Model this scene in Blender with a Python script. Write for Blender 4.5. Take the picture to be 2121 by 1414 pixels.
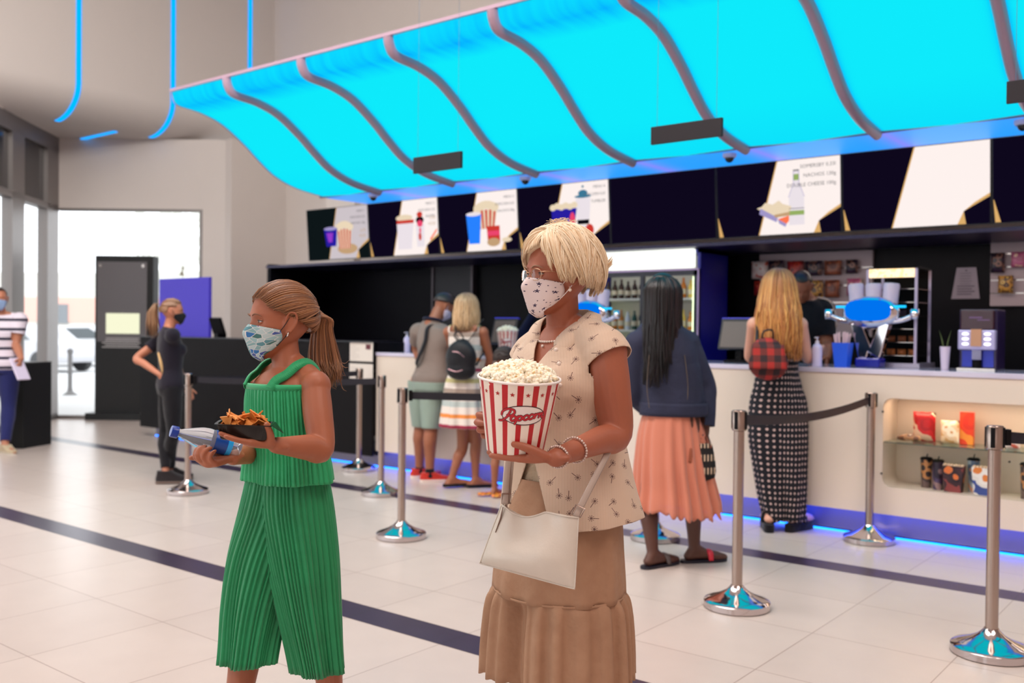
import bpy, bmesh, math, random
import numpy as np
from mathutils import Vector, Matrix
random.seed(7); np.random.seed(7)
for o in list(bpy.data.objects): bpy.data.objects.remove(o, do_unlink=True)
SC = bpy.context.scene; COL = SC.collection; PI = math.pi
# ---------------------------------------------------------------- camera
FPX = 1990.0; CX, CY = 1060.5, 707.0; CH = 1.40
def cam_axes(yaw, pitch, roll):
    cy, sy = math.cos(yaw), math.sin(yaw)
    fwd = np.array([-sy*math.cos(pitch), cy*math.cos(pitch), -math.sin(pitch)])
    right = np.array([cy, sy, 0.0]); down = np.cross(fwd, right)
    r = right*math.cos(roll)+down*math.sin(roll); d = -right*math.sin(roll)+down*math.cos(roll)
    return r, d, fwd
CR, CD, CF = cam_axes(math.radians(38.46), math.radians(.75), math.radians(-.6))
cd = bpy.data.cameras.new('camera'); cam = bpy.data.objects.new('camera', cd); COL.objects.link(cam)
cam.matrix_world = Matrix(((CR[0], -CD[0], -CF[0], 0), (CR[1], -CD[1], -CF[1], 0), (CR[2], -CD[2], -CF[2], CH), (0, 0, 0, 1)))
cd.sensor_width = 36; cd.lens = 36*FPX/2121; cd.clip_end = 200; cd.clip_start = .05
cd.dof.use_dof = True; cd.dof.focus_distance = 2.56; cd.dof.aperture_fstop = 3.2
SC.camera = cam
SC.view_settings.view_transform = 'Standard'; SC.view_settings.look = 'None'
SC.view_settings.exposure = 0.0; SC.view_settings.gamma = 1
# ---------------------------------------------------------------- daylight outside
W = bpy.data.worlds.new('daylight'); SC.world = W; W.use_nodes = True
bg = W.node_tree.nodes['Background']; bg.inputs[0].default_value = (.93, .97, 1, 1); bg.inputs[1].default_value = 2.4
# ---------------------------------------------------------------- the hall's ceiling lighting (soft panels high up) and added fill lamps
def area(name, loc, size, power, color, rot=(0, 0, 0), sy=None):
    l = bpy.data.lights.new(name, 'AREA'); l.energy = power; l.color = color; l.size = size
    if sy: l.shape = 'RECTANGLE'; l.size_y = sy
    o = bpy.data.objects.new(name, l); o.location = loc; o.rotation_euler = rot; COL.objects.link(o); return o
area('ceiling_light_panel', (-4.5, 2.2, 6.9), 4.5, 265, (1, .93, .90), sy=2.4)
area('ceiling_light_panel', (2.2, 1.8, 6.9), 3.5, 235, (1, .84, .76), sy=3.0)
area('ceiling_light_panel', (-9.0, 2.0, 6.9), 4.0, 235, (.98, 1, .97), sy=3.0)
area('ceiling_light_panel', (-1.5, -2.5, 5.6), 3.5, 150, (1, .86, .79), (math.radians(-25), 0, 0), sy=2.5)
area('rear_fill_light', (2.6, -6.6, 3.2), 8.0, 60, (1, .90, .86), (math.radians(84), 0, math.radians(24)), sy=4.2)  # added unseen fill from behind the camera for faces and walls
area('wall_fill_light', (-6.5, 1.0, 5.6), 5.0, 210, (1, .99, .95), (math.radians(78), 0, math.radians(62)), sy=1.2)  # added fill aimed at the left walls to brighten them
area('wall_fill_light', (-1.5, 2.6, 5.9), 6.0, 150, (1, .95, .9), (math.radians(75), 0, 0), sy=1.0)  # second added fill, brightens the back wall
area('service_downlight', (-1.6, 7.95, 2.12), 3.0, 10, (1, .84, .76), sy=.25)

# ---------------------------------------------------------------- picking points in the hall (s along the counter, t away, z up)
def ray(x, y): return CR*(x-CX)/FPX + CD*(y-CY)/FPX + CF
def PZ(x, y, z=0.): d = ray(x, y); k = (z-CH)/d[2]; return np.array([d[0]*k, d[1]*k, z])
def PT(x, y, t): d = ray(x, y); k = t/d[1]; return np.array([d[0]*k, t, CH+d[2]*k])
def PD(x, y, D): d = ray(x, y); return np.array([d[0]*D, d[1]*D, CH+d[2]*D])
def PP(x, y, P, dr):
    d = ray(x, y); n = (-dr[1], dr[0]); k = (P[0]*n[0]+P[1]*n[1])/(d[0]*n[0]+d[1]*n[1]); return np.array([d[0]*k, d[1]*k, CH+d[2]*k])
# ---------------------------------------------------------------- materials
def lin(c):
    return tuple(((v/255)/12.92 if v/255 <= .04045 else ((v/255+.055)/1.055)**2.4) for v in c)
MC = {}
def new_mat(name):
    m = bpy.data.materials.new(name); m.use_nodes = True; return m, m.node_tree.nodes, m.node_tree.links, m.node_tree.nodes['Principled BSDF']
def mat(name, col, rough=.5, metal=0., em=None, es=0., trans=0., alpha=1., noise=0., nscale=40., bump=0., bscale=120., sss=0., coat=0., sheen=0.):
    if name in MC: return MC[name]
    m, N, L, b = new_mat(name); c = lin(col)+(1,)
    b.inputs['Base Color'].default_value = c; b.inputs['Roughness'].default_value = rough; b.inputs['Metallic'].default_value = metal
    if em: b.inputs['Emission Color'].default_value = lin(em)+(1,); b.inputs['Emission Strength'].default_value = es
    b.inputs['Transmission Weight'].default_value = trans; b.inputs['Alpha'].default_value = alpha
    b.inputs['Coat Weight'].default_value = coat; b.inputs['Sheen Weight'].default_value = sheen
    if sss: b.inputs['Subsurface Weight'].default_value = sss; b.inputs['Subsurface Radius'].default_value = (.012, .005, .003); b.inputs['Subsurface Scale'].default_value = 1.0
    if noise or bump:
        tc = N.new('ShaderNodeTexCoord'); nz = N.new('ShaderNodeTexNoise'); L.new(tc.outputs['Object'], nz.inputs['Vector'])
        nz.inputs['Scale'].default_value = nscale; nz.inputs['Detail'].default_value = 4
        if noise:
            mx = N.new('ShaderNodeMix'); mx.data_type = 'RGBA'; mx.blend_type = 'MIX'
            mx.inputs[6].default_value = tuple(v*(1-noise) for v in c[:3])+(1,); mx.inputs[7].default_value = tuple(min(1, v*(1+noise)) for v in c[:3])+(1,)
            L.new(nz.outputs['Fac'], mx.inputs[0]); L.new(mx.outputs[2], b.inputs['Base Color'])
        if bump:
            n2 = N.new('ShaderNodeTexNoise'); L.new(tc.outputs['Object'], n2.inputs['Vector']); n2.inputs['Scale'].default_value = bscale; n2.inputs['Detail'].default_value = 3
            bp = N.new('ShaderNodeBump'); bp.inputs['Strength'].default_value = bump; bp.inputs['Distance'].default_value = .01
            L.new(n2.outputs['Fac'], bp.inputs['Height']); L.new(bp.outputs[0], b.inputs['Normal'])
    MC[name] = m; return m
def emis(name, col, s):
    if name in MC: return MC[name]
    m, N, L, b = new_mat(name); b.inputs['Base Color'].default_value = (0, 0, 0, 1); b.inputs['Roughness'].default_value = 1
    b.inputs['Specular IOR Level'].default_value = 0
    b.inputs['Emission Color'].default_value = lin(col)+(1,); b.inputs['Emission Strength'].default_value = s; MC[name] = m; return m
class NT:
    """tiny node helper"""
    def __init__(s, name):
        s.m, s.N, s.L, s.b = new_mat(name); MC[name] = s.m
    def n(s, t, **k):
        o = s.N.new(t)
        for a, v in k.items(): setattr(o, a, v)
        return o
    def put(s, sock, v):
        if hasattr(v, 'default_value') or hasattr(v, 'is_linked'): s.L.new(v, sock)
        else: sock.default_value = v
    def math(s, op, a, b=0., c=0.):
        o = s.n('ShaderNodeMath', operation=op); s.put(o.inputs[0], a); s.put(o.inputs[1], b); s.put(o.inputs[2], c); return o.outputs[0]
    def vm(s, op, a, b=(0, 0, 0)):
        o = s.n('ShaderNodeVectorMath', operation=op); s.put(o.inputs[0], a); s.put(o.inputs[1], b); return o.outputs[0]
    def sep(s, v):
        o = s.n('ShaderNodeSeparateXYZ'); s.L.new(v, o.inputs[0]); return o.outputs
    def comb(s, x, y, z=0.):
        o = s.n('ShaderNodeCombineXYZ'); s.put(o.inputs[0], x); s.put(o.inputs[1], y); s.put(o.inputs[2], z); return o.outputs[0]
    def mix(s, f, a, b):
        o = s.n('ShaderNodeMix', data_type='RGBA'); s.put(o.inputs[0], f)
        for i, v in ((6, a), (7, b)):
            if isinstance(v, tuple): v = lin(v)+(1,)
            s.put(o.inputs[i], v)
        return o.outputs[2]
    def ramp(s, f, stops, interp='LINEAR'):
        o = s.n('ShaderNodeValToRGB'); s.L.new(f, o.inputs[0]); cr = o.color_ramp; cr.interpolation = interp
        while len(cr.elements) > 1: cr.elements.remove(cr.elements[0])
        cr.elements[0].position = stops[0][0]; cr.elements[0].color = lin(stops[0][1])+(1,)
        for p, c in stops[1:]:
            e = cr.elements.new(p); e.color = lin(c)+(1,)
        return o.outputs[0]
    def obj(s): return s.n('ShaderNodeTexCoord').outputs['Object']
    def uv(s): return s.n('ShaderNodeTexCoord').outputs['UV']
    def noise(s, v, sc, det=3.):
        o = s.n('ShaderNodeTexNoise'); s.L.new(v, o.inputs['Vector']); o.inputs['Scale'].default_value = sc; o.inputs['Detail'].default_value = det; return o.outputs['Fac']
    def bump(s, h, st=.3, d=.005):
        o = s.n('ShaderNodeBump'); o.inputs['Strength'].default_value = st; o.inputs['Distance'].default_value = d; s.L.new(h, o.inputs['Height']); s.L.new(o.outputs[0], s.b.inputs['Normal'])
    def col(s, c): s.put(s.b.inputs['Base Color'], lin(c)+(1,) if isinstance(c, tuple) else c)
    def rough(s, v): s.put(s.b.inputs['Roughness'], v)
# ---------------------------------------------------------------- geometry
class G:
    def __init__(s): s.V = []; s.F = []; s.MI = []; s.UV = {}; s.mi = 0; s.n = 0
    def add(s, V, F, uv=None):
        V = np.asarray(V, float).reshape(-1, 3); b = s.n; s.V.append(V); s.n += len(V); f0 = len(s.F)
        for i, f in enumerate(F):
            s.F.append([b+j for j in f]); s.MI.append(s.mi)
            if uv is not None: s.UV[f0+i] = uv[i]
        return s
    def box(s, c, d, R=None):
        c = np.array(c, float); h = np.array(d, float)/2
        V = np.array([[x, y, z] for x in (-1, 1) for y in (-1, 1) for z in (-1, 1)], float)*h
        if R is not None: V = V@np.array(R).T
        return s.add(V+c, [(0, 1, 3, 2), (4, 6, 7, 5), (0, 4, 5, 1), (2, 3, 7, 6), (0, 2, 6, 4), (1, 5, 7, 3)])
    def bb(s, a, b): a = np.array(a, float); b = np.array(b, float); return s.box((a+b)/2, abs(b-a))
    def quad(s, *p): return s.add(p, [tuple(range(len(p)))], [[(0, 0), (1, 0), (1, 1), (0, 1)]] if len(p) == 4 else None)
    def prism(s, poly, o, u, v, n, d):
        """polygon in (u,v) extruded d along n"""
        o, u, v, n = (np.array(q, float) for q in (o, u, v, n)); k = len(poly)
        A = [o+u*p[0]+v*p[1] for p in poly]; B = [a+n*d for a in A]
        F = [tuple(range(k))[::-1], tuple(range(k, 2*k))]+[(i, (i+1) % k, k+(i+1) % k, k+i) for i in range(k)]
        return s.add(A+B, F)
    def loft(s, rings, cap=(True, True), closed=True, uvs=(1, 1)):
        rings = [np.asarray(r, float) for r in rings]; m = len(rings); k = len(rings[0]); V = np.concatenate(rings); F = []; U = []
        kk = k if closed else k-1
        for i in range(m-1):
            for j in range(kk):
                j2 = (j+1) % k; F.append((i*k+j, i*k+j2, (i+1)*k+j2, (i+1)*k+j))
                a, b2, c, d2 = j/kk*uvs[0], (j+1)/kk*uvs[0], i/(m-1)*uvs[1], (i+1)/(m-1)*uvs[1]
                U.append([(a, c), (b2, c), (b2, d2), (a, d2)])
        if cap[0]: F.append(tuple(range(k))[::-1]); U.append([(0, 0)]*k)
        if cap[1]: F.append(tuple(range((m-1)*k, m*k))); U.append([(0, 0)]*k)
        return s.add(V, F, U)
    def lathe(s, prof, c=(0, 0, 0), n=32, R=None, cap=(True, True)):
        th = np.arange(n)/n*2*PI; rings = []
        for r, z in prof:
            P = np.stack([np.cos(th)*r, np.sin(th)*r, np.full(n, z)], 1)
            if R is not None: P = P@np.array(R).T
            rings.append(P+np.array(c))
        return s.loft(rings, cap)
    def tube(s, pts, r, n=8, cap=True, sub=0, flat=None, up=None, ucol=None, uvr=None):
        P = np.array(pts, float); m = len(P); r = np.array(r if np.ndim(r) else [r]*m, float)
        if sub:
            P, r = spline(P, r, sub); m = len(P)
        T = np.gradient(P, axis=0); T /= np.linalg.norm(T, axis=1)[:, None]+1e-12
        u = np.array(up if up is not None else (0, 0, 1.)); u = u-T[0]*(u@T[0])
        if np.linalg.norm(u) < 1e-3: u = np.array([1., .3, 0]); u -= T[0]*(u@T[0])
        u /= np.linalg.norm(u); th = np.arange(n)/n*2*PI; rings = []
        for i in range(m):
            if up is not None: u = np.array(up, float)
            u = u-T[i]*(u@T[i]); u /= np.linalg.norm(u)+1e-12; w = np.cross(T[i], u)
            fl = 1. if flat is None else flat
            rings.append(P[i]+r[i]*(np.outer(np.cos(th), w)+fl*np.outer(np.sin(th), u)))
        b = len(s.F); s.loft(rings, (cap, cap))
        if ucol is not None:
            for f in range(b, len(s.F)): s.UV[f] = [(ucol, q[1]) for q in s.UV[f]]
        return s
    def ell(s, c, r, R=None, nu=20, nv=12):
        r = np.array(r if np.ndim(r) else [r]*3, float); V = [[0, 0, 1]]
        for i in range(1, nv):
            p = PI*i/nv
            for j in range(nu): V.append([math.sin(p)*math.cos(2*PI*j/nu), math.sin(p)*math.sin(2*PI*j/nu), math.cos(p)])
        V.append([0, 0, -1]); V = np.array(V)*r
        if R is not None: V = V@np.array(R).T
        F = [(0, 1+j, 1+(j+1) % nu) for j in range(nu)]
        for i in range(nv-2):
            for j in range(nu): a = 1+i*nu; F.append((a+j, a+nu+j, a+nu+(j+1) % nu, a+(j+1) % nu))
        e = len(V)-1; a = 1+(nv-2)*nu; F += [(e, a+(j+1) % nu, a+j) for j in range(nu)]
        return s.add(V+np.array(c), F)
    def cap(s, a, b, ra, rb=None, n=14, flat=None, up=None):
        """tapered capsule"""
        a = np.array(a, float); b = np.array(b, float); rb = ra if rb is None else rb
        return s.limb([a, b], [ra, rb], n, flat, up, 0)
    def limb(s, pts, r, n=16, flat=None, up=None, sub=4):
        P = np.array(pts, float); r = np.array(r, float)
        if sub and len(P) > 2: P, r = spline(P, r, sub)
        t0 = P[0]-P[1]; t0 /= np.linalg.norm(t0); t1 = P[-1]-P[-2]; t1 /= np.linalg.norm(t1)
        A = [P[0]+t0*r[0]*math.cos(q) for q in (.05, .5, 1.0)]; ra = [r[0]*math.sin(q) for q in (.05, .5, 1.0)]
        B = [P[-1]+t1*r[-1]*math.cos(q) for q in (1.0, .5, .05)]; rb = [r[-1]*math.sin(q) for q in (1.0, .5, .05)]
        return s.tube(np.vstack([A, P, B]), np.concatenate([ra, r, rb]), n, True, 0, flat, up)
def spline(P, r, sub):
    m = len(P); Q = []; q = []
    ext = np.vstack([2*P[0]-P[1], P, 2*P[-1]-P[-2]]); re = np.concatenate([[r[0]], r, [r[-1]]])
    for i in range(m-1):
        for k in range(sub):
            t = k/sub; h = np.array([-.5*t+t*t-.5*t**3, 1-2.5*t*t+1.5*t**3, .5*t+2*t*t-1.5*t**3, -.5*t*t+.5*t**3])
            Q.append(h@ext[i:i+4]); q.append(h@re[i:i+4])
    Q.append(P[-1]); q.append(r[-1]); return np.array(Q), np.abs(np.array(q))
WM = {}
def smooth_mesh(me, ang=None):
    for p in me.polygons: p.use_smooth = True
    if ang:
        try: me.set_sharp_from_angle(angle=math.radians(ang))
        except Exception: pass
def obj(name, g, m, parent=None, smooth=False, bevel=0, uvflip=False, solid=0, label=None, kind=None):
    """G -> mesh object; coordinates given in the hall's frame, stored relative to the parent"""
    V = np.concatenate(g.V) if g.V else np.zeros((0, 3)); me = bpy.data.meshes.new(name)
    if parent is not None:
        Mi = WM[parent.name].inverted(); A = np.array(Mi); V = V@A[:3, :3].T+A[:3, 3]
    me.from_pydata(V.tolist(), [], g.F)
    ms = m if isinstance(m, (list, tuple)) else [m]
    for q in ms: me.materials.append(q)
    if len(ms) > 1: me.polygons.foreach_set('material_index', g.MI)
    if g.UV:
        ul = me.uv_layers.new(name='UVMap'); li = 0; buf = np.zeros(len(me.loops)*2)
        for i, f in enumerate(g.F):
            u = g.UV.get(i)
            if u is not None:
                for q in u: buf[li*2] = q[0]; buf[li*2+1] = q[1]; li += 1
            else: li += len(f)
        ul.data.foreach_set('uv', buf)
    me.validate(); me.update()
    o = bpy.data.objects.new(name, me); COL.objects.link(o)
    if parent is not None: o.parent = parent; WM[o.name] = WM[parent.name]
    else: WM[o.name] = Matrix.Identity(4)
    if smooth: smooth_mesh(me, smooth if smooth is not True else None)
    if bevel:
        b = o.modifiers.new('bevel', 'BEVEL'); b.width = bevel; b.segments = 2; b.limit_method = 'ANGLE'
    if solid:
        b = o.modifiers.new('solid', 'SOLIDIFY'); b.thickness = solid; b.offset = 0
    if label: o['label'] = label
    if kind: o['kind'] = kind
    return o
def thing(name, label, cat, loc=(0, 0, 0), rz=0., group=None):
    o = bpy.data.objects.new(name, None); o.empty_display_size = .1; COL.objects.link(o); o.location = loc; o.rotation_euler = (0, 0, rz)
    WM[o.name] = Matrix.Translation(Vector(loc))@Matrix.Rotation(rz, 4, 'Z')
    o['label'] = label; o['category'] = cat
    if group: o['group'] = group
    return o
def tag(o, label, cat, group=None, kind=None):
    o['label'] = label; o['category'] = cat
    if group: o['group'] = group
    if kind: o['kind'] = kind
    return o
def solo(name, g, m, label, cat, group=None, **k):
    """one-mesh thing with its origin at its base"""
    V = np.concatenate(g.V); c = ((V[:, 0].min()+V[:, 0].max())/2, (V[:, 1].min()+V[:, 1].max())/2, V[:, 2].min())
    g.V = [V-np.array(c)]; o = obj(name, g, m, None, **k); o.location = c; WM[o.name] = Matrix.Translation(Vector(c)); return tag(o, label, cat, group)
def struct(name, g, m, **k):
    o = obj(name, g, m, None, **k); o['kind'] = 'structure'; return o
def dup(root, loc, rz=None, label=None, group=None):
    r = root.copy(); COL.objects.link(r); r.location = loc
    if rz is not None: r.rotation_euler = (0, 0, rz)
    WM[r.name] = Matrix.Translation(Vector(loc))@Matrix.Rotation(r.rotation_euler.z, 4, 'Z')
    if label: r['label'] = label
    if group: r['group'] = group
    for ch in [c for c in root.children]:
        c = ch.copy(); COL.objects.link(c); c.parent = r; WM[c.name] = WM[r.name]
        for gch in [q for q in ch.children]:
            d = gch.copy(); COL.objects.link(d); d.parent = c; WM[d.name] = WM[r.name]
    return r
def text_geo(body, size, shear=0., bold=0., align='LEFT', depth=0.):
    """default-font text as (verts, faces) in the x-y plane"""
    cu = bpy.data.curves.new('lettering', 'FONT'); cu.body = body; cu.size = size; cu.shear = shear; cu.offset = bold; cu.align_x = align; cu.extrude = depth; cu.resolution_u = 2
    o = bpy.data.objects.new('lettering', cu); COL.objects.link(o); dg = bpy.context.evaluated_depsgraph_get()
    me = bpy.data.meshes.new_from_object(o.evaluated_get(dg)); V = np.array([v.co[:] for v in me.vertices]).reshape(-1, 3); F = [tuple(p.vertices) for p in me.polygons]
    bpy.data.objects.remove(o, do_unlink=True); bpy.data.curves.remove(cu); bpy.data.meshes.remove(me); return V, F
def put_text(g, body, size, o, u, v, align='LEFT', bold=0., shear=0.):
    V, F = text_geo(body, size, shear, bold, align)
    if len(V): g.add(np.array(o)+np.outer(V[:, 0], u)+np.outer(V[:, 1], v), F)
def rotz(a): c, s_ = math.cos(a), math.sin(a); return np.array([[c, -s_, 0], [s_, c, 0], [0, 0, 1]])
def rotx(a): c, s_ = math.cos(a), math.sin(a); return np.array([[1, 0, 0], [0, c, -s_], [0, s_, c]])
def roty(a): c, s_ = math.cos(a), math.sin(a); return np.array([[c, 0, s_], [0, 1, 0], [-s_, 0, c]])
def basis(x, y, z): return np.stack([np.array(q, float) for q in (x, y, z)], 1)
def unit(v): v = np.array(v, float); return v/(np.linalg.norm(v)+1e-12)
# ================================================================ THE HALL
def floor_mat():
    t = NT('floor tiles'); x, y, z = t.sep(t.obj())
    ju = t.math('ABSOLUTE', t.math('SUBTRACT', t.math('FRACT', t.math('DIVIDE', t.math('ADD', x, 1.665), .607)), .5))
    line_s = t.math('GREATER_THAN', ju, .5-.0032)
    # joints across: rows .607 deep between the dark bands that repeat every 2.46 m
    m = t.math('SUBTRACT', t.math('FLOORED_MODULO', t.math('SUBTRACT', y, 3.13), 2.47), 0.)
    def near(v, w=.002): return t.math('LESS_THAN', t.math('ABSOLUTE', t.math('SUBTRACT', m, v)), w)
    band = t.math('LESS_THAN', m, .195)
    js = near(.195)
    for v in (.0, .61, 1.235, 1.86, 2.468): js = t.math('MAXIMUM', js, near(v))
    joint = t.math('MAXIMUM', js, line_s)
    cell = t.comb(t.math('FLOOR', t.math('DIVIDE', t.math('ADD', x, 1.665), .607)), t.math('FLOOR', t.math('DIVIDE', m, .62)), 0.)
    wn = t.n('ShaderNodeTexWhiteNoise'); t.L.new(cell, wn.inputs['Vector'])
    stone = t.noise(t.obj(), 5., 3.)
    a = t.mix(t.math('ADD', t.math('MULTIPLY', stone, .6), t.math('MULTIPLY', wn.outputs['Value'], .4)), (196, 180, 172), (212, 196, 187))
    bandc = t.mix(stone, (46, 34, 54), (62, 48, 72))
    c = t.mix(band, a, bandc); c = t.mix(joint, c, t.mix(band, (150, 126, 118), (28, 24, 30)))
    t.col(c); t.rough(.28)
    t.b.inputs['Specular IOR Level'].default_value = .45
    return t.m
wallw = mat('white painted wall', (214, 204, 198), .7, noise=.02, nscale=3)
ceilm = mat('white ceiling', (210, 201, 196), .8)
alu = mat('grey aluminium frame', (136, 130, 128), .4, .6)
blackm = mat('black laminate', (11, 8, 11), .5); blackm.node_tree.nodes['Principled BSDF'].inputs['Specular IOR Level'].default_value = .15
blackp = mat('black panel', (9, 7, 14), .5); blackp.node_tree.nodes['Principled BSDF'].inputs['Specular IOR Level'].default_value = .15
g = G(); g.bb((-13.9, -8, -.1), (7, 9.6, 0)); g.add([(-13.9, 5.5, 0), (-16, 5.5, 0), (-15.5, 8.6, 0), (-12.3, 9.6, 0)], [(0, 1, 2, 3)][:0])
fl = floor_mat()
g = G(); poly = [(-12.2, 9.6), (-12.2, 8.5), (-14.13, 6.97), (0.2, -8.0), (7, -8), (7, 9.6)]
g.prism(poly[::-1], (0, 0, -.1), (1, 0, 0), (0, 1, 0), (0, 0, 1), .1); struct('floor', g, fl)
g = G(); g.bb((-12.38, -8, 7.2), (7, 9.6, 7.3)); struct('ceiling', g, ceilm)
g = G(); g.bb((-12.95, 9.5, 0), (7, 9.7, 7.2)); struct('wall_back', g, wallw)
g = G(); g.bb((6.9, -8, 0), (7.1, 9.6, 7.2)); g.bb((-1, -8.1, 0), (7, -7.9, 7.2)); struct('wall_right', g, mat('warm grey wall', (196, 176, 168), .8))
# window wall (far left) with one wide opening
A = np.array([-14.13, 6.97, 0]); B = np.array([-12.47, 8.30, 0]); dw = unit(B-A); nw = np.array([-dw[1], dw[0], 0])
def wallseg(g, P0, P1, z0, z1, th, n):
    P0 = np.array(P0, float); P1 = np.array(P1, float); n = np.array(n, float); P0[2] = P1[2] = 0; U = np.array([0, 0, 1.])
    g.add([P0+U*z0, P1+U*z0, P1+U*z1, P0+U*z1, P0+n*th+U*z0, P1+n*th+U*z0, P1+n*th+U*z1, P0+n*th+U*z1], [(0, 1, 2, 3), (7, 6, 5, 4), (0, 4, 5, 1), (3, 2, 6, 7), (0, 3, 7, 4), (1, 5, 6, 2)])
g = G(); Cc = A+dw*2.47
wallseg(g, A-dw*.0, Cc, 3.12, 4.15, .25, nw); wallseg(g, B, Cc, 0, 3.12, .25, nw); g.bb((-12.2, 8.5, 0), (-12.05, 9.5, 4.15)); struct('wall_far', g, wallw)
g = G()
wallseg(g, A, B, 0, .05, .08, nw); wallseg(g, A, B, 3.08, 3.12, .08, nw)
wallseg(g, B-dw*.05, B, .05, 3.08, .08, nw)
wf = struct('window_1', g, alu)
g = G(); wallseg(g, A+nw*.03, B+nw*.03, .05, 3.08, .01, nw)
glass = mat('clear glass', (255, 255, 255), .0, trans=1.); glass.node_tree.nodes['Principled BSDF'].inputs['IOR'].default_value = 1.02
pg = obj('pane', g, glass, wf)
# glass side wall running from the corner towards the camera's left
dg_ = unit(np.array([.692, -.722, 0])); ng = np.array([-dg_[1], dg_[0], 0])*-1
def gl(px): return float(np.dot(PP(px, 700, A, dg_)-A, dg_))
g = G(); E_ = A+dg_*17
wallseg(g, A, E_, 0, .09, .14, ng); wallseg(g, A, E_, 3.06, 3.15, .14, ng); wallseg(g, A, E_, 3.93, 4.15, .16, ng)
ms = [(gl(93), gl(121))]; w = .2; a0 = gl(50); a1 = gl(25)
xs = [(0.0, .42), (a0, a1)]
step = a0+.1
k = a1+1.05
while k < 16.5: xs.append((k, k+.2)); k += 1.25
for a_, b_ in xs: wallseg(g, A+dg_*a_, A+dg_*b_, 0, 3.98, .14, ng)
gw = struct('window_2', g, alu)
g = G(); wallseg(g, A+ng*.06, E_+ng*.06, .09, 3.06, .01, ng); obj('pane', g, glass, gw)
g = G(); wallseg(g, A+ng*.06, E_+ng*.06, 3.15, 3.93, .012, ng); obj('transom_pane', g, mat('dark tinted glass', (52, 50, 52), .12), gw, label='dark tinted upper panes')
g = G(); wallseg(g, A+dg_*1.9, E_, 4.15, 7.2, .2, ng); struct('wall_left', g, wallw)
# lowered ceiling with a curved white bulkhead
g = G(); th = np.linspace(0, PI/2, 14); prof = [(-12.38, 7.2), (-12.38, 4.9)]+[(-12.38-.6*(1-math.cos(a_)), 4.58-.43*math.sin(a_)) for a_ in th]+[(-20, 4.15), (-20, 4.3), (-12.6, 4.3), (-12.6, 7.2)]
n_ = len(prof); V = [(p[0], t_, p[1]) for t_ in (-1., 9.6) for p in prof]
g.add(V, [(i, (i+1) % n_, n_+(i+1) % n_, n_+i) for i in range(n_)]); struct('ceiling_bulkhead', g, ceilm, smooth=35)
blueled = emis('blue light strip', (0, 158, 255), 1.5)
def strip_path(t_, w=.035):
    pts = [(-12.375, 7.19), (-12.375, 4.9)]+[(-12.38-.6*(1-math.cos(a_))+.006*math.cos(a_), 4.58-.43*math.sin(a_)-.006*math.sin(a_)) for a_ in np.linspace(0, PI/2*.97, 12)]
    g = G(); V = []
    for dy in (-w, w):
        for p in pts: V.append((p[0], t_+dy, p[1]))
    m = len(pts); g.add(V, [(i, i+1, m+i+1, m+i) for i in range(m-1)]); return g
for t_, nm in ((6.36, 'blue light strip curving under bulkhead, nearest the entrance glass'), (7.74, 'blue light strip curving under bulkhead, passing behind the canopy tip'), (9.05, 'blue light strip curving under bulkhead, mostly hidden behind the canopy')):
    o = obj('light_strip', strip_path(t_), blueled, solid=.008); tag(o, nm, 'light strip', 'light strips on the white bulkhead')
g = G(); g.bb((-14.05, 7.165, 4.135), (-12.95, 7.225, 4.149)); tag(obj('light_strip', g, blueled), 'short blue light strip set flat in the lowered ceiling', 'light strip')
# ---------------------------------------------------------------- illuminated canopy
canp = NT('backlit canopy sheet')
x, y, z = canp.sep(canp.obj())
wv = canp.n('ShaderNodeTexNoise'); canp.L.new(canp.comb(canp.math('MULTIPLY', x, 9.), canp.math('MULTIPLY', y, .7)), wv.inputs['Vector']); wv.inputs['Scale'].default_value = 1.3
top = canp.math('SUBTRACT', 1., canp.math('MULTIPLY', canp.math('ABSOLUTE', canp.math('SUBTRACT', y, -.86)), 4.)); top = canp.math('MAXIMUM', top, 0.)
f = canp.math('MULTIPLY', top, wv.outputs['Fac'])
ub = canp.sep(canp.uv())[1]; eb = canp.math('POWER', canp.math('MULTIPLY', canp.math('ABSOLUTE', canp.math('SUBTRACT', ub, .5)), 2.), 26.)
low = canp.math('MULTIPLY', canp.math('MAXIMUM', canp.math('SUBTRACT', canp.math('MULTIPLY', canp.sep(canp.uv())[0], 4.), 3.), 0.), .12)
f = canp.math('MINIMUM', canp.math('MAXIMUM', canp.math('MAXIMUM', canp.math('MULTIPLY', f, 1.0), canp.math('MULTIPLY', eb, .8)), low), 1.)
c = canp.mix(f, (14, 233, 249), (0, 130, 255))
canp.b.inputs['Base Color'].default_value = (.0, .02, .04, 1); canp.rough(.9); canp.b.inputs['Specular IOR Level'].default_value = 0; canp.L.new(c, canp.b.inputs['Emission Color']); canp.b.inputs['Emission Strength'].default_value = 1.0
ribm = mat('grey canopy rib', (172, 144, 162), .35, .1)
prof = [(5.03, 3.56), (5.045, 3.50), (5.10, 3.455), (5.33, 3.43), (5.57, 3.36), (5.82, 3.21), (6.0, 3.075), (6.2, 2.945), (6.47, 2.855), (6.85, 2.805)]
P_, r_ = spline(np.array([(0, a_, b_) for a_, b_ in prof]), np.ones(len(prof)), 5)
nrm = np.gradient(P_, axis=0); nrm = np.stack([np.zeros(len(P_)), nrm[:, 2], -nrm[:, 1]], 1); nrm /= np.linalg.norm(nrm, axis=1)[:, None]
ribs = [-7.18, -6.18, -5.18, -4.18, -3.18, -2.20, -1.22, -.24]
edges = [-8.05]+ribs+[.8]
can = thing('illuminated_canopy', 'long S-curved canopy glowing cyan above the snack counter', 'canopy', (-3.6, 6, 2.8))
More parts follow.
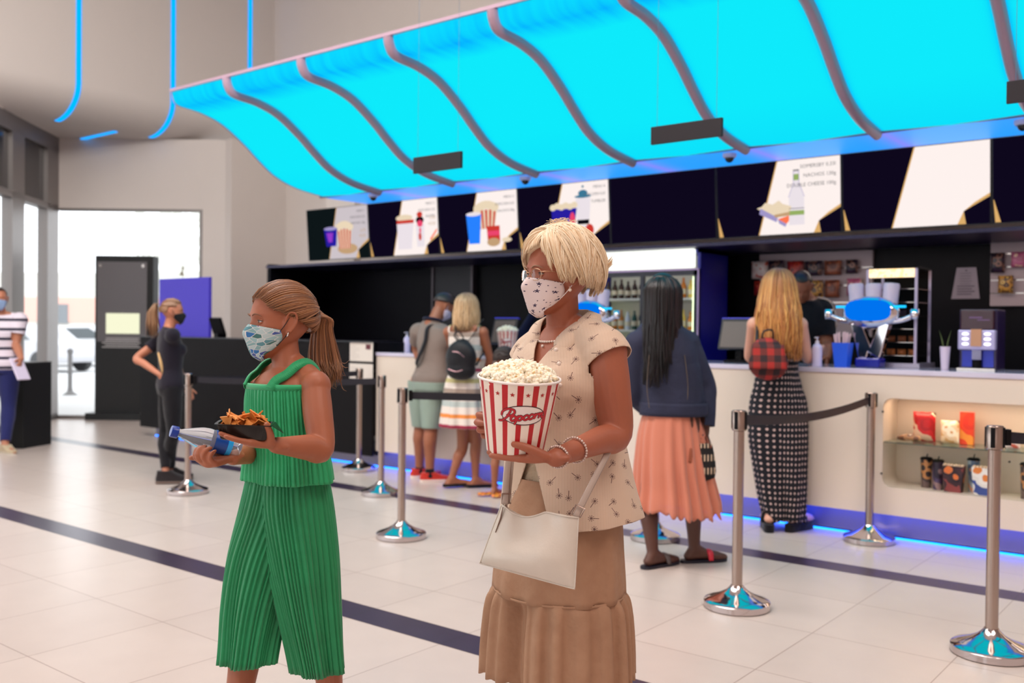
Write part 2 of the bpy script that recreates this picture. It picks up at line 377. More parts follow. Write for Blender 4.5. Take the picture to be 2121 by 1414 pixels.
for i in range(len(edges)-1):
    a_ = edges[i]+(.028 if i else 0); b_ = edges[i+1]-.028
    ss = np.linspace(a_, b_, 7); g = G(); rings = []
    for s_ in ss:
        q = P_.copy(); q[:, 0] = s_; sag = 0.012*math.sin(PI*(s_-a_)/(b_-a_)); q = q+nrm*sag; rings.append(q)
    g.loft(rings, (False, False), closed=False); obj('panel', g, canp.m, can, smooth=True, solid=.01)
for s_ in ribs:
    g = G(); q = P_.copy(); q[:, 0] = s_; g.tube(q+nrm*.012, .052, 12, flat=.7, up=(1, 0, 0)); obj('rib', g, ribm, can, smooth=40)
g = G(); q = P_.copy(); q[:, 0] = -8.06; g.tube(q, .008, 6); obj('edge_trim', g, ribm, can, smooth=True)
g = G(); g.bb((-8.05, 5.0, 3.56), (.8, 5.04, 3.585)); obj('top_rail', g, ribm, can)
g = G(); g.bb((-8.0, 5.04, 3.57), (.8, 7.6, 3.60)); g.bb((-8.0, 7.55, 2.82), (.8, 7.6, 3.6)); obj('back_cover', g, mat('dark cover', (60, 60, 70), .7), can)
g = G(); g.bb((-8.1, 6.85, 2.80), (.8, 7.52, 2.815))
sof = NT('glow painted soffit'); sof.col((60, 80, 140)); x, y, z = sof.sep(sof.obj())
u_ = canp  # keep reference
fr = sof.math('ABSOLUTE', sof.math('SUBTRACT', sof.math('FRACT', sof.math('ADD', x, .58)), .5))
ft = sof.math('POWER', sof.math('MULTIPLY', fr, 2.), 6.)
sof.L.new(sof.mix(ft, (30, 158, 255), (135, 135, 250)), sof.b.inputs['Emission Color']); sof.b.inputs['Emission Strength'].default_value = 1.0  # blue light and violet spots by the ribs put in as emission colour
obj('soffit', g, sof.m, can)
g = G(); g.bb((-8.1, 6.83, 2.79), (.8, 6.86, 2.82)); obj('front_lip', g, mat('lip', (130, 120, 160), .4, .2), can)
# dome cameras under the soffit
domes = [('leftmost, near the canopy end', 775, 405), ('above the screen with the popcorn bucket', 1090, 370), ('right of the second hanging sign', 1513, 330), ('cut by the right picture edge', 2121, 268)]
for d_, px, py in domes:
    p = PT(px-2, py, 7.0); s_ = p[0]; t = thing('security_camera', 'small dome camera under the canopy soffit, '+d_, 'security camera', (s_, 7.0, 2.80), 0, 'dome cameras under the soffit')
    g = G(); g.lathe([(.055, 0), (.055, -.02), (.045, -.035)], (s_, 7.0, 2.799), 20); obj('housing', g, mat('white housing', (190, 190, 220), .4), t, smooth=40)
    g = G(); g.ell((s_, 7.0, 2.763), .036, nu=16, nv=10); obj('dome', g, mat('dark dome', (10, 10, 25), .08), t, smooth=True)
# ---------------------------------------------------------------- hanging signs
for (xa, xb, ya, yb), d_ in zip(((858, 957, 327, 360), (1350, 1497, 264, 300), (2086, 2260, 170, 215)), ('leftmost, smallest in view', 'above the woman in the denim jacket', 'cut by the right picture edge')):
    a_ = PT(xa, ya, 4.8); b_ = PT(xa, yb, 4.8); w_ = .44; s0 = a_[0]; z1, z0 = a_[2], b_[2]
    t = thing('hanging_sign', 'blank dark rectangular sign hanging on thin wires, '+d_, 'sign', (s0+w_/2, 4.8, z0), 0, 'blank hanging queue signs')
    g = G(); g.bb((s0, 4.79, z0), (s0+w_, 4.81, z1)); obj('board', g, mat('dark sign board', (20, 13, 22), .7), t)
    for k in (.08, .92):
        g = G(); g.tube([(s0+w_*k, 4.8, z1), (s0+w_*k, 4.8, 6.2)], .0012, 5); obj('wire', g, mat('thin wire', (90, 130, 160), .4, .5), t)
# ---------------------------------------------------------------- black service niche behind the counter
def S(name, a, b, m, **k):
    g = G(); g.bb(a, b); return struct(name, g, m, **k)
S('wall_service', (-10.0, 8.62, 0), (3, 8.72, 2.19), blackp)
S('wall_service_side', (-10.06, 7.64, 0), (-10.0, 8.72, 2.19), blackp)
S('wall_upper', (-9.6, 8.72, 2.19), (3, 8.78, 3.25), wallw)
S('wall_upper_side', (-10.06, 8.6, 2.22), (-9.5, 8.72, 3.25), wallw)
S('trim_1', (-10.06, 7.62, 2.14), (3, 8.7, 2.17), mat('purple black shelf', (40, 28, 70), .35))
g = G(); g.bb((-8.01, 8.56, 0), (-7.4, 8.62, 2.14)); struct('wall_pilaster', g, mat('dark pilaster', (27, 21, 32), .5))
for s_ in (-8.03, -7.4):
    S('trim_2', (s_-.015, 8.54, 0), (s_+.015, 8.63, 2.14), mat('dark edge strip', (88, 78, 84), .4, .4))
# ---------------------------------------------------------------- counters
cfront = mat('cream counter front', (222, 205, 190), .42, noise=.015, nscale=2)
ctopm = mat('white counter top', (205, 195, 215), .12, coat=.5)
kick = mat('brushed steel kick plate', (128, 120, 138), .35, .35, bump=.05, bscale=30)
c = thing('snack_counter', 'long cream white snack counter with a lit display recess', 'counter', (-3.4, 6.95, 0))
s0, s1 = -6.97, 2.2; n0, n1, nz0, nz1 = -2.06, 1.0, .365, .962; F0 = 6.62
g = G(); g.bb((s0, F0, .178), (s1, F0+.015, .195)); g.bb((s0, F0, .195), (n0, 6.95, 1.12)); g.bb((n1, F0, .195), (s1, 6.95, 1.12)); g.bb((n0, F0, .195), (n1, 6.95, nz0)); g.bb((n0, F0, nz1), (n1, 6.95, 1.12)); g.bb((n0-.01, 6.93, nz0-.01), (n1+.01, 6.951, nz1+.01))
rr = .06
for sx, cx_ in ((1, n0), (-1, n1)):
    for sz, cz in ((1, nz0), (-1, nz1)):
        pl = [(cx_, cz)]+[(cx_+sx*rr*(1-math.sin(a_)), cz+sz*rr*(1-math.cos(a_))) for a_ in np.linspace(0, PI/2, 8)]
        if sx*sz < 0: pl = pl[::-1]
        g.prism([(p[0], p[1]) for p in pl][::-1], (0, F0, 0), (1, 0, 0), (0, 0, 1), (0, 1, 0), .31)
obj('front_panel', g, cfront, c)
g = G(); g.bb((s0, 6.952, .0), (s1, 7.3, 1.12)); obj('carcass', g, blackm, c)
g = G(); g.bb((s0-.005, F0-.01, 1.12), (s1, 7.32, 1.155)); obj('counter_top', g, ctopm, c, bevel=.004)
g = G(); g.bb((s0, 6.73, .02), (s1, 6.92, .195)); obj('kick_plate', g, kick, c)
uled = emis('blue counter glow strip', (20, 70, 255), 24)
g = G(); g.bb((s0, 6.645, .191), (s1, 6.675, .1945)); obj('glow_strip', g, uled, c)
g = G(); g.bb((s0, 6.725, .002), (s1, 6.738, .010)); obj('glow_strip', g, emis('cyan floor glow strip', (20, 110, 255), 7), c)
# recess lighting and shelf
g = G(); g.bb((n0+.03, 6.70, nz1-.0015), (n1, 6.76, nz1-.0005)); obj('recess_light', g, emis('warm recess led', (255, 222, 184), 13), c)
gm = mat('greenish glass shelf', (190, 215, 200), .03, trans=.9)
g = G(); g.bb((n0+.003, 6.635, .660), (n1, 6.93, .668)); obj('glass_shelf', g, gm, c)
for (px, py) in ((1829, 852), (1826, 980), (2091, 956)):
    p = PT(px, py, 6.62); g = G(); g.lathe([(.006, 0), (.006, .012)], (p[0], F0+.002, p[2]), 10, rotx(PI/2)); obj('fixing_screw', g, blackm, c)
g = G(); g.bb((n0+.02, 6.628, nz0), (n1, 6.632, nz1)); obj('glass_front', g, glass, c)
# dark ticket counter
d = thing('ticket_counter', 'long black ticket counter with a raised front, left of the snack counter', 'counter', (-9, 6.9, 0))
g = G(); g.bb((-11.2, 6.57, .125), (-6.975, 6.605, 1.25)); g.bb((-11.2, 6.64, .125), (-11.16, 7.3, 1.25)); g.bb((-7.0, 6.64, .125), (-6.98, 7.1, 1.25)); bcf = mat('black counter front', (14, 10, 12), .6); bcf.node_tree.nodes['Principled BSDF'].inputs['Specular IOR Level'].default_value = .15; obj('front_panel', g, bcf, d)
g = G(); g.bb((-11.22, 6.55, 1.25), (-6.98, 7.0, 1.262)); obj('counter_top', g, mat('black counter top', (22, 18, 26), .3), d)
g = G(); g.bb((-11.1, 6.73, .0), (-6.99, 6.95, .12)); obj('kick_plate', g, kick, d)
g = G(); g.bb((-11.1, 6.722, .002), (-7.0, 6.735, .010)); obj('glow_strip', g, emis('cyan floor glow strip', (20, 110, 255), 7), d)
g = G(); g.bb((-11.0, 7.0, .9), (-7.0, 7.45, .93)); obj('desk', g, blackm, d)
# ================================================================ MENU SCREENS
U3 = np.array([1., 0, 0]); V3 = np.array([0, -.0785, .9969]); N3 = np.array([0, -.9969, -.0785])
bezel = mat('screen bezel', (10, 9, 16), .35); dark = emis('dark screen picture', (14, 8, 28), 1.0); darkg = emis('dark green screen picture', (14, 22, 24), 1.)
gold = emis('gold screen edge', (226, 178, 110), .95); white = emis('white screen picture', (252, 240, 236), 1.02); dimw = emis('dimmed white screen picture', (205, 195, 200), 1.)
SC_C = {k: emis('screen '+k, v, 1.) for k, v in dict(red=(205, 60, 50), cream=(235, 215, 185), blue=(40, 130, 255), navy=(40, 30, 160), violet=(150, 60, 200), black=(12, 12, 20), grey=(120, 118, 122), pale=(236, 226, 232), tan=(196, 160, 120), green=(150, 175, 100), orange=(255, 120, 80), lil=(160, 150, 200), sky=(80, 190, 250), pinkr=(235, 70, 110), teal=(60, 120, 150), line=(90, 85, 90)).items()}
class Scr:
    def __init__(s, i, s0, lab):
        s.o = np.array([s0, 7.6, 2.195]); s.w = 1.075; s.h = .612
        s.t = thing('menu_screen', lab, 'menu screen', (s0+.54, 7.62, 2.195), 0, 'menu screens above the snack counter')
        g = G(); g.prism([(0, 0), (s.w, 0), (s.w, s.h), (0, s.h)], s.o, U3, V3, -N3, .05); obj('casing', g, bezel, s.t)
        g = G(); s.L = .002; s.poly(g, [(.005, .01), (.995, .01), (.995, .99), (.005, .99)]); obj('display', g, darkg if i == 0 else dark, s.t)
        s.gs = {}
    def P(s, u, v, l): return s.o+U3*u*s.w+V3*v*s.h+N3*l
    def poly(s, g, pts, l=None): g.add([s.P(u, v, l or s.L) for u, v in pts], [tuple(range(len(pts)))])
    def art(s, col, pts, l=.006):
        g = s.gs.setdefault(col, G()); s.poly(g, pts, l)
    def disc(s, col, u, v, ru, rv, l=.006, a0=0, a1=2*PI, n=20): s.art(col, [(u+ru*math.cos(a), v+rv*math.sin(a)) for a in np.linspace(a0, a1, n)], l)
    def main(s, dim=False):
        g = G(); s.poly(g, [(.515, .99), (.36, .015), (.845, .015), (.83, .17), (.995, .33), (.995, .99)], .004)
        obj('menu_picture', g, dimw if dim else white, s.t)
        g = G(); s.poly(g, [(.505, .99), (.35, .015), (.36, .015), (.515, .99)], .0035); s.poly(g, [(.995, .33), (.83, .17), (.90, .27), (.995, .37)], .005); s.poly(g, [(.83, .17), (.845, .015), (.79, .015)], .005)
        obj('gold_edge', g, gold, s.t)
    def sliver(s):
        g = G(); s.poly(g, [(.008, .28), (.012, .28), (.055, .015), (.02, .015)], .005); obj('gold_sliver', g, gold, s.t)
    def text(s, rows, u, v0, dv, sz, col=None, nm='menu_text'):
        for i, r in enumerate(rows): g = G(); put_text(g, r, sz, s.P(u, v0-dv*i, .007), U3, V3, 'RIGHT'); obj(nm, g, col or SC_C['line'], s.t)
    def done(s):
        ks = list(s.gs)
        if not ks: return
        g = G(); ms = []
        for i, k in enumerate(ks):
            g.mi = i; ms.append(SC_C[k])
            for V in [s.gs[k]]:
                off = 0
                for vv, ff in zip(V.V, V.F): g.add(vv, [tuple(range(len(vv)))])
        obj('product_picture', g, ms, s.t)
def cup(S_, col, u, v, w, h, rim='pale'):
    S_.art(col, [(u-w*.36, v), (u+w*.36, v), (u+w*.5, v+h), (u-w*.5, v+h)], .007); S_.disc(rim, u, v+h, w*.5, .035, .008)
def bucket(S_, u, v, w, h):
    S_.art('cream', [(u-w*.36, v), (u+w*.36, v), (u+w*.5, v+h), (u-w*.5, v+h)], .0062)
    for k in range(5):
        a = -.45+k*.2; S_.art('red', [(u+w*a*.75, v), (u+w*(a+.1)*.75, v), (u+w*(a+.1), v+h), (u+w*a, v+h)], .0066)
    for k in range(7): S_.disc('cream', u+w*(-.4+k*.133), v+h+.03+.05*math.sin(k*PI/6), .05, .07, .0067)
E3 = [-9.20+i*1.083 for i in range(8)]
labs = ['menu screen at the far left, dimmed, with popcorn and a blue cup', 'menu screen with a pink lidded cup beside a white popcorn box', 'menu screen with a popcorn bucket, blue cup and red snack box', 'menu screen with a blue popcorn box, tumbler and toy figures', 'switched-off all-black menu screen in the middle of the row', 'menu screen with nachos and a tall glass bottle', 'menu screen showing only an empty white shape', 'dark menu screen cut by the right picture edge']
for i in range(8):
    s_ = Scr(i, E3[i]+.004, labs[i])
    if i in (0, 1, 2, 3, 5, 6): s_.main(i == 0)
    if i not in (0, 4): s_.sliver()
    if i == 0:
        bucket(s_, .62, .2, .24, .38); cup(s_, 'navy', .40, .26, .22, .34, 'lil'); s_.art('violet', [(.36, .34), (.42, .34), (.44, .52), (.33, .52)], .0085); s_.disc('tan', .66, .2, .16, .1)
        s_.text(['MENU 1', 'POPCORN 0,5l', 'NACHOS 120g'], .955, .87, .11, .038); s_.text(['6,70', '+0,50'], .955, .5, .1, .05, SC_C['tan'], 'price_text')
    if i == 1:
        s_.art('pale', [(.43, .12), (.62, .12), (.66, .6), (.42, .6)], .006); s_.art('red', [(.42, .58), (.66, .58), (.67, .64), (.42, .64)], .0065); s_.disc('cream', .53, .68, .12, .06, .0064)
        s_.art('pale', [(.70, .15), (.80, .15), (.81, .55), (.69, .55)], .006); s_.disc('black', .75, .62, .055, .07, .007); s_.disc('red', .75, .72, .04, .05, .0072); s_.disc('pinkr', .75, .56, .04, .06, .0073); s_.disc('red', .745, .33, .02, .07, .0072)
        s_.disc('pinkr', .75, .44, .014, .05, .0072); s_.text(['MENU 2', 'POPCORN 0,5l', 'KELIMEK'], .965, .88, .11, .038); s_.text(['9,90', '+0,50'], .965, .62, .1, .05, SC_C['tan'], 'price_text')
        s_.art('orange', [(.89, .25), (.985, .42), (.975, .45), (.88, .28)], .0065)
    if i == 2:
        bucket(s_, .62, .38, .27, .32); cup(s_, 'blue', .46, .14, .19, .5); s_.art('red', [(.63, .15), (.78, .15), (.78, .42), (.62, .42)], .0075); s_.art('pinkr', [(.63, .26), (.78, .26), (.78, .34), (.63, .34)], .008); s_.disc('tan', .70, .15, .08, .07, .0085); s_.disc('cream', .86, .18, .06, .04)
        s_.text(['MENU 3', 'POPCORN 0,5l', 'NACHOS 80g'], .965, .86, .11, .038)
    if i == 3:
        s_.art('navy', [(.40, .2), (.62, .2), (.66, .6), (.38, .6)], .0062); s_.art('sky', [(.42, .25), (.55, .22), (.56, .42), (.41, .4)], .0066); s_.disc('pinkr', .61, .42, .03, .12, .0068); s_.disc('violet', .57, .33, .05, .08, .0067)
        for k in range(6): s_.disc('cream', .40+k*.047, .63+.02*(k % 2), .035, .05, .0069)
        s_.art('pale', [(.66, .4), (.79, .4), (.81, .74), (.65, .74)], .0062); s_.disc('teal', .73, .77, .09, .025, .007); s_.disc('teal', .73, .82, .05, .05, .007); s_.art('black', [(.665, .34), (.785, .34), (.79, .41), (.66, .41)], .0068)
        s_.disc('black', .60, .17, .05, .09, .007); s_.disc('grey', .59, .25, .03, .05, .0072); s_.disc('sky', .69, .14, .03, .08, .007); s_.disc('pale', .69, .22, .02, .04, .0072); s_.disc('black', .78, .16, .04, .08, .0069); s_.disc('red', .79, .25, .045, .09, .0072); s_.disc('pale', .74, .3, .03, .03, .0072)
        s_.disc('teal', .73, .92, .012, .02); s_.text(['MENU 4', 'POPCORN 0,5l', 'TUMBLER'], .965, .88, .11, .038)
    if i == 5:
        s_.art('pale', [(.60, .13), (.72, .13), (.72, .5), (.68, .68), (.68, .84), (.64, .84), (.64, .68), (.60, .5)], .006); s_.art('green', [(.635, .72), (.685, .72), (.68, .8), (.64, .8)], .0066); s_.art('green', [(.60, .26), (.72, .26), (.72, .32), (.60, .32)], .0066); s_.art('black', [(.60, .345), (.72, .345), (.72, .352), (.60, .352)], .0068); s_.art('grey', [(.637, .84), (.683, .84), (.683, .86), (.637, .86)], .0066)
        for a in ([(.60, .5), (.64, .68), (.64, .84), (.636, .84), (.636, .68), (.596, .5)], [(.72, .5), (.68, .68), (.68, .84), (.684, .84), (.684, .68), (.724, .5)]): s_.art('lil', a, .0067)
        s_.art('lil', [(.36, .30), (.50, .18), (.51, .24), (.37, .38)], .0067); s_.art('cream', [(.34, .38), (.49, .24), (.60, .26), (.62, .38), (.55, .42), (.52, .47), (.47, .42), (.41, .45), (.38, .40)], .0065)
        s_.art('tan', [(.49, .24), (.60, .26), (.61, .31), (.48, .28)], .007); s_.art('orange', [(.51, .22), (.60, .26), (.60, .19), (.58, .15)], .0075); s_.art('lil', [(.51, .22), (.58, .15), (.57, .11), (.52, .16)], .0074)
        s_.text(['SOMERSBY 0,33l', 'NACHOS 130g', 'DOUBLE CHEESE 100g'], .965, .87, .12, .042)
    s_.done()
# ================================================================ FRIDGE
chrome = mat('brushed chrome', (200, 190, 184), .18, 1.0)
fx0, fx1, fy0, fy1 = -5.22, -4.03, 7.75, 8.34
f = thing('drinks_fridge', 'tall glass-door drinks fridge with a glowing white header, behind the counter', 'fridge', (-4.6, 8, 0))
fside = mat('deep blue fridge side', (22, 24, 150), .35)
g = G(); g.bb((fx1-.03, fy0+.02, 0), (fx1, fy1, 2.13)); g.bb((fx0, fy0+.02, 0), (fx0+.03, fy1, 2.13)); g.bb((fx0, fy1-.03, 0), (fx1, fy1, 2.13)); g.bb((fx0, fy0+.02, 2.10), (fx1, fy1, 2.13)); g.bb((fx0, fy0+.02, 0), (fx1, fy1, .75)); obj('cabinet', g, fside, f)
g = G(); g.bb((fx0+.02, fy0-.03, 1.965), (fx1-.045, fy0+.02, 2.135)); obj('header_light', g, emis('fridge header', (246, 250, 240), 1.6), f, bevel=.012)
g = G()
for a_ in ((fx0, fx0+.07), (fx1-.055, fx1)): g.bb((a_[0], fy0, .7), (a_[1], fy0+.03, 1.955))
g.bb((fx0, fy0, 1.90), (fx1, fy0+.03, 1.955)); g.bb((-4.64, fy0, .7), (-4.60, fy0+.03, 1.9)); obj('door_frame', g, mat('fridge frame', (24, 20, 40), .3), f)
g = G(); g.bb((fx1-.012, fy0-.012, .7), (fx1, fy0, 1.95)); g.bb((fx0, fy0-.012, 1.945), (fx1, fy0, 1.957)); obj('chrome_edge', g, mat('pale edge', (190, 160, 200), .3, .4), f)
g = G(); g.bb((fx0+.075, fy0+.04, .8), (fx0+.115, fy0+.06, 1.89)); g.bb((fx1-.085, fy0+.04, .8), (fx1-.07, fy0+.06, 1.89)); obj('interior_light', g, emis('fridge led', (228, 250, 200), 3.), f)
g = G(); g.bb((fx0+.04, fy0+.35, .75), (fx1-.04, fy0+.36, 2.1)); obj('back_liner', g, mat('fridge liner', (225, 220, 205), .5), f)
shz = [1.70, 1.405, 1.11, .82]
for z_ in shz:
    g = G(); g.bb((fx0+.035, fy0+.06, z_-.02), (fx1-.035, fy0+.34, z_)); obj('shelf', g, mat('fridge shelf', (225, 215, 200), .4), f)
def bottle_geo(c, h, r): 
    g = G(); g.lathe([(r*.9, 0), (r, .01), (r, h*.55), (r*.85, h*.65), (r*.4, h*.8), (r*.36, h), (.0001, h)], c, 12); return g
bc = [((70, 35, 25), 'dark brown'), ((110, 20, 25), 'red'), ((210, 120, 40), 'orange'), ((40, 70, 60), 'green'), ((230, 190, 90), 'yellow'), ((220, 215, 220), 'clear'), ((50, 90, 130), 'blue')]
rows = [[0]*8+[1]*3+[2, 4, 2], [5, 2, 2, 5, 3, 3, 6, 3, 5, 3, 4, 4, 2, 4], [2, 5, 2, 1, 2, 5, 2, 2, 4, 1, 5, 4, 2, 4]]
rn = ['top', 'second', 'third']
for r_i, row in enumerate(rows):
    for k, ci in enumerate(row):
        c_, cn = bc[ci]; x_ = fx0+.155+k*.074; h = (.17 if r_i else .165)+.01*((k*7) % 3)
        g = bottle_geo((0, 0, 0), h, .027)
        o = obj('bottle', g, mat('bottle '+cn, c_, .15), None, smooth=40); o.location = (x_, fy0+.12, shz[r_i]); tag(o, '%s bottle on the %s fridge shelf, number %d from its left end' % (cn, rn[r_i], k+1), 'bottle', 'bottles in the drinks fridge')
        g = G(); g.lathe([(.0275, h*.2), (.0275, h*.45)], (0, 0, 0), 12, cap=(False, False)); lb = obj('label', g, mat('bottle label pale', (225, 205, 175), .5), None, smooth=40); lb.parent = o
g = G(); g.bb((fx0+.07, fy0+.012, .75), (fx1-.055, fy0+.016, 1.9)); obj('glass_door', g, glass, f)
# ================================================================ SLATWALLS WITH SNACK BAGS
def patch(name, cols, sc):
    if name in MC: return MC[name]
    t = NT(name); v = t.n('ShaderNodeTexVoronoi'); t.L.new(t.obj(), v.inputs['Vector']); v.inputs['Scale'].default_value = sc
    nz = t.noise(t.obj(), sc*.8, 2.); h = t.math('FRACT', t.math('ADD', t.math('MULTIPLY', v.outputs['Distance'], 1.2), nz))
    n = len(cols); t.col(t.ramp(h, [(i/n, c) for i, c in enumerate(cols)], 'CONSTANT')); t.rough(.35); return t.m
def pouch(name, c, w, h, m, lab, cat, grp, dep=.03, nrm=(0, -1, 0), tilt=0.):
    """pillow bag standing or hanging: c = bottom centre"""
    n = np.array(nrm, float); u = np.cross(n, (0, 0, 1.)); u /= np.linalg.norm(u); rings = []
    nx, nz = 9, 11; Vf = []; Vb = []
    for j in range(nz):
        for i in range(nx):
            a = i/(nx-1)*2-1; b = j/(nz-1)*2-1; th = dep*(max(0, (1-a**4)*(1-b**4))**.6); wv = 1-.06*(1-abs(b))**1*0+.03*b*b
            p = u*a*w/2*wv+np.array([0, 0, 1.])*(b+1)/2*h*(1+.01*math.sin(a*9)*abs(b)); Vf.append(p+n*th); Vb.append(p-n*th*.6)
    V = Vf+Vb; F = []; o_ = nx*nz
    for j in range(nz-1):
        for i in range(nx-1):
            a = j*nx+i; F.append((a, a+1, a+nx+1, a+nx)); F.append((o_+a, o_+a+nx, o_+a+nx+1, o_+a+1))
    bd = [i for i in range(nx)]+[j*nx+nx-1 for j in range(1, nz)]+[(nz-1)*nx+i for i in range(nx-2, -1, -1)]+[j*nx for j in range(nz-2, 0, -1)]
    for q in range(len(bd)): a, b = bd[q], bd[(q+1) % len(bd)]; F.append((a, o_+a, o_+b, b))
    g = G(); g.add(V, F); o = obj(name, g, m, None, smooth=60); o.location = c; return tag(o, lab, cat, grp)
def slat(s0, s1, z0, z1, lab):
    t = thing('slatwall_panel', lab, 'display panel', ((s0+s1)/2, 8.6, z0)); g = G()
    n = 5; hh = (z1-z0)/n
    for i in range(n): g.bb((s0, 8.575, z0+i*hh+.004), (s1, 8.60, z0+(i+1)*hh-.004))
    g.bb((s0, 8.60, z0), (s1, 8.618, z1)); obj('board', g, mat('grey slatwall', (168, 152, 158), .5), t)
    for i in range(1, n): g = G(); g.bb((s0, 8.585, z0+i*hh-.006), (s1, 8.592, z0+i*hh+.006)); obj('rail', g, chrome, t)
    return t
slat(-3.83, -2.78, 1.36, 2.13, 'grey slatted display panel above the blonde customer, hung with snack bags'); slat(-1.83, -.55, 1.625, 2.155, 'grey slatted display panel cut by the right picture edge')
BM = {'red': patch('red snack foil', [(150, 20, 28), (110, 15, 25), (190, 60, 40)], 14), 'dark': patch('dark snack foil', [(25, 15, 30), (50, 30, 60), (18, 12, 22), (120, 80, 70)], 16), 'brown': patch('brown snack foil', [(130, 70, 45), (165, 90, 60), (95, 45, 35)], 14),
      'gold': patch('gold snack foil', [(190, 140, 60), (120, 80, 40), (215, 180, 100), (70, 45, 40)], 18), 'pale': patch('pale snack foil', [(225, 205, 200), (200, 90, 70), (235, 225, 220)], 12), 'pink': patch('pink snack foil', [(180, 90, 130), (225, 190, 170), (160, 70, 110)], 16)}
bags = [(1557, 542, 1590, 578, 'pale', 'white and red'), (1592, 540, 1622, 575, 'dark', 'very dark'), (1630, 541, 1664, 585, 'red', 'plain red'), (1669, 541, 1702, 571, 'dark', 'dark purple'), (1708, 540, 1742, 570, 'brown', 'orange-brown'), (1752, 538, 1776, 566, 'dark', 'small dark'),
        (1562, 582, 1586, 612, 'red', 'dark red'), (1668, 581, 1704, 616, 'gold', 'gold'), (1709, 580, 1738, 616, 'brown', 'silvery brown'), (1754, 577, 1784, 612, 'pink', 'pink and cream')]
for xa, ya, xb, yb, k, cn in bags:
    p = PT(xa, yb, 8.53); q = PT(xb, yb, 8.53); r = PT(xa, ya, 8.53); w = q[0]-p[0]
    pouch('snack_bag', ((p[0]+q[0])/2, 8.53, p[2]), w, r[2]-p[2], BM[k], cn+' snack bag hanging on the slatted panel above the blonde customer, '+('top row' if ya < 560 else 'lower row'), 'snack bag', 'snack bags on the middle panel')
for xa, ya, xb, yb, k, cn in ((2052, 524, 2080, 565, 'dark', 'black'), (2094, 522, 2126, 554, 'pink', 'pink and orange'), (2067, 571, 2098, 607, 'gold', 'gold')):
    p = PT(xa, yb, 8.53); q = PT(xb, yb, 8.53); r = PT(xa, ya, 8.53)
    pouch('snack_bag', ((p[0]+q[0])/2, 8.53, p[2]), q[0]-p[0], r[2]-p[2], BM[k], cn+' snack bag hanging on the right-hand slatted panel', 'snack bag', 'snack bags on the right panel')
# notice on the wall
t = thing('wall_notice', 'grey trapezoid notice with small text on the black wall above the coffee machine', 'notice', (-2.02, 8.6, 1.69))
g = G(); g.add([(-2.135, 8.61, 1.69), (-1.915, 8.61, 1.69), (-1.945, 8.61, 1.95), (-2.095, 8.61, 1.95)], [(0, 1, 2, 3)]); obj('sheet', g, mat('notice sheet', (150, 138, 150), .6), t, solid=.003)
g = G()
for i in range(9):
    w = .05 if i < 5 else .07; z_ = 1.90-i*.022; g.bb((-2.02-w, 8.6045, z_), (-2.02+w*(.8+.2*math.sin(i*3)), 8.6055, z_+(.004 if i < 5 else .009)))
g.lathe([(.008, 0), (.008, .001)], (-2.02, 8.605, 1.925), 12, rotx(PI/2)); obj('print', g, mat('grey print', (90, 80, 95), .6), t)
# ================================================================ ON THE COUNTER
chr2 = mat('polished chrome', (225, 220, 225), .06, 1.0); blueglow = emis('blue reflection tap badge', (0, 118, 245), .95); wh = mat('white plastic', (225, 205, 225), .3)
ZT = 1.156
def tap_tower(cx, t_, lab):
    t = thing('drink_tap_tower', lab, 'drink dispenser', (cx, t_, ZT), 0, 'chrome drink tap towers')
    g = G(); g.bb((cx-.085, t_-.07, ZT), (cx+.085, t_+.07, ZT+.065)); obj('base', g, mat('blue tap base', (20, 30, 150), .25), t, bevel=.01)
    g = G()
    g.prism([(-.075, 0), (-.015, 0), (-.005, .04), (.06, .0), (.075, 0), (.14, .24), (.07, .26), (.01, .09), (-.06, .26), (-.13, .24)][::-1], (cx, t_-.035, ZT+.065), (1, 0, 0), (0, 0, 1), (0, 1, 0), .07); obj('column', g, chr2, t, bevel=.008)
    g = G(); g.ell((cx, t_, ZT+.385), (.20, .075, .12), nu=32, nv=20); obj('head', g, chr2, t, smooth=True)
    g = G(); g.prism([(.155*math.copysign(abs(math.cos(a))**.6, math.cos(a)), .075*math.copysign(abs(math.sin(a))**.7, math.sin(a))) for a in np.linspace(0, 2*PI, 28)[:-1]][::-1], (cx, t_-.088, ZT+.40), (1, 0, 0), (0, 0, 1), (0, 1, 0), .03); obj('badge', g, blueglow, t)  # blue reflection on the tap head put in as a glowing face
    for k in (-1, 0, 1):
        g = G(); g.lathe([(.052, 0), (.055, .13), (.048, .145), (.0001, .148)], (cx+k*.115, t_+.05, ZT+.45), 20, roty(k*.08)); obj('lid_cylinder', g, wh, t, smooth=40)
    for k in (-1, 1):
        g = G(); g.limb([(cx+k*.12, t_, ZT+.32), (cx+k*.22, t_, ZT+.335), (cx+k*.30, t_-.01, ZT+.37)], [.02, .02, .018], 12); g.lathe([(.025, -.02), (.03, 0), (.03, .05)], (cx+k*.30, t_-.01, ZT+.36), 14); obj('tap_arm', g, chr2, t, smooth=True)
        g = G(); g.bb((cx+k*.19-.05, t_-.03, ZT+.42), (cx+k*.19+.05, t_+.0, ZT+.436)); obj('light_bar', g, emis('cyan tap light', (30, 190, 255), 1.5), t)
    return t
a_ = PT(1808, 757, 6.98); tap_tower(a_[0], 6.92, 'chrome V-shaped drink tap tower with blue badge and three white cylinders, right of the straws')
a_ = PT(1222, 740, 7.0); tap_tower(a_[0]-.02, 7.0, 'chrome drink tap tower glimpsed right of the grey-haired woman\'s neck')
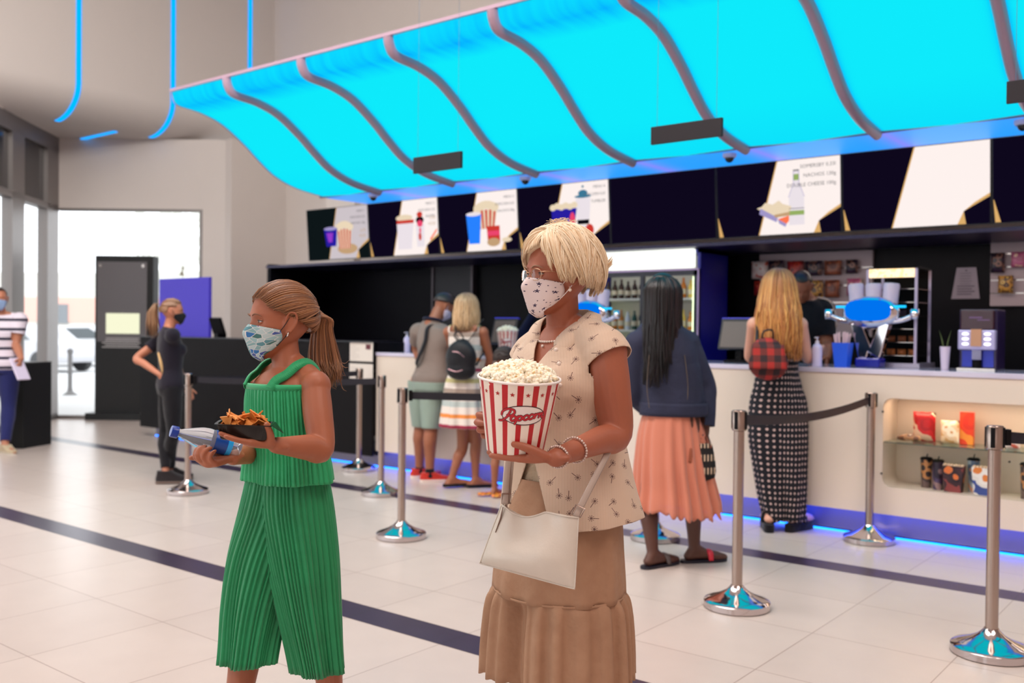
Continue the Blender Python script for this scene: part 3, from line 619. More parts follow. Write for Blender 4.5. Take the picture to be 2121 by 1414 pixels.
# popcorn warmer cabinet
x0, x1, y0, y1, z1 = -2.33, -1.975, 7.06, 7.42, 1.87
t = thing('food_warmer_cabinet', 'glass snack warmer cabinet with a glowing header behind the chrome tap tower', 'warmer cabinet', (-2.15, 7.2, ZT))
g = G(); g.bb((x0-.03, y0-.03, ZT), (x1+.03, y1+.0, ZT+.03)); obj('base', g, mat('steel grey', (170, 160, 175), .3, .6), t)
for (a, b) in ((x0, y0), (x1-.018, y0), (x0, y1-.018), (x1-.018, y1-.018)):
    g = G(); g.bb((a, b, ZT+.03), (a+.018, b+.018, z1)); obj('post', g, mat('pale metal post', (185, 170, 195), .3, .5), t)
g = G(); g.bb((x0, y0, z1-.012), (x1, y1, z1)); g.bb((x0, y1-.01, ZT), (x1, y1, z1)); obj('back_and_roof', g, blackm, t)
wl = patch('warm glowing header', [(255, 245, 220), (255, 220, 150), (255, 190, 110), (255, 240, 210)], 30)
b = wl.node_tree.nodes['Principled BSDF']; b.inputs['Emission Color'].default_value = lin((255, 215, 160))+(1,); b.inputs['Emission Strength'].default_value = 1.0
g = G(); g.bb((x0+.02, y0-.005, z1-.075), (x1-.02, y0+.01, z1-.012)); obj('header_sign', g, wl, t)
for k in range(6):
    z_ = ZT+.08+k*.095; g = G(); g.bb((x0+.01, y0+.01, z_), (x1-.01, y1-.01, z_+.004))
    obj('shelf', g, chrome, t)
g = G(); g.bb((x0+.02, y0+.002, ZT+.03), (x1-.02, y0+.005, z1-.08)); obj('glass_front', g, glass, t)
for k, (sh, cn) in enumerate(((0, (190, 110, 50)), (1, (150, 80, 40)), (3, (60, 50, 70)))):
    for q in range(4):
        o = pouch('snack_pack', (x0+.07+q*.075, y0+.12, ZT+.084+sh*.095), .06, .045, mat('snack pack %d' % k, cn, .4), 'small snack pack on the %s warmer shelf, number %d from the left' % (('lowest', 'second lowest', 'middle')[k], q+1), 'snack pack', 'snack packs inside the warmer', .02)
# straws holder
p = PT(1745, 757, 6.83); t = thing('straw_holder', 'tapered blue cup full of pink and white straws on the white counter', 'straw holder', (p[0], 6.83, ZT))
g = G(); g.add([], [])
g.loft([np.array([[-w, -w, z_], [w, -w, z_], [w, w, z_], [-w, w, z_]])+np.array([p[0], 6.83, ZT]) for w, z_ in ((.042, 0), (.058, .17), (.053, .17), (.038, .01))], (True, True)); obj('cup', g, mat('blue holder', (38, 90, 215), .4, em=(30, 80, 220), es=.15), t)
for k in range(26):
    a = random.uniform(-.036, .036); b_ = random.uniform(-.036, .036); g = G(); g.tube([(p[0]+a*.7, 6.83+b_*.7, ZT+.012), (p[0]+a*1.5, 6.83+b_*1.5, ZT+.235+random.uniform(-.01, .015))], .0045, 6); obj('straw', g, mat('pink straw', (238, 205, 210), .4), t)
# hand sanitiser bottle with pump
def pump_bottle(p, h, r, lab, cl=(220, 205, 235)):
    t = thing('pump_bottle', lab, 'pump bottle', tuple(p)); g = G(); g.lathe([(r, 0), (r, h*.62), (r*.8, h*.72), (r*.35, h*.78), (r*.35, h*.8)], p, 20); obj('bottle', g, mat('pale bottle', cl, .2), t, smooth=40)
    g = G(); g.lathe([(r*.4, h*.78), (r*.4, h*.86), (r*.15, h*.87), (r*.15, h*.97)], p, 12); g.bb((p[0]-r*.2, p[1]-r*1.0, p[2]+h*.96), (p[0]+r*.2, p[1]+r*.3, p[2]+h)); obj('pump', g, mat('white pump', (235, 225, 235), .3), t)
p = PT(1692, 758, 6.72); pump_bottle((p[0], 6.72, ZT), .21, .035, 'white pump bottle of hand gel on the counter beside the blonde customer\'s elbow')
p = PT(843, 706, 7.05); pump_bottle((p[0], 7.05, ZT), .20, .035, 'small white pump bottle on the counter left of the man in grey')
# plant
p = PT(1957, 757, 6.95); t = thing('potted_plant', 'two green leaves standing in a slim white vase on the counter', 'plant', (p[0], 6.95, ZT))
g = G(); g.lathe([(.024, 0), (.034, .155), (.030, .155), (.022, .01)], (p[0], 6.95, ZT), 24); obj('vase', g, wh, t, smooth=40)
for sg in (-1, 1):
    g = G(); g.tube([(p[0]+sg*.008, 6.95, ZT+.1), (p[0]+sg*.016, 6.95, ZT+.18), (p[0]+sg*.038, 6.945, ZT+.265)], [.007, .009, .001], 8, flat=.4, sub=4); obj('leaf', g, mat('leaf green', (96, 110, 60), .5), t, smooth=True)
# coffee machine
p = PT(1983, 752, 7.0); q = PT(2062, 757, 7.0); x0, x1 = p[0], q[0]; y0 = 7.0; z1 = 1.565
t = thing('coffee_machine', 'purple and silver coffee machine with six lit buttons at the right end', 'coffee machine', ((x0+x1)/2, 7.1, ZT))
g = G(); g.bb((x0, y0+.04, ZT), (x1, y0+.28, z1)); obj('body', g, mat('dark purple body', (46, 30, 70), .3), t, bevel=.008)
g = G(); g.bb((x0+.015, y0, ZT+.27), (x1-.015, y0+.045, z1-.005)); obj('header_panel', g, mat('dark red panel', (60, 12, 30), .2), t, bevel=.006)
g = G(); g.bb((x0+.07, y0-.002, z1-.06), (x0+.15, y0, z1-.052)); g.bb((x0+.12, y0-.002, z1-.075), (x1-.04, y0, z1-.069)); obj('header_print', g, mat('pale print', (130, 90, 140), .4), t)
g = G(); g.bb((x0, y0-.01, ZT+.135), (x1-.0, y0+.045, ZT+.27)); obj('button_panel', g, mat('silver panel', (185, 175, 215), .3, .3), t, bevel=.01)
g = G(); g.bb((x0+.085, y0-.02, ZT+.16), (x1-.085, y0+.0, ZT+.275)); obj('grille', g, mat('golden ribbed grille', (190, 140, 110), .3, .6), t)
for sx in (0, 1):
    for k in range(3):
        g = G(); g.ell(((x0+.05) if sx == 0 else (x1-.05), y0-.012, ZT+.175+k*.034), (.022, .004, .010), nu=14, nv=8); obj('button', g, emis('lit button', (250, 245, 255), 2.2), t, smooth=True)
g = G(); g.bb((x0+.02, y0+.035, ZT+.02), (x1-.02, y0+.045, ZT+.13)); obj('splash_back', g, mat('blue metal', (50, 60, 170), .25, .4), t)
g = G(); g.bb((x0+.09, y0-.0, ZT+.07), (x1-.09, y0+.03, ZT+.135)); obj('spout', g, mat('grey spout', (130, 125, 150), .25, .8), t)
g = G(); g.lathe([(.03, 0), (.03, .055)], ((x0+x1)/2, y0+.015, ZT+.012), 16); obj('drip_cup', g, blackm, t)
g = G(); g.bb((x0, y0-.02, ZT), (x1, y0+.05, ZT+.012)); obj('drip_tray', g, chrome, t)
# tills
def till(px, py, t_, w, lab, flip=1, rz=0.):
    p = PT(px, py, t_); z0_ = ZT; t = thing('till_monitor', lab, 'till', (p[0], t_, z0_)); R = rotz(rz)
    def L(*q): return np.array([p[0], t_, z0_])+R@np.array(q, float)
    g = G(); g.box(L(0, .02, .01), (.18, .16, .02), R); g.box(L(0, .03, .10), (.05, .04, .18), R); obj('stand', g, blackm, t)
    Rt = R@rotx(-.3*flip); g = G(); g.box(L(0, 0, .22), (w, .03, .25), Rt); obj('casing', g, mat('till casing', (25, 22, 30), .4), t, bevel=.005)
    g = G(); g.box(L(0, -.0165, .22-.0*flip), (w-.04, .003, .21), Rt); obj('screen', g, mat('till screen', (96, 82, 76), .3), t)
    g = G(); g.box(L(0, .0, .22)+Rt@np.array([0, 0, .128]), (w, .03, .006), Rt); obj('top_edge', g, mat('blue edge', (60, 60, 200), .3, em=(40, 40, 200), es=.4), t)
till(1528, 735, 6.98, .30, 'tilted till monitor on the counter left of the red plaid backpack'); till(1045, 700, 7.02, .28, 'till monitor behind the woman in the striped dress')
# popcorn bucket standing on the counter
def stripe_mat():
    t = NT('red and white bucket stripes'); u, v, w = t.sep(t.uv()); s = t.math('GREATER_THAN', t.math('FRACT', t.math('MULTIPLY', u, 16.)), .60)
    t.col(t.mix(s, (240, 226, 212), (186, 14, 26))); t.rough(.32); return t.m
strip = stripe_mat(); bwhite = mat('bucket white', (238, 228, 222), .35); _p = NT('popcorn'); _p.col(_p.ramp(_p.noise(_p.obj(), 95., 3.), [(0, (252, 248, 236)), (.58, (248, 238, 214)), (.68, (232, 196, 132)), (.78, (180, 118, 60)), (1, (160, 100, 50))])); _p.rough(.75); pop = _p.m
def kernels(n, R, r_, seed, c, dome, km=.011):
    rd = random.Random(seed); V, F = [], []; g = G()
    for i in range(n):
        a = rd.uniform(0, 2*PI); q = math.sqrt(rd.random())*R*.93; z_ = dome*(1-(q/R)**2)+rd.uniform(-.012, .006); b = np.array([q*math.cos(a), q*math.sin(a), z_])
        for k in range(5):
            d_ = unit([rd.gauss(0, 1), rd.gauss(0, 1), rd.gauss(0, .8)])*km*.55; g.ell(np.array(c)+b+d_, (km*rd.uniform(.42, .62), km*rd.uniform(.42, .62), km*rd.uniform(.36, .55)), rotz(a)@rotx(rd.uniform(0, 3)), 6, 4)
    return g
def striped_bucket(c, R, h, lab, seed, plab, text=True, rz=0., face=0., nk=330, Rm=None):
    """R top radius"""
    Rm = np.eye(3) if Rm is None else Rm; c = np.array(c, float); t = thing('popcorn_bucket', lab, 'popcorn bucket', tuple(c)); rb = R*.70
    def X(V): return np.asarray(V)@Rm.T+c
    g = G(); g.lathe([(rb, 0), (R*.985, h*.97)], (0, 0, 0), 96, cap=(True, False)); g.V = [X(v) for v in g.V]; obj('wall', g, strip, t, smooth=60)
    g = G(); g.lathe([(R*.95, h*.965), (rb*.96, .004)], (0, 0, 0), 64, cap=(False, False)); g.V = [X(v) for v in g.V]; obj('inner_wall', g, bwhite, t, smooth=True)
    th = np.linspace(0, 2*PI, 65)[:-1]; g = G(); rings = []
    for k in np.linspace(0, 2*PI, 9)[:-1]: rings.append(np.stack([(R+.003*math.cos(k))*np.cos(th), (R+.003*math.cos(k))*np.sin(th), np.full(64, h*.975+.0035*math.sin(k))], 1))
    rings.append(rings[0]); g.loft(rings, (False, False)); g.V = [X(v) for v in g.V]; obj('rim', g, bwhite, t, smooth=True)
    def cone(u, v, off=.0006):   # u metres round the wall (at mid height) from the face direction, v metres up
        rr = rb+(R*.985-rb)*v/(h*.97); a = face+u/((rb+R)/2); return np.array([(rr+off)*math.cos(a), (rr+off)*math.sin(a), v])
    if text:
        g = G()
        for k in range(16):   # small stars between the stripes
            a = (k+.30)/16*2*PI-face; a = (a+PI) % (2*PI)-PI; u0 = a*((rb+R)/2); pts = []
            for q in range(10): rad = .0062 if q % 2 == 0 else .0026; pts.append(cone(u0+rad*math.sin(q*PI/5), h*.83+rad*math.cos(q*PI/5)))
            g.add([cone(u0, h*.83)]+pts, [(0, 1+q, 1+(q+1) % 10) for q in range(10)])
        g.V = [X(v) for v in g.V]; obj('stars', g, mat('star red', (176, 40, 36), .4), t)
        def oval(a, b, off, vc=h*.565):
            n = 48; rg = []
            for k in (0, .5, 1): rg.append([cone(k*a*math.cos(q), vc+k*b*math.sin(q), off) for q in np.linspace(0, 2*PI, n+1)[:-1]])
            g = G(); g.loft(rg, (False, False)); g.V = [X(v) for v in g.V]; return g
        # the printed oval needs to follow the wall: fine rings
        def ovalf(a, b, off, inner=0.):
            rg = [[cone(k*a*math.cos(q), h*.565+k*b*math.sin(q), off) for q in np.linspace(0, 2*PI, 49)[:-1]] for k in np.linspace(inner, 1, 7)]
            g = G(); g.loft(rg, (False, False)); g.V = [X(v) for v in g.V]; return g
        obj('logo_oval', ovalf(.0520, .0225, .0010, .02), bwhite, t, smooth=True); obj('logo_outline', ovalf(.0545, .0250, .0008, .9), mat('dark print', (70, 30, 34), .4), t, smooth=True)
        L = {'P': [[(-.5, 0), (-.2, .05), (.15, .4), (.35, .95)], [(-.35, .55), (-.3, .85), (.1, 1.12), (.6, 1.05), (.7, .75), (.4, .5), (.15, .55)]],
             'o': [[(.45, .5), (.2, .55), (0, .3), (.05, .05), (.25, 0), (.5, .2), (.5, .42), (.35, .5), (.6, .42)]],
             'p': [[(.1, .5), (.05, .1), (-.1, -.4)], [(.05, .2), (.25, .5), (.5, .45), (.5, .15), (.3, 0), (.1, .1)], [(.5, .2), (.7, .3)]],
             'c': [[(.5, .42), (.3, .55), (.05, .35), (.08, .05), (.3, 0), (.6, .2)]],
             'r': [[(.0, .5), (.05, .25), (0, .02)], [(.05, .25), (.2, .48), (.42, .5), (.4, .4)]],
             'n': [[(0, .5), (.03, .25), (0, .02)], [(.03, .2), (.2, .47), (.36, .45), (.34, .15), (.42, .02), (.62, .12)]]}
        seq = [('P', 0, 1.25), ('o', .66, 1), ('p', 1.28, 1), ('c', 1.98, 1), ('o', 2.58, 1), ('r', 3.22, 1), ('n', 3.74, 1)]
        for nm_, wd, off, m_ in (('logo_shadow', .0056, .0016, mat('dark print', (70, 30, 34), .4)), ('logo_lettering', .0036, .0022, mat('lettering red', (190, 22, 40), .35))):
            g = G(); sc = .0225
            for ch, x_, s_ in seq:
                for st in L[ch]:
                    P_ = np.array([(q[0]*s_*sc, q[1]*s_*sc, 0) for q in st]); P_, _ = spline(P_, np.ones(len(P_)), 5)
                    pts = [(x_*sc-.046+p_[0]+.18*p_[1], h*.51+p_[1]+(x_*sc-.046)*.13) for p_ in P_]
                    T = np.gradient(np.array(pts), axis=0); T /= np.linalg.norm(T, axis=1)[:, None]+1e-9
                    for side in (1,):
                        V = []
                        for (a, b_), tt in zip(pts, T):
                            nn = np.array([-tt[1], tt[0]])*wd/1.0*.55; V.append(cone(a+nn[0], b_+nn[1], off)); V.append(cone(a-nn[0], b_-nn[1], off))
                        g.add(V, [(2*i, 2*i+1, 2*i+3, 2*i+2) for i in range(len(pts)-1)])
                    for a, b_ in (pts[0], pts[-1]): g.add([cone(a, b_, off+.0001)]+[cone(a+wd*.55*math.cos(q), b_+wd*.55*math.sin(q), off) for q in np.linspace(0, 2*PI, 9)[:-1]], [(0, 1+q, 1+(q+1) % 8) for q in range(8)])
            g.V = [X(v) for v in g.V]; obj(nm_, g, m_, t)
    g = kernels(nk, R*.93, .01, seed, (0, 0, 0), R*.32, .012 if nk > 200 else .02); g.lathe([(R*.93, 0), (R*.5, R*.2), (.001, R*.26)], (0, 0, -.012), 24, cap=(False, False))
    g.V = [X(v+np.array([0, 0, h*.965])) for v in g.V]; o = obj('popcorn', g, pop, None, smooth=True); tag(o, plab, 'popcorn', kind='stuff'); return t
p = PT(1056, 738, 6.9); striped_bucket((p[0], 6.86, ZT), .098, .235, 'striped popcorn bucket standing on the counter behind the child', 3, 'popcorn heaped in the bucket standing on the counter', True, face=math.radians(-58), nk=120)
# ================================================================ DISPLAY RECESS PRODUCTS
fo = {'redbag': patch('red sweet bag print', [(200, 30, 34), (225, 190, 160), (190, 24, 30), (170, 20, 28)], 9), 'gold': patch('gold foil', [(170, 120, 80), (235, 215, 190), (110, 70, 50)], 22), 'cream': patch('cream nut bag print', [(238, 205, 165), (220, 165, 105), (250, 235, 210)], 14), 'orange': patch('orange box print', [(232, 66, 26), (245, 150, 50), (225, 60, 24), (220, 50, 20)], 7),
      'maroon': patch('maroon print', [(90, 30, 50), (180, 120, 110), (70, 20, 40)], 20), 'cup1': patch('dusky cup print', [(60, 48, 50), (110, 90, 85), (40, 30, 34), (190, 130, 80)], 12), 'cup2': patch('violet cup print', [(70, 55, 90), (150, 120, 120), (40, 30, 50)], 9), 'box': patch('fiery box print', [(60, 30, 40), (140, 60, 60), (225, 120, 60), (40, 22, 34)], 11), 'cup3': patch('pale cup print', [(170, 185, 195), (220, 160, 130), (100, 120, 150)], 11), 'box2': patch('blue and orange box print', [(230, 225, 220), (60, 80, 150), (225, 130, 60), (240, 235, 230)], 10)}
def recess(px0, px1, py, zt): p = PT(px0, py, 6.74); q = PT(px1, py, 6.74); return (p[0]+q[0])/2, q[0]-p[0]
SZ = .669; BZ = .366; GR = 'products in the lit counter recess'
x_, w = recess(1886, 1932, 915, 0); pouch('snack_bag', (x_, 6.80, SZ), w, .20, fo['redbag'], 'red snack bag standing on the glass shelf of the recess', 'snack bag', GR, .03)
x_, w = recess(1868, 1905, 912, 0); g = G(); g.limb([(x_-w/2, 6.70, SZ+.026), (x_, 6.70, SZ+.03), (x_+w/2, 6.705, SZ+.026)], [.018, .026, .018], 12); solo('sweet_roll', g, fo['gold'], 'small gold-wrapped roll lying in front of the red snack bag', 'sweet', GR, smooth=True)
x_, w = recess(1945, 1983, 917, 0); pouch('snack_bag', (x_, 6.78, SZ), w, .155, fo['cream'], 'cream and orange nut bag on the glass shelf, left of the tall orange box', 'snack bag', GR, .025)
x_, w = recess(1982, 2011, 919, 0); g = G(); g.bb((x_-w/2, 6.80, SZ), (x_+w/2, 6.84, SZ+.215)); solo('snack_box', g, fo['orange'], 'tall orange box standing on the glass shelf of the recess', 'box', GR, bevel=.002)
x_, w = recess(2036, 2062, 922, 0); g = G(); g.bb((x_-w/2, 6.78, SZ), (x_+w/2, 6.82, SZ+.10)); solo('snack_box', g, fo['maroon'], 'small maroon box on the glass shelf behind the nearest post', 'box', GR, bevel=.002)
x_, w = recess(2080, 2112, 930, 0); pouch('snack_bag', (x_, 6.76, SZ), w, .09, BM['pale'], 'small pale packet on the glass shelf right of the nearest post', 'snack bag', GR, .02)
def pcup(px0, px1, y_, h, m, lab):
    x_, w = recess(px0, px1, 1000, 0); r = w/2; t = thing('lidded_cup', lab, 'cup', (x_, y_, BZ), 0, GR)
    g = G(); g.lathe([(r*.78, 0), (r*.95, h*.92)], (x_, y_, BZ), 24); obj('cup', g, m, t, smooth=40)
    g = G(); g.lathe([(r*1.03, h*.92), (r*1.03, h*.95), (r*.8, h*.99), (.001, h)], (x_, y_, BZ), 24); g.tube([(x_, y_, BZ+h*.98), (x_+.006, y_, BZ+h*1.1)], .004, 6); obj('lid', g, blackm, t, smooth=40)
pcup(1902, 1928, 6.78, .205, fo['cup1'], 'tall dusky cup with black lid, leftmost on the recess floor'); pcup(1930, 1955, 6.74, .20, fo['cup2'], 'tall violet cup with black lid, second on the recess floor')
pcup(1998, 2025, 6.80, .225, fo['cup3'], 'tall pale cup with black lid in the recess, between two printed boxes'); pcup(2112, 2140, 6.74, .23, fo['cup1'], 'dusky cup with black lid at the right picture edge, recess floor')
def pbox(px0, px1, y_, h, m, lab):
    x_, w = recess(px0, px1, 1000, 0); t = thing('popcorn_box', lab, 'popcorn box', (x_, y_, BZ), 0, GR); g = G()
    g.loft([np.array([[-a, -a*.6, z_], [a, -a*.6, z_], [a, a*.6, z_], [-a, a*.6, z_]])+np.array([x_, y_, BZ]) for a, z_ in ((w*.40, 0), (w*.5, h))], (True, False)); obj('carton', g, m, t)
    g = G()
    for k in range(6): g.ell((x_-w*.42+k*w*.168, y_-.0, BZ+h), (w*.09, .03, .012), nu=10, nv=6)
    obj('scalloped_edge', g, mat('box edge cream', (225, 195, 170), .5), t, smooth=True)
pbox(1955, 1999, 6.72, .17, fo['box'], 'fiery printed popcorn box in the middle of the recess floor'); pbox(2016, 2060, 6.72, .175, fo['box2'], 'blue and orange printed popcorn box just left of the nearest post')
# ================================================================ NOTICES ON THE BLACK COUNTER
for (xa, ya, xb, yb, lab) in ((725, 708, 772, 749, 'upper white paper notice taped to the end of the black counter, red picture on it'), (724, 752, 772, 786, 'lower white paper notice taped to the end of the black counter')):
    p = PT(xa, ya, 6.567); q = PT(xb, yb, 6.567); t = thing('paper_notice', lab, 'notice', ((p[0]+q[0])/2, 6.567, q[2])); g = G(); g.bb((p[0], 6.5665, q[2]), (q[0], 6.5685, p[2])); obj('sheet', g, mat('paper', (222, 210, 200), .6), t)
    g = G()
    for k in range(7): g.bb((p[0]+.02, 6.5655, p[2]-.04-k*.022), (p[0]+.02+.12*(1 if k % 3 else .6), 6.5662, p[2]-.037-k*.022))
    obj('print', g, mat('faint print', (165, 155, 150), .6), t)
    if 'upper' in lab: g = G(); g.bb((q[0]-.10, 6.5655, p[2]-.07), (q[0]-.03, 6.5662, p[2]-.02)); obj('picture', g, mat('dark red picture', (96, 34, 44), .5), t)
# blue display board and small monitor on the ticket counter
p = PT(333, 578, 6.9); q = PT(435, 700, 6.9)
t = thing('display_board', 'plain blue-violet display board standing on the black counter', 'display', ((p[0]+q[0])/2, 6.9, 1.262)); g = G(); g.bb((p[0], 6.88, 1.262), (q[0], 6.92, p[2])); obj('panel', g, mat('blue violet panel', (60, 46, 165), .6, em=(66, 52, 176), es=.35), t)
g = G(); g.bb((p[0]+.3, 6.92, 1.262), (p[0]+.6, 6.99, 1.275)); obj('foot', g, blackm, t)
p = PT(450, 700, 6.8); t = thing('small_monitor', 'small black monitor on the black counter beside the blue-violet board', 'monitor', (p[0], 6.8, 1.262)); g = G(); g.box((p[0], 6.8, 1.40), (.22, .03, .20), roty(0)@rotx(.35)); obj('casing', g, blackm, t)
g = G(); g.bb((p[0]-.04, 6.78, 1.262), (p[0]+.04, 6.9, 1.31)); obj('stand', g, blackm, t)
g = G(); g.bb((-9.0, 6.7, 1.263), (-8.7, 6.85, 1.275)); solo('keyboard', g, blackm, 'flat black keypad on the black counter right of the small monitor', 'keyboard')
# ================================================================ TOTEM + BIN NEAR THE ENTRANCE
L0 = PZ(196, 868); D0 = float(CF@(L0-np.array([0, 0, CH]))); fr = unit([CR[0], CR[1], 0]); bk = unit([CF[0], CF[1], 0])
t = thing('information_totem', 'tall black free-standing totem with a pale lit sheet, in front of the far window', 'totem', tuple(PZ(257, 868)))
def tb(x0, x1, y0, y1, z0, z1): g = G(); g.prism([(x0, z0), (x1, z0), (x1, z1), (x0, z1)], L0+bk*y0, fr, (0, 0, 1), bk, y1-y0); return g
PXM = D0/FPX
obj('body', tb(0, 120*PXM, 0, .22, .03, 2.42), mat('totem black', (16, 14, 15), .6), t); obj('base', tb(-13*PXM, 122*PXM, -.12, .34, 0, .10), mat('totem base', (10, 10, 12), .4), t)
obj('upper_panel', tb(5*PXM, 108*PXM, -.02, 0, 1.15, 2.33), mat('grey glossy panel', (96, 90, 92), .35), t)
obj('lit_sheet', tb(24*PXM, 93*PXM, -.026, -.02, 1.27, 1.57), emis('pale lit sheet', (250, 250, 215), 1.), t)
g = G()
for k in range(5): g2 = tb((16+6*(k % 2)+(8 if k == 0 else 0))*PXM, (100-9*(k % 2)-(8 if k == 0 else 0))*PXM, -.026, -.02, 1.19-k*.032, 1.207-k*.032); g.add(g2.V[0], g2.F)
obj('text_lines', g, mat('pale text', (170, 165, 165), .5), t)
for k in (12, 100): g = G(); g.lathe([(.025, -.02), (.025, .03)], L0+fr*k*PXM+np.array([0, 0, 2.27]), 14, rotz(math.atan2(bk[1], bk[0])-PI/2)@rotx(PI/2)); obj('stand_off', g, chrome, t)
p = PZ(22, 934); pb = unit(PZ(70, 925)-PZ(47, 934)); D1 = float(CF@(p-np.array([0, 0, CH]))); s1_ = D1/FPX; R0 = PZ(48, 929)
t = thing('waste_bin_box', 'plain black box-shaped stand by the glass wall, beside the man in stripes', 'box stand', tuple(R0))
g = G(); wA = 40*s1_; nb = np.array([-.25, 1., 0]); a0 = R0-fr*wA; a1 = R0; a2 = R0+fr*.10+bk*.45; a3 = a0+fr*.10+bk*.45; z = np.array([0, 0, .95]); g.add([a0, a1, a2, a3, a0+z, a1+z, a2+z, a3+z], [(0, 3, 2, 1), (4, 5, 6, 7), (0, 1, 5, 4), (1, 2, 6, 5), (2, 3, 7, 6), (3, 0, 4, 7)]); obj('body', g, mat('bin black', (12, 12, 12), .7), t, bevel=.004)
g = G(); z2 = np.array([0, 0, .965]); g.add([q+z for q in (a0, a1, a2, a3)]+[q+z2 for q in (a0, a1, a2, a3)], [(0, 3, 2, 1), (4, 5, 6, 7), (0, 1, 5, 4), (1, 2, 6, 5), (2, 3, 7, 6), (3, 0, 4, 7)]); obj('top', g, mat('bin top', (60, 58, 56), .4), t)
# ================================================================ QUEUE POSTS AND BELTS
steel = mat('brushed steel', (176, 158, 148), .24, 1.0, bump=.02, bscale=200)
def post(x, y, lab):
    t = thing('queue_post', lab, 'queue post', (x, y, 0), 0, 'steel queue posts')
    g = G(); g.lathe([(.160, 0), (.166, .004), (.166, .034), (.160, .04), (.13, .050), (.09, .066), (.055, .086), (.036, .105), (.030, .115)], (x, y, 0), 56); obj('base', g, mat('polished steel base', (200, 190, 190), .09, 1.), t, smooth=35)
    g = G(); g.lathe([(.163, .0005), (.1665, .003)], (x, y, 0), 48); obj('rubber_ring', g, blackm, t)
    g = G(); g.lathe([(.0265, .11), (.0265, .905)], (x, y, 0), 28); obj('pole', g, steel, t, smooth=40)
    g = G(); g.lathe([(.0275, .895), (.036, .90), (.036, .995), (.033, 1.0), (.001, 1.001)], (x, y, 0), 32); obj('head', g, steel, t, smooth=35)
    for k in range(4):
        a = PI/2*k+.0; g = G(); g.box((x+.036*math.cos(a), y+.036*math.sin(a), .95), (.008, .018, .088), rotz(a)); obj('belt_slot', g, blackm, t, bevel=.002)
    return t
PO = {}
def fpos(px, py): return PZ(px, py)[:2]
for k, (px, py), lab in (('A', (389, 1021), 'steel queue post beside the staff woman in black, leftmost of all posts'), ('B', (743, 974), 'steel queue post farthest back, in front of the paper notices'), ('C', (789, 1024), 'steel queue post with blue reflections, second from the paper notices'), ('D', (831, 1113), 'steel queue post left of the popcorn bucket, its belt running right'), ('E', (1526, 1257), 'steel queue post in front of the woman in the polka-dot jumpsuit'), ('F', (1800, 1121), 'steel queue post close to the counter, left of the display recess'), ('G', (2053, 1354), 'nearest and largest steel queue post, at the right picture edge'), ('H', (1357, 1116), 'queue post mostly hidden behind the woman in the denim jacket, only its base shows')):
    PO[k] = fpos(px, py); post(PO[k][0], PO[k][1], lab)
bm = mat('dark belt webbing', (15, 11, 26), .55)
def belt(a, b, lab, sag=.02, twist=0.):
    a = np.array([a[0], a[1]]); b = np.array([b[0], b[1]]); d_ = (b-a)/np.linalg.norm(b-a); a = a+d_*.054; b = b-d_*.045
    t = thing('queue_belt', lab, 'queue belt', (a[0], a[1], .91)); n = 24; V = []
    for i in range(n+1):
        q = i/n; p = a+(b-a)*q; z_ = .95-sag*4*q*(1-q); tw = twist*math.sin(q*PI); nx = np.array([-d_[1], d_[0]])*math.sin(tw)*.025
        V += [(p[0]-nx[0], p[1]-nx[1], z_-.025*math.cos(tw)), (p[0]+nx[0], p[1]+nx[1], z_+.025*math.cos(tw))]
    g = G(); g.add(V, [(2*i, 2*i+2, 2*i+3, 2*i+1) for i in range(n)]); obj('webbing', g, bm, t, solid=.002)
    g = G(); g.box((a[0], a[1], .95), (.025, .03, .07), rotz(math.atan2(d_[1], d_[0]))); obj('clip', g, blackm, t, bevel=.003)
belt(PO['A'], PO['C'], 'dark belt behind the girl, nearer of the two', .015); belt(PO['A'], PO['B'], 'dark belt behind the girl, ending at the post by the notices', .015)
belt(PO['D'], PO['H'], 'dark blue belt passing behind the popcorn bucket', .01); belt(PO['E'], PO['F'], 'black belt crossing in front of the polka-dot jumpsuit', .045); belt(PO['G'], (-.1, 5.3), 'black belt running off the right picture edge', .02, .9)
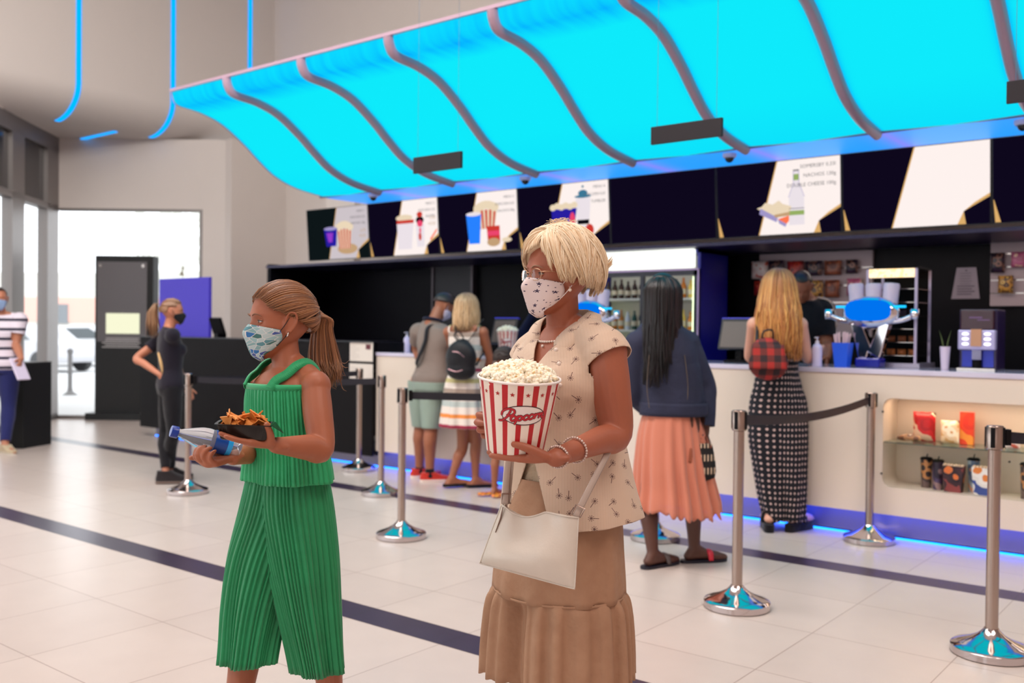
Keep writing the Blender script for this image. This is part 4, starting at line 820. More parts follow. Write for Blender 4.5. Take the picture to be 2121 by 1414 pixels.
# ================================================================ OUTSIDE
g = G(); g.add([(-80, -30, -.06), (3, -30, -.06), (3, 70, -.06), (-80, 70, -.06)], [(0, 1, 2, 3)]); g2 = struct('ground_outside', g, mat('pale paving', (205, 205, 205), .9, noise=.04, nscale=1))
p = PZ(145, 812); t = thing('bollard', 'thin grey bollard standing outside the far window', 'bollard', (p[0], p[1], -.06)); g = G(); g.lathe([(.16, -.06), (.06, .02), (.045, .1), (.045, .80)], (p[0], p[1], 0), 16); obj('shaft', g, mat('bollard grey', (120, 118, 118), .6), t, smooth=40); g = G(); g.ell((p[0], p[1], .84), .065, nu=14, nv=8); obj('knob', g, mat('bollard grey', (120, 118, 118), .6), t, smooth=True)
def car(px, py, D, rz, col, lab):
    p = PD(px, py, D); p[2] = -.06; t = thing('parked_car', lab, 'car', tuple(p), 0, 'cars parked outside'); R = rotz(rz); T = lambda V: np.asarray(V)@R.T+p
    pr = [(-2.1, .3), (-2.15, .75), (-1.6, .92), (-1.2, 1.38), (.5, 1.42), (1.2, .98), (2.0, .85), (2.15, .5), (2.1, .3)]; g = G(); rings = []
    for y_, s_ in ((-.85, .96), (-.75, 1), (.75, 1), (.85, .96)): rings.append([(a*s_, y_, b) for a, b in pr])
    g.loft(rings); g.V = [T(v) for v in g.V]; obj('body', g, mat('car paint '+lab[:6], col, .3), t, bevel=.05)
    g = G(); rings = [[(a, y_, b) for a, b in ((-1.45, .95), (-1.15, 1.30), (.45, 1.34), (1.0, .98))] for y_ in (-.86, .86)]; g.loft(rings); g.V = [T(v) for v in g.V]; obj('side_windows', g, mat('car glass', (110, 115, 118), .1), t)
    for a in (-1.35, 1.35):
        for b in (-.8, .8): g = G(); g.lathe([(.32, -.1), (.32, .1)], (0, 0, 0), 20, rotx(PI/2)); g.V = [T(v+np.array([a, b, .32])) for v in g.V]; obj('wheel', g, mat('tyre', (70, 70, 72), .8), t)
car(165, 700, 34, .9, (225, 225, 228), 'white parked car, blurred, outside the far window left of the totem'); car(60, 700, 30, .3, (200, 200, 205), 'silver parked car, blurred, seen through the side glass'); car(350, 705, 40, 1.2, (150, 150, 155), 'grey parked car outside, behind the staff woman')
# building far outside
P0 = PD(150, 640, 55); P0[2] = -.06; t = thing('distant_building', 'pale building with a red band, washed out beyond the windows', 'building', tuple(P0))
def fb(x0, x1, y0, y1, z0, z1): g = G(); g.prism([(x0, z0), (x1, z0), (x1, z1), (x0, z1)], P0+bk*y0, fr, (0, 0, 1), bk, y1-y0); return g
obj('wall', fb(-14, 9, 0, 6, 0, 4.4), mat('pale render', (225, 222, 215), .9), t); obj('red_band', fb(-14, 9, -.1, 0, 1.6, 3.0), mat('red band', (236, 186, 172), .8), t)
for k in range(6): obj('window', fb(-12+k*3.4, -10.4+k*3.4, -.15, -.08, 1.5, 2.6), mat('far window', (130, 135, 140), .3), t)
# tree outside
def tree(px, D, h, lab, seed):
    p = PD(px, 700, D); p[2] = -.06; t = thing('tree', lab, 'tree', tuple(p)); rd = random.Random(seed); g = G(); g.limb([p, p+[0, 0, h*.3], p+[.1, 0, h*.55]], [.16, .12, .06], 10); obj('trunk', g, mat('bark', (120, 105, 90), .9), t, smooth=True)
    V = []; F = []
    for k in range(700):
        d_ = unit([rd.gauss(0, 1) for _ in range(3)])*rd.random()**.4; c = p+np.array([d_[0]*h*.22, d_[1]*h*.22, h*.62+d_[2]*h*.36]); a = unit([rd.gauss(0, 1) for _ in range(3)])*.12; b = unit(np.cross(a, [rd.gauss(0, 1) for _ in range(3)]))*.09; n = len(V); V += [c-a, c+b, c+a, c-b]; F.append((n, n+1, n+2, n+3))
    g = G(); g.add(V, F); obj('foliage', g, mat('pale leaves', (246, 247, 240), .8), t)
tree(372, 26, 5.6, 'pale green tree outside the far window, right of the totem', 5)
# ================================================================ FIGURES: toolkit
FR3 = unit([CR[0], CR[1], 0]); BK3 = unit([CF[0], CF[1], 0]); UP3 = np.array([0, 0, 1.])
def fdir(a): a = math.radians(a); return BK3*math.cos(a)-FR3*math.sin(a)       # 0 = back to the camera, 90 = facing left, 180 = facing the camera
def rdir(a): f = fdir(a); return np.array([f[1], -f[0], 0])
def vw(r, u, b): return FR3*r+UP3*u+BK3*b                                       # metres right / up / away
def bake(g, voxel, it=4, fac=.5):
    me = bpy.data.meshes.new('tmp'); me.from_pydata(np.concatenate(g.V).tolist(), [], g.F); me.validate()
    o = bpy.data.objects.new('tmp', me); COL.objects.link(o)
    m = o.modifiers.new('r', 'REMESH'); m.mode = 'VOXEL'; m.voxel_size = voxel; m.adaptivity = 0
    if it: s = o.modifiers.new('s', 'SMOOTH'); s.factor = fac; s.iterations = it
    dg = bpy.context.evaluated_depsgraph_get(); dg.update(); em = bpy.data.meshes.new_from_object(o.evaluated_get(dg))
    n = len(em.vertices); V = np.zeros(n*3); em.vertices.foreach_get('co', V); F = [tuple(p.vertices) for p in em.polygons]
    bpy.data.objects.remove(o, do_unlink=True); bpy.data.meshes.remove(me); bpy.data.meshes.remove(em); return V.reshape(-1, 3), F
def cut(V, F, cuts, bis=(), pred=None):
    """cuts: (point, normal, radius): removes what lies on the normal's side within the radius"""
    bm_ = bmesh.new(); vs = [bm_.verts.new(v) for v in V]
    for f in F:
        try: bm_.faces.new([vs[i] for i in f])
        except ValueError: pass
    for co, no, rad, *kp in cuts:
        kp = kp[0] if kp else (lambda c: False)
        co = Vector(co); no = Vector(no).normalized(); fs = [f for f in bm_.faces if (f.calc_center_median()-co).length < rad*1.15 and not kp(np.array(f.calc_center_median()))]
        es = list({e for f in fs for e in f.edges}); v_ = list({v for f in fs for v in f.verts})
        bmesh.ops.bisect_plane(bm_, geom=fs+es+v_, plane_co=co, plane_no=no, dist=1e-6)
        kill = [f for f in bm_.faces if (f.calc_center_median()-co).dot(no) > 1e-5 and (f.calc_center_median()-co).length < rad and not kp(np.array(f.calc_center_median()))]
        bmesh.ops.delete(bm_, geom=kill, context='FACES')
    for co, no, rad in bis:
        co = Vector(co); fs = [f for f in bm_.faces if (f.calc_center_median()-co).length < rad]
        bmesh.ops.bisect_plane(bm_, geom=fs+list({e for f in fs for e in f.edges})+list({v for f in fs for v in f.verts}), plane_co=co, plane_no=Vector(no).normalized(), dist=1e-6)
    if pred: bmesh.ops.delete(bm_, geom=[f for f in bm_.faces if pred(np.array(f.calc_center_median()))], context='FACES')
    bm_.verts.ensure_lookup_table(); bm_.verts.index_update(); V2 = np.array([v.co[:] for v in bm_.verts]); F2 = [tuple(v.index for v in f.verts) for f in bm_.faces]; bm_.free(); return V2, F2
def wrap(name, VF, m, parent, **k):
    g = G(); g.add(VF[0], VF[1]); return obj(name, g, m, parent, smooth=True, **k)
def frame(a, pitch=0., roll=0.):
    """head/torso frame: columns right, forward, up; pitch>0 looks down"""
    B = basis(rdir(a), fdir(a), UP3); return B@rotx(-math.radians(pitch))@roty(math.radians(roll))
def sring(c, w, d, R, n=28, e=2.3, z=0.):
    th = np.arange(n)/n*2*PI; x = w*np.sign(np.cos(th))*abs(np.cos(th))**(2/e); y = d*np.sign(np.sin(th))*abs(np.sin(th))**(2/e)
    return np.array(c)+np.stack([x, y, np.full(n, z)], 1)@np.array(R).T
HP = [(.116, .012, .0, -.035), (.110, .036, .035, -.070), (.096, .054, .058, -.090), (.075, .067, .073, -.103), (.050, .0735, .084, -.108), (.022, .0755, .090, -.108), (.0, .074, .0865, -.102), (-.022, .0715, .086, -.092), (-.042, .067, .087, -.074), (-.062, .061, .086, -.052), (-.080, .053, .084, -.028), (-.096, .043, .082, -.004), (-.108, .031, .077, .018), (-.116, .014, .066, .034)]
def head_geo(g, C, R, s=1., nose=1., ears=True, chub=1.):
    zs = np.array([p[0] for p in HP])[::-1]; W_ = np.array([p[1] for p in HP])[::-1]; Ff = np.array([p[2] for p in HP])[::-1]; Bb = np.array([p[3] for p in HP])[::-1]
    zz = np.concatenate([[-.117], np.linspace(-.115, .113, 56), [.117]]); rings = []; n = 72; th = np.arange(n)/n*2*PI
    for z in zz:
        w, f, b = np.interp(z, zs, W_), np.interp(z, zs, Ff), np.interp(z, zs, Bb)
        if z in (zz[0], zz[-1]): w *= .35; f, b = (f+b)/2+(f-b)/2*.35, (f+b)/2-(f-b)/2*.35
        cy, dy = (f+b)/2, (f-b)/2; e = 2.25; x = w*chub*np.sign(np.cos(th))*abs(np.cos(th))**(2/e); y = cy+dy*np.sign(np.sin(th))*abs(np.sin(th))**(2/e)
        fr_ = np.clip((y-.02)/.05, 0, 1)
        def gs(x0, z0, sx, sz): return np.exp(-((x-x0)/sx)**2-((z-z0)/sz)**2)*fr_
        y = y+.020*nose*gs(0, -.028, .012, .012)+.012*nose*gs(0, -.012, .009, .018)+.006*nose*(gs(.012, -.032, .007, .007)+gs(-.012, -.032, .007, .007))
        y = y-.009*(gs(.032, .002, .016, .012)+gs(-.032, .002, .016, .012))+.0045*(gs(.03, .022, .02, .007)+gs(-.03, .022, .02, .007))+.004*(gs(.042, -.026, .016, .016)+gs(-.042, -.026, .016, .016))
        y = y+.0065*gs(0, -.058, .018, .0055)+.006*gs(0, -.070, .016, .0055)-.004*gs(0, -.064, .018, .0025)+.004*gs(0, -.098, .014, .012)
        rings.append(np.stack([x, y, np.full(n, z)], 1)@np.array(R).T*s+np.array(C))
    g.loft(rings)
    if ears:
        for k in (-1, 1):
            T = lambda *q: np.array(C)+np.array(R)@(np.array(q)*s)
            pts = [T(k*.074, .006, -.024), T(k*.082, .008, .004), T(k*.090, -.002, .028), T(k*.095, -.020, .027), T(k*.093, -.026, .004), T(k*.085, -.015, -.022), T(k*.077, .0, -.036)]
            g.limb(pts, np.array([.004, .0038, .004, .0042, .0042, .005, .0055])*s, 8, sub=4)
            g.ell(T(k*.081, -.008, 0), np.array([.0035, .018, .028])*s, np.array(R)@rotz(k*.42), 14, 10)
            g.limb([T(k*.080, -.004, .014), T(k*.083, -.010, .0), T(k*.078, .0, -.018)], [.003*s]*3, 6)
def eyes(parent, C, R, s, iris=(70, 50, 40)):
    for k in (-1, 1):
        T = lambda *q: np.array(C)+np.array(R)@(np.array(q)*s)
        c = T(k*.0315, .0668, .0015); g = G(); g.ell(c, .0112*s, np.array(R), 18, 12); e = obj('eye', g, mat('eye white', (215, 205, 200), .1), parent, smooth=True)
        g = G(); d = unit(np.array(R)@np.array([0, 1, -.08])); g.lathe([(.0062*s, 0), (.0045*s, .0012*s), (.0001, .0018*s)], c+d*.0096*s, 16, basis(unit(np.cross(d, UP3)), unit(np.cross(np.cross(d, UP3), d))*-1, d)); obj('iris', g, mat('iris', iris, .08), e, smooth=True)
        Rr = np.array(R); V, F = [], []      # upper and lower lid shells
        for nm, a0, a1, rr in (('upper', .34, 1.75, .0126), ('lower', -1.6, -.34, .0123)):
            g = G(); rings = []
            for a in np.linspace(a0, a1, 7):
                rings.append([c+Rr@(np.array([math.sin(b)*1.15, math.cos(b)*math.cos(a), math.cos(b)*math.sin(a)])*rr*s) for b in np.linspace(-1.35, 1.35, 13)])
            g.loft(rings, (False, False), closed=False); parent_skin = parent.get('_skin'); obj('eyelid', g, MC[parent_skin], parent, smooth=True, solid=.0012*s)
            if nm == 'upper': g = G(); g.tube(np.array(rings[0])*1., .0011*s, 6); obj('eyelashes', g, mat('lashes', (40, 26, 22), .6), parent)
def brow(parent, C, R, s, col):
    for k in (-1, 1):
        g = G(); T = lambda *q: np.array(C)+np.array(R)@(np.array(q)*s); g.tube([T(k*.012, .0905, .019), T(k*.028, .0905, .0245), T(k*.042, .0845, .0235), T(k*.054, .073, .016)], np.array([.0022, .003, .0026, .001])*s, 8, sub=4, flat=.6); obj('eyebrow', g, mat('brow%d' % col[0], col, .8), parent, smooth=True)
def hand(g, w, d, n, t, s=1., curl=(20, 20, 20, 20), spread=.0, thumb=(.65, .6, .25), tcurl=10, fr=1., tl=1.):
    """w wrist, d finger direction, n direction the palm faces, t thumb side"""
    d = unit(d); n = unit(np.array(n)-d*(np.array(n)@d)); t = unit(np.array(t)-d*(np.array(t)@d)-n*(np.array(t)@n)); w = np.array(w, float)
    K = [(.030, .088), (.0105, .092), (-.0095, .088), (-.0275, .079)]; L = [.072, .080, .073, .057]; Rr = [.0092, .0095, .0090, .0080]
    g.limb([w-d*.02*s, w+d*.02*s, w+d*.05*s, w+d*.078*s], np.array([.023, .025, .030, .030])*s, 16, flat=.52, up=n)
    for i in range(4):
        k = w+(t*K[i][0]+d*K[i][1])*s; g.limb([w+(t*K[i][0]*.5+d*.02)*s, k], np.array([.012, .0115])*s, 10, sub=0)
        p = k; pts = [p]; a = 0.; dd = unit(d+t*spread*(1.5-i)/1.5)
        for j, (fr_, cf) in enumerate(((.45, .8), (.30, 1.1), (.25, .7))):
            a += math.radians(curl[i])*cf; v = dd*math.cos(a)+n*math.sin(a); p = p+v*L[i]*fr_*s; pts.append(p)
        g.limb(pts, np.array([Rr[i]*1.08, Rr[i], Rr[i]*.93, Rr[i]*.78])*s*fr, 10, sub=3)
    b = w+(d*.022+t*.018+n*.004)*s; v = unit(d*thumb[0]+t*thumb[1]+n*thumb[2]); p1 = b+v*.040*s*tl; a = math.radians(tcurl); ax = unit(d-v*(d@v)); v2 = unit(v*math.cos(a)+ax*math.sin(a)); p2 = p1+v2*.034*s*tl; v3 = unit(v*math.cos(2*a)+ax*math.sin(2*a)); p3 = p2+v3*.024*s*tl
    g.limb([b, p1, p2, p3], np.array([.0150, .0128, .0108, .0090])*s, 12, sub=3)
    return p3
def foot(g, ank, fdr, s=1.):
    f = unit([fdr[0], fdr[1], 0]); z0 = ank[2]-.075*s; a = np.array(ank)
    heel = a-f*.035*s; heel[2] = z0+.032*s; mid = a+f*.07*s; mid[2] = z0+.036*s; ball = a+f*.135*s; ball[2] = z0+.022*s; toe = a+f*.185*s; toe[2] = z0+.016*s
    g.limb([heel, mid, ball, toe], np.array([.033, .036, .044, .032])*s, 14, flat=.75, up=UP3, sub=3); g.cap(a+np.array([0, 0, .0]), heel, .034*s, .03*s); g.cap(a, mid, .036*s, .032*s)
class Body:
    """joints in the hall's frame; widths in metres"""
    def __init__(self, **k): self.__dict__.update(k)
def std_body(x, y, H, a, ah=None, lean=0., hw=1., fem=True, gd=1.):
    """default standing figure on the floor at (x,y), facing a (deg), head facing ah"""
    f, r = fdir(a), rdir(a); o = np.array([x, y, 0.]); P = lambda fr_, z, si=0.: o+f*(fr_*H)+r*(si*H)+UP3*(z*H); b = Body(H=H, a=a, ah=a if ah is None else ah, s=H/1.7, hp=0., hr=0.); L = math.sin(math.radians(lean))
    sw = .098 if fem else .112
    b.pel = P(0, .53); b.wai = P(.0+L*.08, .62); b.che = P(L*.18, .73); b.neck = P(-.012+L*.28, .835); b.head = P(.012+L*.34, .932)
    b.sh = {k: P(-.005+L*.26, .805, k*sw) for k in (1, -1)}; b.el = {k: P(-.015+L*.14, .625, k*(sw+.025)) for k in (1, -1)}; b.wr = {k: P(.03+L*.1, .485, k*(sw+.03)) for k in (1, -1)}
    b.hip = {k: P(0, .52, k*.052) for k in (1, -1)}; b.kn = {k: P(.008, .285, k*.055) for k in (1, -1)}; b.an = {k: P(-.012, .048, k*.055) for k in (1, -1)}; b.ff = {1: f, -1: f}
    q = (1. if fem else 1.12)*hw*H/1.7; b.hw = hw
    b.T = [(b.pel-UP3*.05*H, .150*q, .110*q), (b.pel+UP3*.01*H, .172*q, .122*q), ((b.pel+b.wai)/2, .155*q, .112*q), (b.wai, (.128 if fem else .140)*q, .098*q), ((b.wai+b.che)/2, .140*q, .104*q), (b.che, (.155 if fem else .168)*q, .113*q), (b.che*.4+b.neck*.6-f*.005, .148*q, .088*q), (b.neck-UP3*.008, .085*q, .062*q), (b.neck+UP3*.012, .052*q, .052*q)]
    b.arm = np.array([.050, .046, .038, .037, .034, .025])*q*(1.0 if fem else 1.08); b.leg = np.array([.088, .078, .056, .052, .055, .034])*q; b.fem = fem; b.hs = H/1.7*.97
    return b
def torso_geo(g, b, inf=0., chest=True, i0=0, i1=None):
    R = frame(b.a); T = b.T[i0:i1]; P = np.array([t[0] for t in T]); W_ = np.array([[t[1]+inf, t[2]+inf] for t in T]); Ps, w = spline(P, W_[:, 0], 4); _, d = spline(P, W_[:, 1], 4)
    g.loft([sring(p, a_, c_, R) for p, a_, c_ in zip(Ps, w, d)])
    q = b.s*b.hw
    if chest:
        f, r = fdir(b.a), rdir(b.a)
        if b.fem:
            for k in (1, -1): g.ell(b.che+f*.075*q+r*k*.068*q-UP3*.005, np.array([.058, .055, .055])*q+inf, R, 18, 12)
        for k in (1, -1):
            g.ell(b.pel-f*.045*q+r*k*.06*q-UP3*.02, np.array([.075, .075, .08])*q+inf*.7, R, 18, 12); g.limb([b.neck+UP3*.02-f*.01, b.sh[k]*.5+b.neck*.5+UP3*.016*q-f*.01, b.sh[k]], np.array([.042, .038, .042])*q*getattr(b, 'trap', 1.)+inf*.6, 14, sub=3)
def arm_geo(g, b, k, inf=0., t0=0., t1=2., sub=5):
    """t 0..1 upper arm, 1..2 forearm"""
    S, E_, W_ = b.sh[k], b.el[k], b.wr[k]; pts = [S, (S*.55+E_*.45), E_, E_*.72+W_*.28, W_*.55+E_*.45, W_]; r = b.arm; tt = [0, .5, 1, 1.3, 1.6, 2]
    P, rr = [], []
    for i in range(6):
        if tt[i] < t1: P.append(pts[i]); rr.append(r[i]+inf)
    def at(t): return S+(E_-S)*t if t <= 1 else E_+(W_-E_)*(t-1)
    if t1 < 2: P.append(at(t1)); rr.append(np.interp(t1, tt, r)+inf)
    else: P.append(W_) if not np.allclose(P[-1], W_) else None; rr = rr+[r[5]+inf] if len(rr) < len(P) else rr
    g.limb(P, rr, 18, sub=sub)
    if t0 == 0: g.ell(S, (r[0]+.004+inf), None, 16, 12)
def leg_geo(g, b, k, inf=0., t1=2.):
    H_, K_, A_ = b.hip[k], b.kn[k], b.an[k]; back = -fdir(b.a)*.012; pts = [H_, H_*.5+K_*.5, K_, K_*.7+A_*.3+back, K_*.5+A_*.5+back*.7, A_]; tt = [0, .5, 1, 1.3, 1.5, 2]; P, rr = [], []
    for i in range(6):
        if tt[i] < t1: P.append(pts[i]); rr.append(b.leg[[0, 1, 2, 4, 4, 5][i]]*(1 if i != 4 else .85)+inf)
    def at(t): return H_+(K_-H_)*t if t <= 1 else K_+(A_-K_)*(t-1)
    e = at(min(t1, 2)); P.append(e); rr.append(np.interp(min(t1, 2), tt, [b.leg[0], b.leg[1], b.leg[2], b.leg[4], b.leg[4]*.85, b.leg[5]])+inf); 
    if np.allclose(P[-1], P[-2]): P.pop(); rr.pop()
    g.limb(P, rr, 18, sub=5)
def hand_default(b, k):
    d = unit(b.wr[k]-b.el[k]); n = -rdir(b.a)*k; return dict(w=b.wr[k], d=d, n=n, t=fdir(b.a), s=b.s*.95, curl=(25, 28, 32, 36))
def keep_off(b):
    """hands and elbows stay in front of or above the counter"""
    for dct in (b.el, b.wr):
        for k in (1, -1):
            p = np.array(dct[k])
            if p[1] > 6.52 and p[2] < 1.21:
                if p[2] > 1.02: p[2] = 1.215
                else: p[1] = 6.52
            dct[k] = p
def make_body(b, parent, skin, voxel=.008, it=3, hands=None, feet=True, ears=True, nose=1., legs=True, name='body', extra=None):
    g = G(); torso_geo(g, b); R = frame(b.ah, b.hp, b.hr); nd = unit(b.head-b.neck); g.limb([b.neck-nd*.03, b.neck+nd*.02, b.head-R[:, 2]*.06*b.hs-R[:, 1]*.015], np.array([.062, .052, .050])*b.s*getattr(b, 'nk', 1 if b.fem else 1.12), 18, sub=3)
    head_geo(g, b.head, R, b.hs, nose, ears)
    for k in (1, -1):
        arm_geo(g, b, k); 
        if legs: leg_geo(g, b, k)
        if feet: foot(g, b.an[k], b.ff[k], b.s)
        hd = (hands or {}).get(k, 'd')
        if hd == 'd': hd = hand_default(b, k)
        if hd: hand(g, **hd)
    if extra: extra(g)
    VF = bake(g, voxel, it); parent['_skin'] = skin.name
    o = wrap(name, VF, skin, parent); return o
def skin_mat(name, col, rough=.5):
    t = NT(name); n1 = t.noise(t.obj(), 9., 4.); n2 = t.noise(t.obj(), 260., 2.); c = lin(col); a = tuple(v*.86 for v in c)+(1,); b = tuple(min(1, v*1.08) for v in c)+(1,)
    t.col(t.mix(n1, a, b)) if False else t.L.new(_mix(t, n1, a, b), t.b.inputs['Base Color']); t.rough(rough); t.b.inputs['Subsurface Weight'].default_value = .12; t.b.inputs['Subsurface Radius'].default_value = (.010, .004, .002); t.b.inputs['Subsurface Scale'].default_value = 1.
    t.bump(n2, .08, .001); return t.m
def _mix(t, f, a, b):
    o = t.n('ShaderNodeMix', data_type='RGBA'); t.L.new(f, o.inputs[0]); o.inputs[6].default_value = a; o.inputs[7].default_value = b; return o.outputs[2]
def hair_mat(name, c0, c1, c2, root=None):
    t = NT(name); u, v, w = t.sep(t.uv()); wn = t.n('ShaderNodeTexWhiteNoise', noise_dimensions='1D'); t.L.new(t.math('MULTIPLY', u, 917.), wn.inputs['W'])
    hc = t.ramp(wn.outputs['Value'], [(0, c0), (.5, c1), (1, c2)])
    if root: hc = t.mix(t.math('MINIMUM', t.math('MULTIPLY', v, 1.7), 1.), root, hc)
    t.col(hc); t.rough(.42); t.b.inputs['Anisotropic'].default_value = .4; return t.m
def fabric(name, col, rough=.85, wrinkle=.5, sc=9., weave=0.):
    t = NT(name); n1 = t.noise(t.obj(), sc, 3.); t.col(col); t.rough(rough); t.b.inputs['Sheen Weight'].default_value = .15; t.b.inputs['Specular IOR Level'].default_value = .25
    t.bump(n1, wrinkle, .02); return t.m
class Scalp:
    def __init__(s, C, R, sc, off=.0): s.C = np.array(C); s.R = np.array(R); s.s = sc; s.off = off
    def p(s, th, ph, off=0.):
        """th polar from the crown, ph azimuth: 0 front, 90 = figure's left side, 180 back"""
        d = np.array([-math.sin(th)*math.sin(ph), math.sin(th)*math.cos(ph), math.cos(th)]); r = np.array([.079, .103, .101])
        q = np.array([0, -.012, .018])+d*(r+off+s.off); return s.C+s.R@(q*s.s)
    def pd(s, d, off=0.): d = unit(d); q = np.array([0, -.012, .018])+d*(np.array([.079, .103, .101])+off+s.off); return s.C+s.R@(q*s.s)
def lock(g, pts, r, rd, n=5, taper=(.5, 1, 1, .15)):
    m = len(pts); rr = np.interp(np.linspace(0, 1, m), np.linspace(0, 1, len(taper)), taper)*r; g.tube(pts, rr, n, True, 0, None, None, rd.random())
def cap_geo(g, sc, th1, off=.004, n=36, m=14):
    """closed shell over the skull: th1(ph) gives where it ends"""
    rings = []
    for i in range(m): rings.append([sc.p(.02+(th1(2*PI*j/n)-.02)*i/(m-1), 2*PI*j/n, off) for j in range(n)])
    for i in range(m-1, -1, -1): rings.append([sc.p(.02+(th1(2*PI*j/n)-.02)*i/(m-1), 2*PI*j/n, -.012) for j in range(n)])
    g.loft(rings)
def falling_hair(name, b, parent, m, zend, n=420, r=.0045, spread=1., front=True, seed=1, wave=.004, puff=.006, tip=.05, thm=1.35, phr=(40, 320), body_off=.0, taper=(.5, 1, 1, .3)):
    """hair from the crown over the skull, then hanging to zend"""
    rd = random.Random(seed); R = frame(b.ah, b.hp, b.hr); sc = Scalp(b.head, R, b.hs, .004); g = G(); cap_geo(g, sc, lambda ph: 1.05 if math.cos(ph) > .55 else (1.55 if math.cos(ph) > -.2 else 1.9), .004)
    for i in range(n):
        ph = math.radians(rd.uniform(*phr)); t1 = thm*rd.uniform(.92, 1.05); pts = []; o0 = rd.uniform(0, puff); th0 = rd.uniform(.05, .9) if i % 2 else .08; ph0 = ph+rd.uniform(-.3, .3)*(1 if th0 < .5 else 0)
        for k in range(7): q = k/6; pts.append(sc.p(th0+(t1-th0)*q, ph0+(ph-ph0)*min(1, q*1.6), o0+puff*q))
        e = pts[-1]; c = np.array([b.head[0], b.head[1]]); out = (e[:2]-c)*spread; ze = zend+rd.uniform(-1, 1)*tip; w1 = rd.uniform(0, 6)
        for k in range(1, 8):
            q = k/7; p = np.array([c[0]+out[0]*(1+.0*q)+body_off*q*(-fdir(b.a)[0]), c[1]+out[1]+body_off*q*(-fdir(b.a)[1]), e[2]+(ze-e[2])*q]); p = p*(1)+0; w = wave*math.sin(w1+q*9); p[:2] += rdir(b.a)[:2]*w; p0 = np.array([e[0], e[1], p[2]]); sm = min(1, q*2); p = p0*(1-sm)+p*sm; pts.append(p)
        lock(g, pts, r*rd.uniform(.7, 1.2), rd, 5, taper)
    return obj(name, g, m, parent, smooth=True)
def shirt_geo(b, inf=.012, sleeve=.55, hem=0., extra=None, voxel=.010, it=5, neck=.035, sl=None, hemr=.34, keep=None):
    g = G(); torso_geo(g, b, inf)
    for k in (1, -1): arm_geo(g, b, k, inf+.006, 0., (sl or {}).get(k, sleeve))
    if extra: extra(g)
    V, F = bake(g, voxel, it); cuts = [(b.neck+UP3*(neck-.02), UP3+fdir(b.a)*.25, .10*b.s+.02)]
    zc = b.T[0][0][2]-.02
    cuts.append((np.array([b.pel[0], b.pel[1], b.pel[2]+hem]), -UP3, hemr)+((keep,) if keep else ()))
    for k in (1, -1):
        t = (sl or {}).get(k, sleeve)
        if t <= 1: p = b.sh[k]+(b.el[k]-b.sh[k])*(t-.03); d = unit(b.el[k]-b.sh[k])
        else: p = b.el[k]+(b.wr[k]-b.el[k])*(t-1-.04); d = unit(b.wr[k]-b.el[k])
        cuts.append((p, d, .095*b.s))
    return cut(V, F, cuts)
def trouser_geo(b, inf=.010, t1=1.9, voxel=.010, waist=.02, wz=None):
    g = G(); torso_geo(g, b, inf, False, 0, 4)
    q = b.s*b.hw
    for k in (1, -1): leg_geo(g, b, k, inf, t1); g.ell(b.pel-fdir(b.a)*.045*q+rdir(b.a)*k*.06*q-UP3*.02, np.array([.075, .075, .08])*q+inf*.7, frame(b.a), 18, 12)
    V, F = bake(g, voxel, 4); cuts = [((b.wai+UP3*(waist-.04)) if wz is None else b.pel+UP3*wz, UP3, .3)]
    for k in (1, -1):
        if t1 <= 1: p = b.hip[k]+(b.kn[k]-b.hip[k])*t1; d = unit(b.kn[k]-b.hip[k])
        else: p = b.kn[k]+(b.an[k]-b.kn[k])*(t1-1); d = unit(b.an[k]-b.kn[k])
        cuts.append((p, d, .13*b.s if t1 > 1 else .16*b.s))
    return cut(V, F, cuts)
def skirt(name, parent, m, rings, folds, amp, solid=.003, seed=2, n=240, crease=None, drop=0., rag=.0, ph0=0.):
    """rings: list of (centre, half width, half depth, facing, fold strength 0..1)"""
    rd = random.Random(seed); fr_ = [(rd.uniform(.75, 1.25)*folds, rd.uniform(0, 6.28), rd.uniform(.5, 1)) for _ in range(3)]; P = np.array([r[0] for r in rings]); col = [spline(P, np.array([r[i] for r in rings], float)+(0), 6)[1] for i in (1, 2, 4)]; A_ = spline(P, np.array([r[3] for r in rings], float)+1000, 6)[1]-1000; Ps = spline(P, np.ones(len(P)), 6)[0]
    th = np.arange(n)/n*2*PI; out = []; wob = sum(a*np.sin(np.round(f)*th+p) for f, p, a in fr_)/2.2; wob = np.sign(wob)*abs(wob)**.8
    for i in range(len(Ps)):
        R = frame(A_[i]); st = col[2][i]; k = 1+amp*st*wob
        if crease: k = k*(1-crease*st*np.exp(-((np.angle(np.exp(1j*(th-PI/2-ph0))))/.22)**2))
        x = col[0][i]*np.cos(th)*k; y = col[1][i]*np.sin(th)*k; z = np.full(n, 0.)+(drop*st*np.sin(th*3+1)*.3 if i > len(Ps)*.5 else 0)-rag*abs(wob)*st*(i > len(Ps)-3)
        out.append(Ps[i]+np.stack([x, y, z], 1)@R.T)
    g = G(); g.loft(out, (False, False)); return obj(name, g, m, parent, smooth=True, solid=solid)
